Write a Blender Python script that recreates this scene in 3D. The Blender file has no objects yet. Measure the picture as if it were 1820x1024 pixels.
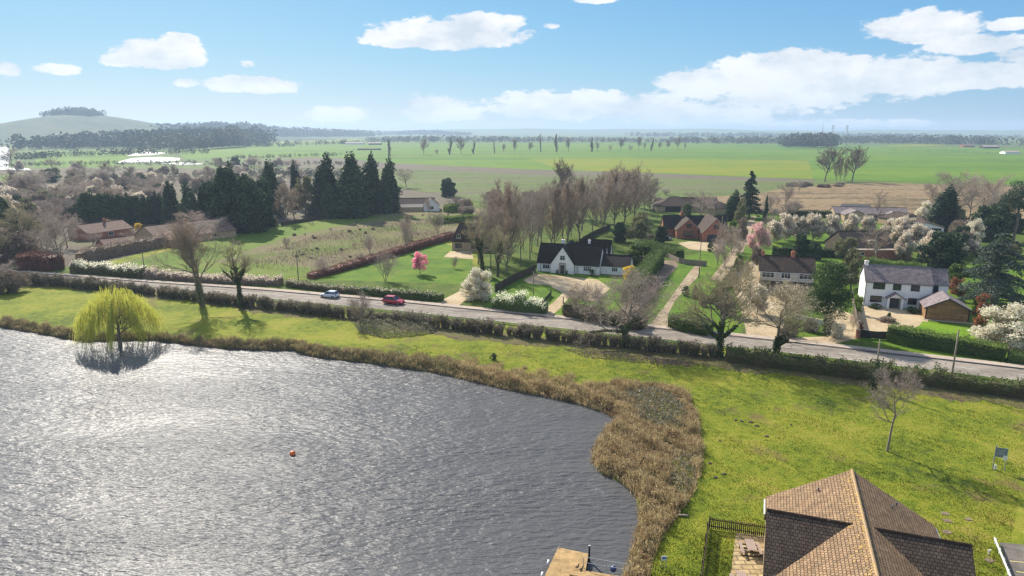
import bpy, math, random
import numpy as np
from mathutils import Vector, Matrix
PI = math.pi; R = math.radians
sc = bpy.context.scene; COL = sc.collection

# ---------------------------------------------------------------- camera
PITCH = R(13.0); FPX = 1213.0; CH = 35.0
cd = bpy.data.cameras.new('camera'); cam = bpy.data.objects.new('camera', cd); COL.objects.link(cam)
cd.sensor_width = 36; cd.lens = 36*FPX/1820; cd.clip_end = 40000; cd.clip_start = 0.5
cam.location = (0, 0, CH); cam.rotation_euler = (PI/2-PITCH, 0, 0)
sc.camera = cam
sc.render.resolution_x = 1024; sc.render.resolution_y = 576

# ---------------------------------------------------------------- sky, sun, exposure
SUN_EL, SUN_AZ = 36.5, -29.5          # azimuth clockwise from +Y
w = bpy.data.worlds.new('World'); sc.world = w; w.use_nodes = True
nt = w.node_tree; N = nt.nodes; Lk = nt.links; N.clear()
wo = N.new('ShaderNodeOutputWorld'); bg = N.new('ShaderNodeBackground'); Lk.new(bg.outputs[0], wo.inputs[0])
sky = N.new('ShaderNodeTexSky'); sky.sky_type = 'NISHITA'; sky.sun_disc = False
sky.sun_elevation = R(SUN_EL); sky.sun_rotation = R(SUN_AZ); sky.altitude = 100; sky.air_density = 1.0; sky.dust_density = 0.35; sky.ozone_density = 3.0
bg.inputs[1].default_value = 0.1
def wm(op, a, b=None, c=None):
    n = N.new('ShaderNodeMath'); n.operation = op
    for i, v in enumerate((a, b, c)):
        if v is None: continue
        if isinstance(v, (int, float)): n.inputs[i].default_value = v
        else: Lk.new(v, n.inputs[i])
    return n.outputs[0]
tc = N.new('ShaderNodeTexCoord'); sx = N.new('ShaderNodeSeparateXYZ'); Lk.new(tc.outputs['Generated'], sx.inputs[0])
az = wm('ARCTAN2', sx.outputs[0], sx.outputs[1]); el = wm('ARCSINE', sx.outputs[2])
cx = N.new('ShaderNodeCombineXYZ'); Lk.new(az, cx.inputs[0]); Lk.new(wm('MULTIPLY', el, 2.0), cx.inputs[1])
def wnoise(scale, detail, rough, off=0.0):
    n = N.new('ShaderNodeTexNoise'); n.inputs['Scale'].default_value = scale; n.inputs['Detail'].default_value = detail; n.inputs['Roughness'].default_value = rough
    mp = N.new('ShaderNodeMapping'); mp.inputs['Location'].default_value = (off, off*1.7, 0); Lk.new(cx.outputs[0], mp.inputs[0]); Lk.new(mp.outputs[0], n.inputs[0]); return n.outputs[0]
def azel(px, py):
    u = (px-910)/FPX; v = -(py-512)/FPX
    y = math.cos(PITCH)+v*math.sin(PITCH); z = -math.sin(PITCH)+v*math.cos(PITCH)
    return math.atan2(u, y), math.asin(z/math.sqrt(u*u+y*y+z*z))
n1 = wnoise(16, 9, .62); n2 = wnoise(9, 5, .55, 3.1); n3 = wnoise(55, 5, .6, 7.0)
# direction of every cumulus cloud in the sky: centre (bearing, elevation) and half sizes, in picture units turned to angles
CL = [(795, 62, 150, 32, 1), (720, 72, 85, 18, 1), (860, 42, 80, 20, 1), (285, 98, 85, 32, 1), (320, 75, 40, 18, .9), (215, 108, 40, 14, .9), (450, 152, 90, 18, .95), (100, 125, 45, 12, .55), (10, 123, 35, 16, .7),
      (335, 148, 28, 10, .5), (440, 114, 16, 9, .5), (600, 207, 62, 20, .6), (782, 196, 85, 26, .75), (1000, 190, 150, 32, .85), (1150, 195, 150, 30, .8), (1250, 150, 90, 32, 1), (1390, 130, 150, 42, 1), (1560, 140, 190, 42, 1),
      (1740, 135, 140, 28, 1), (1400, 170, 240, 30, .7), (1640, 48, 115, 32, 1), (1740, 82, 95, 20, 1), (1800, 44, 50, 12, .9), (1057, 0, 40, 9, .8), (1815, 100, 60, 18, .9), (1500, 220, 160, 9, .6), (1250, 205, 200, 26, .55), (980, 46, 16, 6, .4)]
mask = None
for (px, py, hw, hh, k) in CL:
    a0, e0 = azel(px, py); a1, _ = azel(px+hw, py); _, e1 = azel(px, py-hh)
    da = wm('DIVIDE', wm('SUBTRACT', az, a0), abs(a1-a0)*1.12); de = wm('DIVIDE', wm('SUBTRACT', el, e0), abs(e1-e0)*1.15)
    # flatter base than top
    de = wm('MAXIMUM', de, wm('MULTIPLY', de, -1.25))
    m = wm('MULTIPLY', wm('SUBTRACT', 1.0, wm('ADD', wm('MULTIPLY', da, da), wm('MULTIPLY', de, de))), k)
    mask = m if mask is None else wm('SMOOTH_MAX', mask, m, .15)
mask = wm('ADD', mask, wm('MULTIPLY', wm('SUBTRACT', n1, .5), 1.9)); mask = wm('ADD', mask, wm('MULTIPLY', wm('SUBTRACT', n3, .5), 1.15))
mr = N.new('ShaderNodeMapRange'); mr.interpolation_type = 'SMOOTHSTEP'; Lk.new(mask, mr.inputs[0]); mr.inputs[1].default_value = .08; mr.inputs[2].default_value = .42
fade = N.new('ShaderNodeMapRange'); Lk.new(el, fade.inputs[0]); fade.inputs[1].default_value = -.01; fade.inputs[2].default_value = .10; fade.inputs[3].default_value = .7; fade.inputs[4].default_value = .97
cm = wm('MULTIPLY', mr.outputs[0], fade.outputs[0])
# broken cloud added out of view, above and behind, to raise the fill light
nv = N.new('ShaderNodeTexNoise'); nv.inputs['Scale'].default_value = 3.2; nv.inputs['Detail'].default_value = 7; Lk.new(tc.outputs['Generated'], nv.inputs[0])
m3 = N.new('ShaderNodeMapRange'); m3.interpolation_type = 'SMOOTHSTEP'; Lk.new(nv.outputs[0], m3.inputs[0]); m3.inputs[1].default_value = .42; m3.inputs[2].default_value = .6
f1 = N.new('ShaderNodeMapRange'); Lk.new(el, f1.inputs[0]); f1.inputs[1].default_value = .40; f1.inputs[2].default_value = .62
f2 = N.new('ShaderNodeMapRange'); Lk.new(wm('ABSOLUTE', az), f2.inputs[0]); f2.inputs[1].default_value = .95; f2.inputs[2].default_value = 1.3
f3 = wm('MULTIPLY', f2.outputs[0], wm('GREATER_THAN', el, .03))
cm = wm('MAXIMUM', cm, wm('MULTIPLY', m3.outputs[0], wm('MAXIMUM', f1.outputs[0], f3)))
shade = N.new('ShaderNodeMapRange'); Lk.new(wm('ADD', n2, wm('MULTIPLY', wm('SUBTRACT', n1, .5), .8)), shade.inputs[0]); shade.inputs[1].default_value = .3; shade.inputs[2].default_value = .62
cc = N.new('ShaderNodeMix'); cc.data_type = 'RGBA'; Lk.new(shade.outputs[0], cc.inputs[0])
CLB = 4.9
cc.inputs[6].default_value = (.70*CLB, .78*CLB, .88*CLB, 1); cc.inputs[7].default_value = (1.06*CLB, 1.07*CLB, 1.08*CLB, 1)
# the sky itself: nishita, exposed per channel the way the camera's tone curve holds a bright sky
sp_ = N.new('ShaderNodeSeparateColor'); Lk.new(sky.outputs[0], sp_.inputs[0]); hs = N.new('ShaderNodeCombineColor')
for i, (k, g) in enumerate(((.47, .98), (.63, .64), (.80, .31))): Lk.new(wm('MULTIPLY', wm('POWER', wm('MULTIPLY', sp_.outputs[i], .115), g), k/(.1*1.87)), hs.inputs[i])
mixw = N.new('ShaderNodeMix'); mixw.data_type = 'RGBA'; Lk.new(cm, mixw.inputs[0]); Lk.new(hs.outputs[0], mixw.inputs[6]); Lk.new(cc.outputs[2], mixw.inputs[7])
Lk.new(mixw.outputs[2], bg.inputs[0])
sl = bpy.data.lights.new('sun', 'SUN'); sl.energy = 4.2; sl.angle = R(.6); sl.color = (1, .925, .81)
so = bpy.data.objects.new('sun', sl); COL.objects.link(so)
sd = Vector((math.cos(R(SUN_EL))*math.sin(R(SUN_AZ)), math.cos(R(SUN_EL))*math.cos(R(SUN_AZ)), math.sin(R(SUN_EL))))
so.rotation_euler = sd.to_track_quat('Z', 'Y').to_euler()
sc.view_settings.view_transform = 'Standard'; sc.view_settings.look = 'None'; sc.view_settings.gamma = 1; sc.view_settings.exposure = 1.0
sc.render.engine = 'CYCLES'
sc.cycles.max_bounces = 6; sc.cycles.diffuse_bounces = 2; sc.cycles.glossy_bounces = 2; sc.cycles.transmission_bounces = 3; sc.cycles.volume_bounces = 0; sc.cycles.transparent_max_bounces = 6
sc.cycles.sample_clamp_indirect = 6
sc.cycles.use_denoising = True; sc.cycles.filter_width = 1.4; sc.cycles.use_adaptive_sampling = False

# ---------------------------------------------------------------- helpers
def G(px, py, z=0.0):
    u = (px-910)/FPX; v = -(py-512)/FPX
    dy = math.cos(PITCH)+v*math.sin(PITCH); dz = -math.sin(PITCH)+v*math.cos(PITCH)
    t = (z-CH)/dz
    return Vector((u*t, dy*t, z))
def HT(px, py, ty):
    y = G(px, py).y; v = -(ty-512)/FPX
    return CH+(-math.sin(PITCH)+v*math.cos(PITCH))/(math.cos(PITCH)+v*math.sin(PITCH))*y
def WD(px, py, wpx):
    p = G(px, py); t = p.y*math.cos(PITCH)-(p.z-CH)*math.sin(PITCH)
    return wpx/FPX*t
def tag(o, label=None, cat=None, group=None, kind=None):
    if label: o['label'] = label
    if cat: o['category'] = cat
    if group: o['group'] = group
    if kind: o['kind'] = kind
    return o
def link(name, me, parent=None, mats=()):
    for m in mats: me.materials.append(m)
    o = bpy.data.objects.new(name, me); COL.objects.link(o)
    if parent: o.parent = parent
    return o
def thing(name, loc, label=None, cat=None, rz=0.0, group=None):
    o = bpy.data.objects.new(name, None); COL.objects.link(o); o.location = loc; o.rotation_euler = (0, 0, rz); o.empty_display_size = .3
    return tag(o, label, cat, group)
def kids(o): return KID.get(o.name, [])
KID = {}
def mesh_np(name, V, F, mi=None, smooth=False):
    V = np.asarray(V, dtype=np.float32).reshape(-1, 3); F = np.asarray(F, dtype=np.int32); k = F.shape[1]
    me = bpy.data.meshes.new(name)
    me.vertices.add(len(V)); me.vertices.foreach_set('co', V.ravel())
    me.loops.add(F.size); me.loops.foreach_set('vertex_index', F.ravel())
    me.polygons.add(len(F)); me.polygons.foreach_set('loop_start', np.arange(0, F.size, k, dtype=np.int32)); me.polygons.foreach_set('loop_total', np.full(len(F), k, dtype=np.int32))
    if mi is not None: me.polygons.foreach_set('material_index', np.asarray(mi, dtype=np.int32))
    if smooth: me.polygons.foreach_set('use_smooth', np.ones(len(F), dtype=bool))
    me.update(calc_edges=True); me.validate()
    return me
class Cloud:                       # numpy collector of quads
    def __init__(s): s.V = []; s.F = []; s.M = []; s.n = 0
    def add(s, V, F, m=0):
        V = np.asarray(V, dtype=np.float64).reshape(-1, 3); F = np.asarray(F, dtype=np.int64)
        s.V.append(V); s.F.append(F+s.n); s.M.append(np.full(len(F), m)); s.n += len(V)
    def mesh(s, name, smooth=False):
        return mesh_np(name, np.concatenate(s.V), np.concatenate(s.F), np.concatenate(s.M), smooth)
def nrm(a): return a/np.maximum(np.linalg.norm(a, axis=-1, keepdims=True), 1e-9)
def tubes(P0, P1, R0, R1, sides=4):
    P0 = np.asarray(P0, float); P1 = np.asarray(P1, float); R0 = np.asarray(R0, float)[:, None]; R1 = np.asarray(R1, float)[:, None]; n = len(P0)
    d = nrm(P1-P0); ref = np.where(np.abs(d[:, 2:3]) > .8, [[1., 0, 0]], [[0., 0, 1]]); a = nrm(np.cross(d, ref)); b = np.cross(d, a)
    V = np.zeros((n, 2*sides, 3))
    for k in range(sides):
        t = 2*PI*k/sides; o = a*math.cos(t)+b*math.sin(t)
        V[:, k] = P0+o*R0; V[:, sides+k] = P1+o*R1
    f = np.array([[k, (k+1) % sides, sides+(k+1) % sides, sides+k] for k in range(sides)])
    F = (f[None]+(np.arange(n)*2*sides)[:, None, None]).reshape(-1, 4)
    return V.reshape(-1, 3), F
def ribbons(P0, P1, W0, W1, rng):
    n = len(P0); d = nrm(P1-P0); s = nrm(np.cross(d, nrm(rng.normal(size=(n, 3)))))
    W0 = np.broadcast_to(np.asarray(W0, float), (n,))[:, None]; W1 = np.broadcast_to(np.asarray(W1, float), (n,))[:, None]
    V = np.stack([P0-s*W0/2, P0+s*W0/2, P1+s*W1/2, P1-s*W1/2], 1).reshape(-1, 3)
    return V, np.arange(4*n).reshape(-1, 4)
def cards(C, size, rng, aspect=1.6, bias=None, jit=.35):
    C = np.asarray(C, float); n = len(C); a = rng.normal(size=(n, 3))
    if bias is not None: a = a*.55+bias
    a = nrm(a); b = nrm(np.cross(a, rng.normal(size=(n, 3))))
    s = size*(1+jit*rng.normal(size=(n, 1))).clip(.4, 2)
    V = np.stack([C-a*s*.5, C+b*s*.5/aspect, C+a*s*.5, C-b*s*.5/aspect], 1).reshape(-1, 3)
    return V, np.arange(4*n).reshape(-1, 4)
class MB:                          # mixed polygons, several materials
    def __init__(s): s.v = []; s.f = []; s.m = []
    def poly(s, pts, m=0):
        i = len(s.v); s.v += [tuple(p) for p in pts]; s.f.append(list(range(i, i+len(pts)))); s.m.append(m)
    def box(s, x0, x1, y0, y1, z0, z1, m=0, T=None):
        P = [(x, y, z) for z in (z0, z1) for (x, y) in ((x0, y0), (x1, y0), (x1, y1), (x0, y1))]
        if T: P = [tuple(T @ Vector(p)) for p in P]
        i = len(s.v); s.v += P
        for q in ((3, 2, 1, 0), (4, 5, 6, 7), (0, 1, 5, 4), (1, 2, 6, 5), (2, 3, 7, 6), (3, 0, 4, 7)): s.f.append([i+k for k in q]); s.m.append(m)
    def hexa(s, P, m=0):           # 8 points, bottom ring then top ring
        i = len(s.v); s.v += [tuple(p) for p in P]
        for q in ((3, 2, 1, 0), (4, 5, 6, 7), (0, 1, 5, 4), (1, 2, 6, 5), (2, 3, 7, 6), (3, 0, 4, 7)): s.f.append([i+k for k in q]); s.m.append(m)
    def prism(s, prof, axis, a, b, m=0):   # profile of 2-D points pushed along x or y
        n = len(prof); i = len(s.v)
        for c in (a, b):
            for (u, z) in prof: s.v.append((c, u, z) if axis == 'x' else (u, c, z))
        s.f.append([i+k for k in range(n)]); s.f.append([i+n+k for k in reversed(range(n))]); s.m += [m, m]
        for k in range(n): s.f.append([i+k, i+n+k, i+n+(k+1) % n, i+(k+1) % n]); s.m.append(m)
    def tube(s, p0, p1, r0, r1=None, n=8, m=0, cap=True):
        r1 = r0 if r1 is None else r1; p0 = Vector(p0); p1 = Vector(p1); d = (p1-p0).normalized()
        a = d.orthogonal().normalized(); b = d.cross(a); i = len(s.v)
        for p, r in ((p0, r0), (p1, r1)):
            for k in range(n): s.v.append(tuple(p+(a*math.cos(2*PI*k/n)+b*math.sin(2*PI*k/n))*r))
        for k in range(n): s.f.append([i+k, i+(k+1) % n, i+n+(k+1) % n, i+n+k]); s.m.append(m)
        if cap: s.f.append([i+k for k in reversed(range(n))]); s.f.append([i+n+k for k in range(n)]); s.m += [m, m]
    def ball(s, c, r, n=10, h=6, m=0, sz=1.0):
        i = len(s.v); c = Vector(c)
        for a in range(h+1):
            t = PI*a/h
            for k in range(n): s.v.append(tuple(c+Vector((math.sin(t)*math.cos(2*PI*k/n), math.sin(t)*math.sin(2*PI*k/n), math.cos(t)*sz))*r))
        for a in range(h):
            for k in range(n): s.f.append([i+a*n+k, i+(a+1)*n+k, i+(a+1)*n+(k+1) % n, i+a*n+(k+1) % n]); s.m.append(m)
    def build(s, name, mats, parent=None, smooth=False):
        me = bpy.data.meshes.new(name); me.from_pydata(s.v, [], s.f); me.validate()
        if not isinstance(mats, (list, tuple)): mats = [mats]
        for q, mi in zip(me.polygons, s.m): q.material_index = mi; q.use_smooth = smooth
        me.update(); return link(name, me, parent, mats)

# ---------------------------------------------------------------- materials
def nodes(name):
    m = bpy.data.materials.new(name); m.use_nodes = True; n = m.node_tree.nodes; l = m.node_tree.links
    return m, n, l, n['Principled BSDF']
def ramp(n, cols, lo=.3, hi=.7):
    r = n.new('ShaderNodeValToRGB'); e = r.color_ramp.elements; k = len(cols)
    e[0].position = lo; e[0].color = (*cols[0], 1); e[1].position = hi; e[1].color = (*cols[-1], 1)
    for i in range(1, k-1):
        q = e.new(lo+(hi-lo)*i/(k-1)); q.color = (*cols[i], 1)
    return r
def noise(n, l, scale, detail=4, rough=.6, vec=None, sc3=None, rot=0):
    t = n.new('ShaderNodeTexNoise'); t.inputs['Scale'].default_value = scale; t.inputs['Detail'].default_value = detail; t.inputs['Roughness'].default_value = rough
    if vec is not None:
        if sc3:
            mp = n.new('ShaderNodeMapping'); mp.inputs['Scale'].default_value = sc3; mp.inputs['Rotation'].default_value = (0, 0, rot); l.new(vec, mp.inputs[0]); vec = mp.outputs[0]
        l.new(vec, t.inputs['Vector'])
    return t.outputs[0]
def mat(name, cols, scale=1.0, rough=.85, bump=0.0, bscale=None, lo=.3, hi=.7, fine=0.0, fscale=8.0, metal=0.0, spec=.3, sc3=None, rot=0):
    """noise-varied plain surface in object space"""
    m, n, l, p = nodes(name)
    if not isinstance(cols[0], (tuple, list)): cols = [tuple(c*.85 for c in cols), tuple(min(1, c*1.12) for c in cols)]
    tc = n.new('ShaderNodeTexCoord'); v = tc.outputs['Object']
    r = ramp(n, cols, lo, hi); l.new(noise(n, l, scale, 5, .65, v, sc3, rot), r.inputs[0]); col = r.outputs[0]
    if fine:
        mx = n.new('ShaderNodeMix'); mx.data_type = 'RGBA'; mx.blend_type = 'MULTIPLY'; mx.inputs[0].default_value = 1
        r2 = ramp(n, [(1-fine,)*3, (1+fine*.35,)*3], .32, .68); l.new(noise(n, l, fscale, 4, .7, v), r2.inputs[0]); l.new(col, mx.inputs[6]); l.new(r2.outputs[0], mx.inputs[7]); col = mx.outputs[2]
    l.new(col, p.inputs['Base Color']); p.inputs['Roughness'].default_value = rough; p.inputs['Metallic'].default_value = metal; p.inputs['Specular IOR Level'].default_value = spec
    if bump:
        b = n.new('ShaderNodeBump'); b.inputs['Strength'].default_value = 1; b.inputs['Distance'].default_value = bump; l.new(noise(n, l, bscale or fscale, 4, .7, v), b.inputs['Height']); l.new(b.outputs[0], p.inputs['Normal'])
    return m
def leafmat(name, cols, trans=.3, rough=.7, hue=.0, obj=.25, patch=None, ps=.4):
    """foliage: every leaf island takes its own tone, every plant its own too; some light passes through"""
    m, n, l, p = nodes(name)
    g = n.new('ShaderNodeNewGeometry'); oi = n.new('ShaderNodeObjectInfo')
    r = ramp(n, cols, 0.05, .95); l.new(g.outputs['Random Per Island'], r.inputs[0])
    h = n.new('ShaderNodeHueSaturation'); mr = n.new('ShaderNodeMapRange'); l.new(oi.outputs['Random'], mr.inputs[0]); mr.inputs[3].default_value = 1.18*(1-obj); mr.inputs[4].default_value = 1.18*(1+obj); l.new(mr.outputs[0], h.inputs['Value'])
    rc = r.outputs[0]
    if patch:
        m2 = n.new('ShaderNodeMix'); m2.data_type = 'RGBA'; r3 = ramp(n, [(0, 0, 0), (.85, .85, .85)], .45, .6); l.new(noise(n, l, ps, 5, .7, g.outputs['Position']), r3.inputs[0]); l.new(r3.outputs[0], m2.inputs[0]); l.new(rc, m2.inputs[6]); m2.inputs[7].default_value = (*patch, 1); rc = m2.outputs[2]
    l.new(rc, h.inputs['Color']); l.new(h.outputs[0], p.inputs['Base Color']); p.inputs['Roughness'].default_value = rough; p.inputs['Specular IOR Level'].default_value = .25
    if trans:
        t = n.new('ShaderNodeBsdfTranslucent'); l.new(h.outputs[0], t.inputs[0]); x = n.new('ShaderNodeMixShader'); x.inputs[0].default_value = trans
        l.new(p.outputs[0], x.inputs[1]); l.new(t.outputs[0], x.inputs[2]); l.new(x.outputs[0], n['Material Output'].inputs[0])
    return m
def tilemat(name, cols, tw, th, bump=.03, mortar=(.03, .025, .02), moss=None, rough=.85, axis='uv'):
    """roof tiles / bricks laid out over the UV map in metres"""
    m, n, l, p = nodes(name)
    uv = n.new('ShaderNodeUVMap'); b = n.new('ShaderNodeTexBrick'); l.new(uv.outputs[0], b.inputs['Vector'])
    b.inputs['Scale'].default_value = 1; b.inputs['Brick Width'].default_value = tw; b.inputs['Row Height'].default_value = th; b.inputs['Mortar Size'].default_value = min(tw, th)*.09; b.inputs['Bias'].default_value = 0
    b.inputs['Color1'].default_value = (*cols[0], 1); b.inputs['Color2'].default_value = (*cols[1], 1); b.inputs['Mortar'].default_value = (*mortar, 1)
    v = n.new('ShaderNodeTexCoord').outputs['Object']
    mx = n.new('ShaderNodeMix'); mx.data_type = 'RGBA'; mx.blend_type = 'MULTIPLY'; mx.inputs[0].default_value = 1
    r = ramp(n, [(.55, .55, .55), (1.25, 1.2, 1.15)], .3, .7); l.new(noise(n, l, 1.3, 8, .75, v), r.inputs[0]); l.new(b.outputs[0], mx.inputs[6]); l.new(r.outputs[0], mx.inputs[7]); col = mx.outputs[2]
    if moss:
        m2 = n.new('ShaderNodeMix'); m2.data_type = 'RGBA'; r3 = ramp(n, [(0, 0, 0), (1, 1, 1)], .56, .66); l.new(noise(n, l, 3.5, 8, .8, v), r3.inputs[0]); l.new(r3.outputs[0], m2.inputs[0]); l.new(col, m2.inputs[6]); m2.inputs[7].default_value = (*moss, 1); col = m2.outputs[2]
    l.new(col, p.inputs['Base Color']); p.inputs['Roughness'].default_value = rough; p.inputs['Specular IOR Level'].default_value = .2
    bp = n.new('ShaderNodeBump'); bp.inputs['Distance'].default_value = bump; l.new(b.outputs['Fac'], bp.inputs['Height']); bp.invert = True; l.new(bp.outputs[0], p.inputs['Normal'])
    return m
def groundmat(name, cols, s1=.08, s2=1.3, s3=14, lo=.32, hi=.68, fine=.35, bump=.12, patch=None, pscale=.05, plo=.55, phi=.65, sc3=None, rot=0):
    """grass or soil: broad patches, tussocks, blades; world metres"""
    m, n, l, p = nodes(name); v = n.new('ShaderNodeNewGeometry').outputs['Position']
    ma = n.new('ShaderNodeMath'); ma.operation = 'MULTIPLY_ADD'; l.new(noise(n, l, s2, 5, .7, v), ma.inputs[0]); ma.inputs[1].default_value = .45
    mb = n.new('ShaderNodeMath'); mb.operation = 'MULTIPLY'; l.new(noise(n, l, s1, 4, .6, v, sc3, rot), mb.inputs[0]); mb.inputs[1].default_value = .55; l.new(mb.outputs[0], ma.inputs[2])
    r = ramp(n, cols, lo+.08, hi-.08); l.new(ma.outputs[0], r.inputs[0]); col = r.outputs[0]
    if patch:
        m2 = n.new('ShaderNodeMix'); m2.data_type = 'RGBA'; r3 = ramp(n, [(0, 0, 0), (1, 1, 1)], plo, phi); l.new(noise(n, l, pscale, 7, .7, v, sc3, rot), r3.inputs[0]); l.new(r3.outputs[0], m2.inputs[0]); l.new(col, m2.inputs[6]); m2.inputs[7].default_value = (*patch, 1); col = m2.outputs[2]
    hf = noise(n, l, s3, 3, .75, v)
    mx = n.new('ShaderNodeMix'); mx.data_type = 'RGBA'; mx.blend_type = 'MULTIPLY'; mx.inputs[0].default_value = 1; r2 = ramp(n, [(1-fine,)*3, (1+fine*.4,)*3], .35, .65); l.new(hf, r2.inputs[0]); l.new(col, mx.inputs[6]); l.new(r2.outputs[0], mx.inputs[7])
    l.new(mx.outputs[2], p.inputs['Base Color']); p.inputs['Roughness'].default_value = .9; p.inputs['Specular IOR Level'].default_value = .1
    if bump:
        b = n.new('ShaderNodeBump'); b.inputs['Distance'].default_value = bump; l.new(hf, b.inputs['Height']); l.new(b.outputs[0], p.inputs['Normal'])
    return m
def glassmat(name, col=(.02, .025, .03)):
    m, n, l, p = nodes(name); p.inputs['Base Color'].default_value = (*col, 1); p.inputs['Roughness'].default_value = .08; p.inputs['Specular IOR Level'].default_value = .6
    return m

# ---------------------------------------------------------------- setting materials
GRASS = [(.075, .105, .016), (.16, .205, .016), (.25, .265, .026), (.32, .285, .05)]
M_meadow = groundmat('lake_meadow', GRASS, s1=.10, s2=.9, s3=7, fine=.5, lo=.29, hi=.71, bump=.10, patch=(.19, .135, .06), pscale=.09, plo=.57, phi=.68)
M_lawn = groundmat('garden_lawn', [(.06, .12, .010), (.10, .185, .014), (.15, .21, .02)], s1=.12, s2=2, s3=10, fine=.4, bump=.05)
M_mown = groundmat('mown_lawn', [(.09, .18, .012), (.14, .25, .016), (.18, .28, .02)], s1=.2, s2=2, s3=12, fine=.3, bump=.03)
M_verge = groundmat('verge_grass', [(.045, .085, .012), (.09, .14, .016), (.14, .16, .03)], s1=.2, s2=1.6, s3=9, fine=.45, bump=.08, patch=(.12, .10, .05), pscale=.3, plo=.6, phi=.7)
M_rough = groundmat('overgrown_field', [(.19, .15, .08), (.25, .205, .115), (.20, .21, .07), (.15, .22, .035)], s1=.035, s2=.5, s3=3, fine=.55, bump=.4, sc3=(1, 1.6, 1), rot=.3)
M_orchG = groundmat('green_field', [(.10, .17, .022), (.14, .21, .028), (.19, .21, .045)], s1=.04, s2=.5, s3=3, fine=.4, bump=.25)
M_crop = groundmat('young_crop', [(.075, .150, .010), (.105, .19, .012), (.145, .215, .014)], s1=.006, s2=.03, s3=.5, fine=.22, bump=0, sc3=(.4, 1.6, 1))
M_cropY = groundmat('yellow_crop', [(.12, .19, .012), (.17, .21, .012), (.22, .215, .012)], s1=.008, s2=.04, s3=.6, fine=.22, bump=0, sc3=(.4, 1.6, 1))
M_strip = groundmat('dry_reed_strip', [(.13, .105, .08), (.17, .14, .10), (.13, .14, .06)], s1=.02, s2=.15, s3=1, fine=.4, bump=.3)
M_marsh = groundmat('wet_meadow', [(.09, .14, .03), (.14, .18, .045), (.16, .155, .08)], s1=.02, s2=.12, s3=1, fine=.5, bump=.3, patch=(.14, .12, .08), pscale=.05, plo=.52, phi=.6, sc3=(.3, 1.6, 1))
M_tan = groundmat('tussock_marsh', [(.10, .085, .04), (.24, .17, .09), (.33, .235, .13), (.16, .14, .06)], s1=.03, s2=.2, s3=1.2, fine=.5, bump=.4, sc3=(.25, 1.5, 1))
M_far = groundmat('far_country', [(.08, .12, .035), (.12, .17, .04), (.11, .11, .06)], s1=.0015, s2=.01, s3=.1, fine=.3, bump=0, sc3=(.4, 1.4, 1))
M_scrubg = groundmat('scrub_ground', [(.12, .10, .075), (.17, .14, .105), (.15, .16, .06)], s1=.03, s2=.3, s3=2, fine=.5, bump=.3)
M_gravel = groundmat('pale_gravel', [(.36, .27, .16), (.46, .36, .22), (.52, .42, .28)], s1=.15, s2=1.5, s3=16, fine=.25, bump=.02)
M_track = groundmat('dirt_track', [(.26, .20, .12), (.36, .28, .18), (.43, .35, .24)], s1=.2, s2=1.1, s3=9, fine=.35, bump=.05, patch=(.14, .15, .05), pscale=.35, plo=.62, phi=.75)
M_lane = groundmat('brown_lane', [(.17, .125, .09), (.24, .18, .125), (.29, .225, .16)], s1=.2, s2=1.3, s3=9, fine=.3, bump=.04)
M_asph = groundmat('worn_asphalt', [(.19, .165, .135), (.26, .225, .185), (.33, .285, .235)], s1=.12, s2=.7, s3=12, fine=.25, bump=.01, sc3=(.25, 1.6, 1), rot=-.2, patch=(.16, .14, .125), pscale=.16, plo=.58, phi=.6)
M_pave = groundmat('pavement_asphalt', [(.34, .27, .215), (.42, .34, .27), (.47, .39, .31)], s1=.2, s2=1, s3=9, fine=.2, bump=.01)
M_park = groundmat('car_park_asphalt', [(.11, .10, .085), (.16, .14, .12), (.20, .18, .15)], s1=.3, s2=1.5, s3=14, fine=.3, bump=.01)
M_kerb = mat('kerb_stone', (.25, .23, .21), 2)
M_line = mat('road_paint', (.62, .62, .58), 6, fine=.3)
M_yline = mat('yellow_paint', (.62, .52, .20), 6, fine=.3)
M_patio = None

# ---------------------------------------------------------------- lake outline and ground
WZ = -.8
SHORE_PX = [(0, 579), (60, 589), (118, 600), (160, 606), (215, 604), (262, 603), (300, 606), (345, 612), (420, 620), (500, 622), (526, 620), (540, 629), (585, 636), (620, 640), (660, 644), (700, 651), (740, 656), (780, 662), (820, 671), (860, 681), (900, 691),
            (940, 698), (985, 707), (1020, 714), (1060, 726), (1090, 738), (1106, 748), (1090, 762), (1078, 772), (1066, 795), (1058, 818), (1066, 834), (1088, 850), (1112, 864), (1128, 880), (1137, 905), (1134, 940), (1130, 970), (1118, 1000), (1108, 1030)]
SH = [G(x, y, WZ) for x, y in SHORE_PX]
SHP = np.array([(p.x, p.y) for p in SH]); LAKE = np.concatenate([SHP, [[8, 40], [6, 25], [-10, 10], [-400, 5], [-400, 165]]])
def inside(P, poly):
    x, y = P[:, 0], P[:, 1]; c = np.zeros(len(P), bool); n = len(poly)
    for i in range(n):
        x0, y0 = poly[i]; x1, y1 = poly[(i+1) % n]
        t = (y0 > y) != (y1 > y)
        c ^= t & (x < (x1-x0)*(y-y0)/((y1-y0) if y1 != y0 else 1e-9)+x0)
    return c
def pdist(P, line, closed=False):
    d = np.full(len(P), 1e9); n = len(line)
    for i in range(n if closed else n-1):
        a = line[i]; b = line[(i+1) % n]; ab = b-a; t = (((P-a) @ ab)/max(ab @ ab, 1e-9)).clip(0, 1)
        d = np.minimum(d, np.linalg.norm(P-a-t[:, None]*ab, axis=1))
    return d
def axis_(lo, hi, step, far0, far1):
    core = np.arange(lo, hi+step/2, step); a = []; x = lo; s = step
    while x > far0: s *= 1.35; x -= s; a.append(x)
    b = []; x = hi; s = step
    while x < far1: s *= 1.35; x += s; b.append(x)
    return np.array(a[::-1]+list(core)+b)
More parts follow.
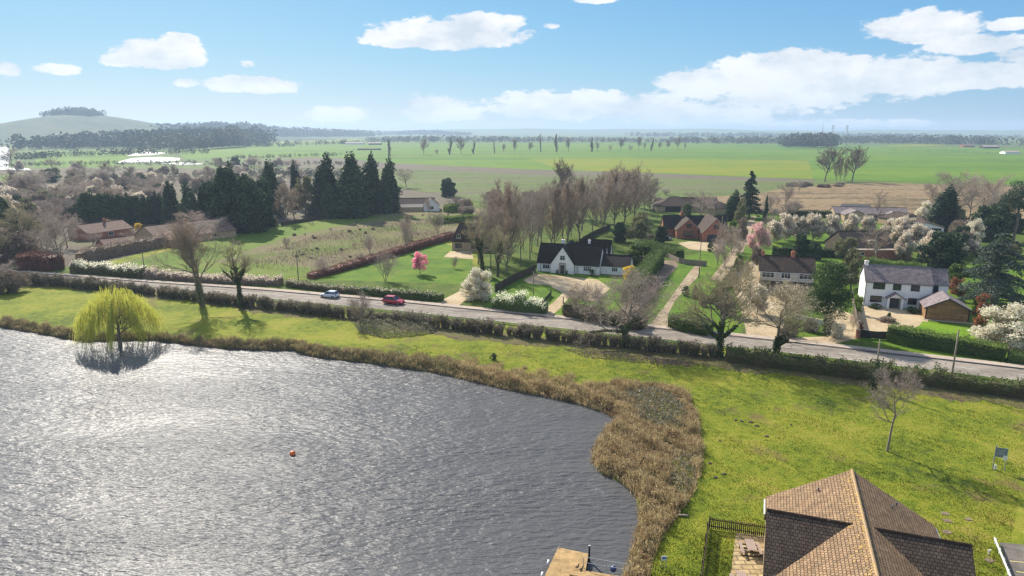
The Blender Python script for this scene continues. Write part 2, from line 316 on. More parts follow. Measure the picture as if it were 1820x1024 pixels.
gx = axis_(-112, 30, .8, -9500, 9500); gy = axis_(36, 140, .8, -200, 9500)
XX, YY = np.meshgrid(gx, gy); PP = np.stack([XX.ravel(), YY.ravel()], 1)
ins = inside(PP, LAKE); dd = pdist(PP, LAKE, True)
ZZ = np.where(ins, WZ-.15-np.minimum(dd, 4)*.45, WZ-.15+np.minimum(dd/.9, 1)**.7*(-WZ+.15))
nx = len(gx); idx = np.arange(len(PP)).reshape(len(gy), nx)
F = np.stack([idx[:-1, :-1], idx[:-1, 1:], idx[1:, 1:], idx[1:, :-1]], -1).reshape(-1, 4)
me = mesh_np('ground', np.column_stack([PP, ZZ]), F, smooth=True)
tag(link('ground', me, None, [M_meadow]), kind='structure')

# water: one sheet at the lake level
def watermat(name, s=1.0):
    m, n, l, p = nodes(name); v = n.new('ShaderNodeNewGeometry').outputs['Position']
    p.inputs['Base Color'].default_value = (.086, .087, .090, 1); p.inputs['Roughness'].default_value = .385; p.inputs['IOR'].default_value = 1.33; p.inputs['Specular IOR Level'].default_value = .22
    def tex(scale, sc3, rot, d):
        return noise(n, l, scale, d, .55, v, sc3, rot)
    a = tex(1.15*s, (.5, 1.5, 1), .55, 3); b = tex(3.4*s, (.5, 1.4, 1), .25, 3); c = tex(.16*s, (.6, 1.3, 1), .8, 2); wl = tex(.035, (.35, 1.2, 1), .4, 4)
    def mad(x, k, y):
        q = n.new('ShaderNodeMath'); q.operation = 'MULTIPLY_ADD'; l.new(x, q.inputs[0]); q.inputs[1].default_value = k
        if isinstance(y, float): q.inputs[2].default_value = y
        else: l.new(y, q.inputs[2])
        return q.outputs[0]
    h = mad(a, .5, mad(b, .12, mad(c, .7, 0.0)))
    bp = n.new('ShaderNodeBump'); bp.inputs['Distance'].default_value = .70; wr_ = n.new('ShaderNodeMapRange'); l.new(wl, wr_.inputs[0]); wr_.inputs[1].default_value = .35; wr_.inputs[2].default_value = .62; wr_.inputs[3].default_value = .3; wr_.inputs[4].default_value = 1.25; h = (lambda q: (l.new(h, q.inputs[0]), l.new(wr_.outputs[0], q.inputs[1]), setattr(q, 'operation', 'MULTIPLY'), q.outputs[0])[3])(n.new('ShaderNodeMath')); l.new(h, bp.inputs['Height']); l.new(bp.outputs[0], p.inputs['Normal'])
    return m
M_water = watermat('lake_water'); M_pond = mat('pond_water', (.02, .03, .035), 1, rough=.3, spec=.6)
mb = MB(); mb.poly([(-400, 0, WZ), (30, 0, WZ), (30, 170, WZ), (-400, 170, WZ)]); tag(mb.build('lake_water', M_water), kind='structure')

LAYER = [0.012]
def sheet(name, px, m, z=None, world=False, label=None):
    if z is None: LAYER[0] += .004; z = LAYER[0]
    pts = [(p[0], p[1], z) for p in px] if world else [tuple(G(x, y, z)) for x, y in px]
    mb = MB(); mb.poly(pts); o = mb.build(name, m)
    if o.data.polygons[0].normal.z < 0: o.data.flip_normals()
    return tag(o, label=label, kind='structure')
# broad country, far to near
sheet('far_country', [(-9400, 480), (9400, 480), (9400, 9400), (-9400, 9400)], M_far, .01, world=True)
def fld(name, px, m, z): return sheet(name, px, m, z)
sheet('scrubland', [(-400, 300), (660, 300), (880, 345), (1180, 345), (1240, 420), (1180, 440), (860, 420), (470, 395), (130, 480), (-400, 480)], M_scrubg, .02)
fld('crop_field', [(590, 279), (430, 262), (640, 254.5), (1130, 254), (1400, 256.5), (1675, 262), (2000, 268), (2050, 334), (1651, 324), (1451, 319), (1316, 314.5), (1157, 308), (940, 301), (697, 290)], M_crop, .12)
fld('yellowing_field', [(1120, 281), (1437, 285.5), (1445, 318), (1316, 313.5), (1157, 307), (1000, 302), (940, 283)], M_cropY, .16)
fld('field_ditch', [(900, 273.9), (1220, 277.1), (1437, 284.6), (1438, 285.6), (1220, 277.9), (900, 274.5)], M_marsh, .2); fld('field_ditch', [(640, 277.2), (900, 272.4), (900, 272.9), (640, 278)], M_scrubg, .2); fld('reed_strip', [(560, 279), (697, 289.5), (940, 300.5), (1157, 307.5), (1316, 314), (1451, 319.5), (1445, 324), (1300, 320), (1150, 315), (940, 311), (760, 303), (560, 300), (420, 290)], M_strip, .10)
fld('wet_meadow', [(640, 300), (760, 302.5), (940, 310.5), (1150, 314.5), (1300, 319.5), (1451, 324), (1651, 324.5), (2050, 336), (2050, 350), (1500, 332), (1340, 345), (1240, 352), (1180, 360), (870, 362), (690, 330)], M_marsh, .11)
fld('tussock_marsh', [(1230, 352), (1340, 345), (1400, 334), (1480, 327), (1560, 325), (2000, 338), (2000, 400), (1660, 392), (1380, 380), (1250, 372)], M_tan, .13)
fld('river_meadow', [(65, 269), (170, 268), (225, 275), (235, 283), (195, 296), (60, 298)], M_crop, .10)
fld('river_meadow', [(310, 266), (500, 262), (640, 270), (590, 280), (430, 279), (330, 284)], M_crop, .115)
fld('river_meadow', [(-60, 313), (60, 308), (110, 312), (70, 322), (-60, 326)], M_crop, .10)
fld('far_meadow', [(-60, 238.6), (225, 240), (228, 242.5), (-60, 241.5)], M_cropY, .3)
fld('far_meadow', [(360, 250.5), (640, 247), (642, 252), (430, 256)], M_cropY, .3)
fld('far_meadow', [(380, 257.5), (640, 253), (560, 259.5), (440, 262)], M_crop, .3)
fld('far_meadow', [(1570, 258), (1640, 256), (1690, 258), (1650, 260.5), (1580, 260.5)], M_cropY, .35)
for q in ([(203, 289), (236, 281), (284, 279), (320, 281), (319, 285), (290, 288.5)], [(283, 291), (330, 288), (365, 291.5), (330, 293.5)], [(160, 309.5), (186, 310), (224, 314.5), (180, 314)], [(-60, 262), (15, 261), (18, 275), (14, 302), (-60, 302)], [(225, 277), (255, 269), (300, 272), (270, 276)], [(15, 298), (50, 299), (56, 303), (15, 302)]):
    fld('pond', q, M_pond, .19)
# fields and gardens
fld('garden_ground', [(830, 350), (1240, 345), (2000, 396), (2000, 650), (1270, 590), (905, 550), (820, 540), (862, 470)], M_verge, .032)
fld('orchard_field', [(150, 487), (300, 445), (470, 400), (600, 384), (700, 366), (890, 372), (850, 395), (800, 412), (690, 452), (548, 494), (400, 484)], M_rough, .036)
fld('green_paddock', [(180, 485), (310, 442), (470, 401), (640, 386), (665, 390), (570, 408), (500, 425), (430, 448), (380, 466), (470, 468), (550, 476), (548, 488), (480, 498)], M_orchG, .044)
fld('garden_lawn', [(535, 505), (560, 488), (690, 452), (770, 424), (808, 440), (838, 452), (842, 490), (822, 514), (790, 533)], M_lawn, .052)
fld('roadside_verge', [(20, 481), (120, 487), (273, 499), (500, 514), (722, 533), (905, 550), (1270, 590), (1600, 628), (1900, 665), (1900, 600), (1560, 590), (1245, 565), (1000, 520), (830, 505), (500, 495), (250, 478), (20, 470)], M_verge, .060)
fld('cottage_garden', [(862, 560), (872, 500), (930, 480), (1080, 490), (1130, 500), (1080, 560), (990, 565)], M_lawn, .068)
fld('track_verge', [(1140, 575), (1180, 470), (1225, 455), (1300, 430), (1340, 380), (1400, 380), (1420, 520), (1300, 600)], M_lawn, .066)
fld('back_garden_lawn', [(1370, 470), (1375, 400), (1590, 400), (1600, 470), (1530, 490)], M_lawn, .072)
fld('house_garden', [(1500, 600), (1500, 470), (1820, 470), (1980, 560), (1980, 660), (1700, 640)], M_lawn, .074)
fld('driveway', [(770, 541), (822, 515), (846, 492), (862, 494), (842, 522), (812, 546), (798, 549)], M_gravel, .084)
fld('patio_gravel', [(788, 457), (800, 447), (838, 446), (842, 461)], M_gravel, .086)
fld('cottage_forecourt', [(930, 498), (952, 486), (1062, 497), (1085, 512), (1060, 536), (1012, 528), (996, 548), (978, 563), (950, 561), (984, 537), (1000, 521), (975, 507), (940, 504)], M_gravel, .088)
fld('side_lane', [(1098, 556), (1122, 524), (1160, 478), (1176, 462), (1200, 464), (1206, 472), (1172, 510), (1138, 552), (1118, 572)], M_lane, .090)
fld('dirt_track', [(1150, 583), (1182, 543), (1215, 497), (1234, 473), (1246, 473), (1240, 493), (1200, 534), (1187, 560), (1187, 582), (1196, 589), (1150, 585)], M_track, .092)
fld('long_track', [(1262, 497), (1290, 460), (1310, 428), (1322, 405), (1336, 385), (1344, 385), (1338, 405), (1330, 428), (1318, 452), (1300, 480), (1285, 500)], M_track, .094)
fld('brick_house_forecourt', [(1205, 432), (1225, 429), (1285, 433), (1285, 441), (1262, 447), (1225, 443)], M_gravel, .095)
fld('gravel_yard', [(1300, 500), (1325, 470), (1350, 455), (1352, 505), (1452, 520), (1475, 545), (1518, 560), (1528, 600), (1480, 612), (1330, 612), (1320, 560)], M_gravel, .096)
fld('front_garden', [(1395, 550), (1450, 548), (1475, 565), (1470, 598), (1400, 600)], M_lawn, .104)
fld('gravel_drive', [(1527, 600), (1527, 545), (1560, 540), (1652, 560), (1649, 572), (1632, 580), (1600, 590), (1580, 602)], M_gravel, .106)
fld('striped_lawn', [(1640, 571), (1725, 584), (1760, 600), (1775, 625), (1690, 606), (1582, 592), (1632, 581)], M_mown, .110)
fld('woodland_floor', [(860, 480), (900, 455), (1080, 375), (1160, 365), (1170, 400), (1080, 430), (960, 470), (900, 500)], M_verge, .078)

# ---------------------------------------------------------------- road, kerb, pavement
KL = [(-260, 463), (-120, 474), (27, 485), (120, 491), (273, 503.6), (437, 514), (567, 525.5), (722, 539), (802, 547.5), (900, 557), (993, 567), (1197, 588), (1261, 594.6), (1400, 609), (1592, 631), (1820, 657), (2050, 686)]
KP = np.array([[G(x, y).x, G(x, y).y] for x, y in KL])
def smooth(P, k=2):
    P = np.asarray(P, float)
    for _ in range(k):
        Q = [P[0]]
        for a, b in zip(P[:-1], P[1:]): Q += [a*.75+b*.25, a*.25+b*.75]
        P = np.array(Q+[P[-1]])
    return P
def resample(P, step):
    s = np.concatenate([[0], np.cumsum(np.linalg.norm(np.diff(P, axis=0), axis=1))]); n = max(2, int(s[-1]/step)+1); t = np.linspace(0, s[-1], n)
    return np.stack([np.interp(t, s, P[:, k]) for k in range(P.shape[1])], 1)
KP = resample(smooth(KP), 1.5)
def offs(P, d):                      # d > 0: to the right of travel (towards the lake)
    t = np.gradient(P, axis=0); t /= np.linalg.norm(t, axis=1)[:, None]
    return P+np.stack([t[:, 1], -t[:, 0]], 1)*d
def strip(name, P, d0, d1, z, m, zt=None):
    A = offs(P, d0); B = offs(P, d1); n = len(P); V = np.concatenate([np.column_stack([A, np.full(n, z)]), np.column_stack([B, np.full(n, z)])])
    i = np.arange(n-1); F = np.stack([i, i+n, i+n+1, i+1], 1)
    me = mesh_np(name, V, F); o = link(name, me, None, [m])
    if me.polygons[0].normal.z < 0: me.flip_normals()
    return o
tag(strip('road', KP, 0, 6.2, .118, M_asph), kind='structure')
tag(strip('roadside_verge', KP, 6.2, 7.6, .100, M_verge), kind='structure')
tag(strip('pavement', KP, -1.9, -.16, .215, M_pave), kind='structure')
# kerb: a raised box along the road, dropped at each driveway
gaps = [G(x, 560) for x in (0,)]
def near_gap(p):
    for (gxp, gyp, r) in GAPS:
        q = G(gxp, gyp)
        if math.hypot(q.x-p[0], q.y-p[1]) < r: return True
    return False
GAPS = [(793, 547, 3.0), (966, 565, 2.8), (1120, 581, 2.4), (1172, 586, 3.2), (1340, 604, 4.5), (1500, 621, 5.5)]
mb = MB(); A = offs(KP, 0); B = offs(KP, -.16)
for i in range(len(KP)-1):
    h = .14 if near_gap(KP[i]) else .245
    a, b, c, d = A[i], A[i+1], B[i+1], B[i]
    mb.hexa([(a[0], a[1], .05), (b[0], b[1], .05), (c[0], c[1], .05), (d[0], d[1], .05), (a[0], a[1], h), (b[0], b[1], h), (c[0], c[1], h), (d[0], d[1], h)])
tag(mb.build('kerb', M_kerb), kind='structure')
HG = np.array([[G(x, y).x, G(x, y).y] for x, y in ((-60, 497), (60, 506), (150, 512), (270, 524), (360, 536), (440, 545), (520, 554), (620, 566), (720, 576), (820, 587), (920, 599), (1020, 609), (1110, 618), (1200, 628), (1270, 634), (1380, 651), (1500, 667), (1600, 677), (1700, 689), (1820, 705), (1990, 727))])
M_litter_shade = groundmat('litter_and_shade', [(.09, .065, .04), (.16, .12, .07), (.13, .14, .035), (.20, .15, .09), (.12, .14, .03)], s1=.25, s2=1.2, s3=7, fine=.5, bump=.12)
HS = resample(smooth(HG), .7); rl = np.random.default_rng(3); wv = 2.2+2.2*np.clip((HS[:, 0]+25)/25, 0, 1)+1.0*np.sin(np.arange(len(HS))*.11)+.7*np.sin(np.arange(len(HS))*.37+1)+rl.normal(size=len(HS))*.45; Aq = offs(HS, -1.3); Bq = np.stack([offs(HS, float(v))[i] for i, v in enumerate(wv)])  # litter strip, widened to the right as painted hedge and tree shadow
n_ = len(HS); V_ = np.concatenate([np.column_stack([Aq, np.full(n_, .045)]), np.column_stack([Bq, np.full(n_, .012)])]); i_ = np.arange(n_-1); mel = mesh_np('hedge_bank_and_shade', V_, np.stack([i_, i_+n_, i_+n_+1, i_+1], 1)); tag(link('hedge_bank_and_shade', mel, None, [M_litter_shade]), kind='structure')
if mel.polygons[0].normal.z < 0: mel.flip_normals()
# kerb shadow painted as a dark strip on the road; worn centre dashes
M_kerbshade = groundmat('kerb_shadow', [(.025, .02, .018), (.04, .035, .03), (.08, .07, .06)], s1=.3, s2=2, s3=6, fine=.3, bump=0)
tag(strip('road_kerb_shadow', KP, .01, .40, .122, M_kerbshade), kind='structure')
def dashes(d0, w, on, off, m, name):
    Q = resample(offs(KP, d0), .5); mb = MB(); k = 0; n = int((on+off)/.5); no = int(on/.5)
    while k+no < len(Q):
        P = Q[k:k+no+1]; a = offs(P, -w/2); b = offs(P, w/2)
        for i in range(len(P)-1): mb.poly([(b[i][0], b[i][1], .1265), (b[i+1][0], b[i+1][1], .1265), (a[i+1][0], a[i+1][1], .1265), (a[i][0], a[i][1], .1265)])
        k += n
    return tag(mb.build(name, m), kind='structure')
dashes(3.1, .12, 3, 5, M_line, 'road_centre_line'); dashes(5.85, .1, 1.5, 1.5, M_line, 'road_edge_line')

# car park corner, patio
fld('car_park', [(1776, 964), (2000, 985), (2000, 1100), (1808, 1100), (1790, 1010)], M_park, .03)
for (a, b) in (((1795, 997), (1880, 1006)), ((1806, 1016), (1890, 1026))):
    p, q = G(*a, .035), G(*b, .035); mb = MB(); mb.poly([(p.x, p.y-.05, .035), (q.x, q.y-.05, .035), (q.x, q.y+.05, .035), (p.x, p.y+.05, .035)]); tag(mb.build('parking_line', M_yline), kind='structure')
M_patio = None

# ---------------------------------------------------------------- hills and far ridges
def hillmesh(name, x0, x1, y0, y1, fn, nx_, ny_, m):
    xs = np.linspace(x0, x1, nx_); ys = np.linspace(y0, y1, ny_); X, Y = np.meshgrid(xs, ys); Z = fn(X, Y)
    i = np.arange(nx_*ny_).reshape(ny_, nx_); F = np.stack([i[:-1, :-1], i[:-1, 1:], i[1:, 1:], i[1:, :-1]], -1).reshape(-1, 4)
    return tag(link(name, mesh_np(name, np.column_stack([X.ravel(), Y.ravel(), Z.ravel()]), F, smooth=True), None, [m]), kind='structure')
def gauss(X, Y, cx_, cy_, sx_, sy_, h): return h*np.exp(-((X-cx_)/sx_)**2-((Y-cy_)/sy_)**2)
M_hill = groundmat('hill_grass', [(.028, .05, .02), (.06, .085, .028), (.09, .095, .038)], s1=.003, s2=.02, s3=.2, fine=.25, bump=0)
HILLD = 2500.0
def hx(px): return (px-910)/FPX*HILLD*.962
def hillf(X, Y):
    a = 74*np.exp(-np.abs((X-hx(128))/285)**1.9-((Y-HILLD)/420)**2) + gauss(X, Y, hx(-180), HILLD+200, 330, 420, 66) + gauss(X, Y, hx(250), HILLD+100, 420, 420, 22)
    return a-3+3*np.minimum(1, a/6)
hillmesh('hill', -3600, -300, 1500, 3600, hillf, 110, 70, M_hill)
def ridgef(X, Y):
    t = np.sin(X*.0011+.7)*.5+np.sin(X*.0031+2)*.3+np.sin(X*.007)*.2
    return np.exp(-((Y-7200)/900)**2)*(46+16*t)-2
hillmesh('far_ridge', -9400, 9400, 5600, 9400, ridgef, 220, 24, M_far)

# ---------------------------------------------------------------- haze
mh, n_, l_, p_ = nodes('haze_air'); n_.remove(p_)
pv = n_.new('ShaderNodeVolumePrincipled'); pv.inputs['Color'].default_value = (.60, .79, 1.0, 1); pv.inputs['Density'].default_value = 1.6e-4; pv.inputs['Anisotropy'].default_value = .2
l_.new(pv.outputs[0], n_['Material Output'].inputs['Volume'])
mb = MB(); mb.box(-9450, 9450, -190, 9450, -4.5, 126); hz = mb.build('haze', mh); tag(hz, 'pale even haze lying over the whole plain', None, kind='stuff')
hz.display_type = 'BOUNDS'

# ---------------------------------------------------------------- vegetation
M_bark = mat('grey_bark', [(.15, .125, .095), (.25, .21, .16)], 3, fine=.4, fscale=20, bump=.03)
M_barkL = mat('pale_bark', [(.20, .165, .13), (.30, .25, .20)], 3, fine=.4, fscale=20, bump=.03)
M_twig = leafmat('bare_twigs', [(.24, .185, .145), (.36, .285, .23), (.44, .36, .30)], trans=.15)
M_twigP = leafmat('budding_twigs', [(.22, .165, .12), (.31, .235, .175), (.39, .305, .235)], trans=.3, patch=(.17, .125, .09), ps=.5)
M_twigO = leafmat('olive_twigs', [(.24, .20, .11), (.34, .29, .16), (.42, .36, .22)], trans=.2)
M_twigF = leafmat('distant_twigs', [(.16, .12, .10), (.24, .18, .15), (.30, .23, .20)], trans=.1)
M_ivy = leafmat('ivy_leaves', [(.025, .045, .014), (.05, .08, .022), (.09, .12, .04)], trans=.2)
M_dark = leafmat('dark_conifer_leaves', [(.024, .042, .024), (.045, .070, .036), (.08, .11, .055)], trans=.12, obj=.2)
M_mid = leafmat('green_conifer_leaves', [(.03, .06, .02), (.06, .10, .03), (.11, .16, .05)], trans=.2)
M_blue = leafmat('blue_cedar_needles', [(.045, .065, .045), (.09, .12, .085), (.15, .18, .13)], trans=.15, obj=.1)
M_olive = leafmat('olive_leaves', [(.10, .11, .045), (.17, .18, .07), (.25, .25, .11)], trans=.3)
M_white = leafmat('white_blossom', [(.60, .56, .40), (.80, .76, .60), (.92, .90, .78)], trans=.45, obj=.1)
M_cream = leafmat('faded_blossom', [(.46, .38, .29), (.62, .54, .42), (.80, .72, .58)], trans=.45, obj=.15)
M_pink = leafmat('pink_blossom', [(.80, .22, .34), (.92, .36, .48), (.98, .55, .64)], trans=.4, obj=.05)
M_pinkP = leafmat('pale_pink_blossom', [(.50, .28, .27), (.64, .40, .38), (.78, .56, .52)], trans=.4, obj=.05)
M_willow = leafmat('willow_leaves', [(.30, .32, .05), (.44, .44, .075), (.56, .54, .12)], trans=.5, obj=0)
M_yellow = leafmat('yellow_forsythia', [(.55, .38, .02), (.75, .55, .03), (.85, .68, .08)], trans=.4, obj=0)
M_copper = leafmat('copper_hedge_leaves', [(.085, .035, .028), (.15, .065, .05), (.22, .11, .08)], trans=.25, obj=.1)
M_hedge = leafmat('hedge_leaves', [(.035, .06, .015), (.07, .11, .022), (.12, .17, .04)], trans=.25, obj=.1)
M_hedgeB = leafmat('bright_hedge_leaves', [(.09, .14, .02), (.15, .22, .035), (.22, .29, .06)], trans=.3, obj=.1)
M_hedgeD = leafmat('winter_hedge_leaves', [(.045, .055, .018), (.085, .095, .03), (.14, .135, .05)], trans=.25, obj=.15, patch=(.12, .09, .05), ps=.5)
M_brown = leafmat('brown_scrub', [(.13, .095, .07), (.20, .15, .11), (.28, .22, .16)], trans=.2)
M_red = leafmat('red_shrub_leaves', [(.22, .06, .03), (.38, .12, .06), (.50, .22, .12)], trans=.3, obj=.1)
M_reed = leafmat('dry_reeds', [(.26, .18, .09), (.44, .33, .17), (.62, .50, .30), (.36, .30, .13)], trans=.4, obj=0, patch=(.19, .12, .06), ps=.9)
M_reedD = leafmat('dark_reeds', [(.15, .11, .06), (.25, .19, .10), (.36, .29, .16), (.18, .18, .07)], trans=.3, obj=0, patch=(.13, .15, .06), ps=.6)
M_bramble = leafmat('bramble_leaves', [(.12, .12, .06), (.21, .21, .12), (.32, .31, .21), (.22, .15, .10)], trans=.2, obj=.1)
M_blade = leafmat('grass_blades', [(.07, .12, .012), (.15, .20, .016), (.26, .27, .03), (.20, .15, .05)], trans=.4, obj=0)
M_core = mat('hedge_shade_core', (.035, .035, .02), 2)

def skeleton(rng, levels=3, first=.25, spread=.8, l0=.62, ratio=.62, n0=6, kids0=3, kidsn=1.5, wob=.12, up=.10, r0=.022, stems=1, taper=.7, wide=1.0):
    """unit-height bare branch skeleton; returns segments by level and tip points"""
    S = []
    def grow(p, d, L, r, lv):
        n = n0 if lv == 0 else (4 if lv < levels else 3); st = L/n
        for i in range(n):
            d = d+rng.normal(size=3)*wob*(1 if lv else .45)+np.array([0, 0, up if lv else .1]); d = d/np.linalg.norm(d)
            q = p+d*st; ra = r*(1-taper*i/n); rb = r*(1-taper*(i+1)/n); S.append((p, q, ra, rb, lv)); f = (i+1)/n
            if lv < levels and not (lv == 0 and f < first):
                k = kids0 if lv == 0 else kidsn; k = int(k)+(rng.random() < k-int(k))
                for _ in range(k):
                    a = rng.normal(size=3); a -= d*(a @ d); a /= np.linalg.norm(a)
                    if lv == 0: a[2] *= .3
                    s = spread*(1+.25*rng.normal()); e = d*math.cos(s)+a*math.sin(s)*wide; e /= np.linalg.norm(e)
                    grow(q, e, L*ratio*(1-.45*f if lv == 0 else 1-.3*f)*rng.uniform(.75, 1.2), rb*.62, lv+1)
            p = q
    for k in range(stems):
        a = rng.random()*6.28; t = 0 if stems == 1 else .25
        grow(np.array([math.cos(a)*.01*k, math.sin(a)*.01*k, 0.]), np.array([math.cos(a)*t, math.sin(a)*t, 1.]), l0*rng.uniform(.85, 1.05), r0*(1 if stems == 1 else .75), 0)
    return S
def tree_mesh(seed, levels=3, H=15, W=10, tw=6, twl=.05, tww=.03, trunk_lv=1, dens=.42, **k):
    """(trunk mesh, crown mesh) scaled to height H and width W; crown = fine branches + twigs"""
    rng = np.random.default_rng(seed); S = skeleton(rng, levels=levels, **k)
    P0 = np.array([s[0] for s in S]); P1 = np.array([s[1] for s in S]); R0 = np.array([s[2] for s in S]); R1 = np.array([s[3] for s in S]); LV = np.array([s[4] for s in S])
    zt = np.percentile(P1[:, 2], 99.5)*1.03; wx = np.percentile(np.abs(P1[:, :2]), 98)*1.06
    s = np.array([W/2/wx, W/2/wx, H/zt]); P0 = P0*s; P1 = P1*s; R0 = R0*H; R1 = R1*H
    t = LV <= trunk_lv; V, F = tubes(P0[t], P1[t], np.maximum(R0[t], .02), np.maximum(R1[t], .015), 6); tr = mesh_np('trunk', V, F, smooth=True)
    c = Cloud(); u = ~t
    if u.any(): c.add(*tubes(P0[u], P1[u], np.maximum(R0[u]*1.25, tww*.5), np.maximum(R1[u]*1.25, tww*.35), 3))
    nt_ = int(dens*H*W*.75/(.85*H*twl*tww*.75*1.35)); nt_ = min(nt_, 16000)
    b = LV >= levels-1; A0, A1 = P0[b], P1[b]; idx_ = rng.integers(0, len(A0), size=nt_); f = rng.random((len(idx_), 1)); base = A0[idx_]*(1-f)+A1[idx_]*f
    d = nrm(nrm(A1[idx_]-A0[idx_])*.7+nrm(rng.normal(size=(len(idx_), 3)))+[0, 0, .35]); L = H*twl*rng.uniform(.4, 1.3, (len(idx_), 1)); tip = base+d*L
    c.add(*ribbons(base, tip, tww, tww*.45, rng)); k2 = rng.integers(0, len(idx_), len(idx_)); f = rng.uniform(.3, 1, (len(k2), 1)); b2 = base[k2]*(1-f)+tip[k2]*f
    c.add(*ribbons(b2, b2+nrm(d[k2]+rng.normal(size=(len(k2), 3))*.7)*L[k2]*.6, tww*.7, tww*.35, rng))
    return tr, c, (P0, P1, R0, R1, LV, tip)
def blobs_pts(rng, blobs, n, hollow=.55):
    """points spread through a set of ellipsoids, thicker near their skins"""
    B = np.array(blobs, float); vol = (B[:, 3]*B[:, 4]*B[:, 5])**.75; k = rng.choice(len(B), n, p=vol/vol.sum())
    d = nrm(rng.normal(size=(n, 3))); r = (hollow**3+(1-hollow**3)*rng.random((n, 1)))**(1/3)
    return B[k, :3]+d*r*B[k, 3:6]*(1+.16*rng.normal(size=(n, 1))), d
def crown_blobs(rng, H, W, z0=.3, n=16, r=.2, flat=1.0, top=1.0):
    out = []; n = int(n*2.4); r = r*.72
    for _ in range(n):
        a = rng.random()*6.28; z = rng.uniform(z0, 1); prof = math.sqrt(max(0.03, 1-((z-(z0+.35*(1-z0)))/(1-z0)/.72)**2)); rr = W/2*(1-r*1.2)*prof*math.sqrt(rng.random())*1.0
        s = rng.uniform(.7, 1.25)*r; out.append((rr*math.cos(a), rr*math.sin(a), z*H*(1-r*.5), s*W*.62, s*W*.62, s*W*.5*flat))
    return out
PROTO = {}
def proto(key, parts):               # parts: list of (name, mesh, material list, child-of index or None)
    PROTO[key] = parts
def mk(me, mats):
    for m in mats: me.materials.append(m)
    return me
def place(key, loc, H=1, W=1, rz=None, label=None, cat='tree', name='tree', group=None):
    """H, W are scale factors against the prototype"""
    o = thing(name, loc, label, cat, 0, group); o.rotation_euler[2] = random.random()*6.28 if rz is None else rz; o.scale = (W, W, H)
    for (pn, me, pnm) in PROTO[key]:
        c = bpy.data.objects.new(pn, me); COL.objects.link(c); c.parent = o
    return o
SIZE = {}
def P_tree(key, seed, barkm, twigm, H, W, extra=None, ivy=0, ivyz=.6, cards_=None, **k):
    tr, c, sk = tree_mesh(seed, H=H, W=W, **k); mats = [twigm]; rng = np.random.default_rng(seed+77)
    if cards_:
        m2, nn, sz = cards_; tips = sk[5]; i = rng.integers(0, len(tips), nn); mats.append(m2); V, F = cards(tips[i]+rng.normal(size=(nn, 3))*.03*H*.3, sz, rng); c.add(V, F, 1)
    parts = [('trunk', mk(tr, [barkm]), None), ('crown', mk(c.mesh('crown'), mats), None)]
    if ivy:
        P0, P1, R0, R1, LV, _ = sk; b = (LV <= 1) & (P1[:, 2] < ivyz*H) & (R0 > .04); A0, A1, rr = P0[b], P1[b], R0[b]
        wgt = rr*np.linalg.norm(A1-A0, axis=1); i = rng.choice(len(A0), ivy, p=wgt/wgt.sum()); f = rng.random((ivy, 1)); q = A0[i]*(1-f)+A1[i]*f+nrm(rng.normal(size=(ivy, 3)))*(rr[i][:, None]*1.05+.07)*rng.uniform(.6, 1.6, (ivy, 1))
        V, F = cards(q, .2, rng, 1.2); parts.append(('ivy', mk(mesh_np('ivy', V, F), [M_ivy]), None))
    PROTO[key] = parts; SIZE[key] = (H, W)
def P_leaf(key, seed, blobs, H, W, nleaf, sz, leafm, barkm=None, trunk=(.12, .3), hollow=.55, twigs=None, aspect=1.6, second=None, up=0):
    rng = np.random.default_rng(seed); C, D = blobs_pts(rng, blobs, nleaf, hollow); C[:, 2] = np.maximum(C[:, 2], .05)
    c = Cloud(); c.add(*cards(C, sz, rng, aspect, D*.5+[0, 0, up])); mats = [leafm]
    if second:
        m2, fr, zmin = second; k = (rng.random(nleaf) < fr) & (C[:, 2] > zmin*H); V, F = cards(C[k]+D[k]*sz*.6, sz*.9, rng, 1.3); c.add(V, F, 1); mats.append(m2)
    if twigs:
        m3, nt_, tw_ = twigs; i = rng.integers(0, nleaf, nt_); p1 = C[i]+D[i]*sz*1.5; p0 = p1*[.55, .55, .75]; c.add(*ribbons(p0, p1, tw_*1.5, tw_*.6, rng), len(mats)); mats.append(m3)
    parts = []
    if barkm:
        r, hz_ = trunk; n = 5; zs = np.linspace(0, hz_*H, n+1); P = np.column_stack([np.cumsum(rng.normal(size=n+1)*.02*W*.3), np.cumsum(rng.normal(size=n+1)*.02*W*.3), zs]); P[0, :2] = 0
        cc_ = Cloud(); rs = r*np.linspace(1.1, .5, n+1); cc_.add(*tubes(P[:-1], P[1:], rs[:-1], rs[1:], 7))
        B = np.array(blobs); k = rng.choice(len(B), min(len(B), 9), replace=False); st = P[rng.integers(2, n+1, len(k))]; cc_.add(*tubes(st, B[k, :3], np.full(len(k), r*.45), np.full(len(k), r*.12), 5))
        parts.append(('trunk', mk(cc_.mesh('trunk', True), [barkm]), None))
    parts.append(('crown', mk(c.mesh('crown'), mats), None)); PROTO[key] = parts; SIZE[key] = (H, W)
def cone_blobs(rng, H, W, z0=.04, n=26, p=.8, tops=1):
    out = []
    for t in range(tops):
        a = rng.random()*6.28; ox, oy = (0, 0) if tops == 1 else (W*.22*math.cos(a), W*.22*math.sin(a)); hh = H*(1 if t == 0 else rng.uniform(.78, .97)); ww = W if tops == 1 else W*.62
        for i in range(n//tops+2):
            z = z0+(1-z0)*(i+.5)/(n//tops+2); rad = ww/2*(1-z)**p*(1-.25*rng.random())+.035*W; a = rng.random()*6.28; q = rad*.45*rng.random()
            out.append((ox*(1-.3*z)+q*math.cos(a), oy*(1-.3*z)+q*math.sin(a), z*hh, rad*rng.uniform(.65, .95), rad*rng.uniform(.65, .95), hh/(n//tops)*1.3))
    return out
rg = np.random.default_rng(5)
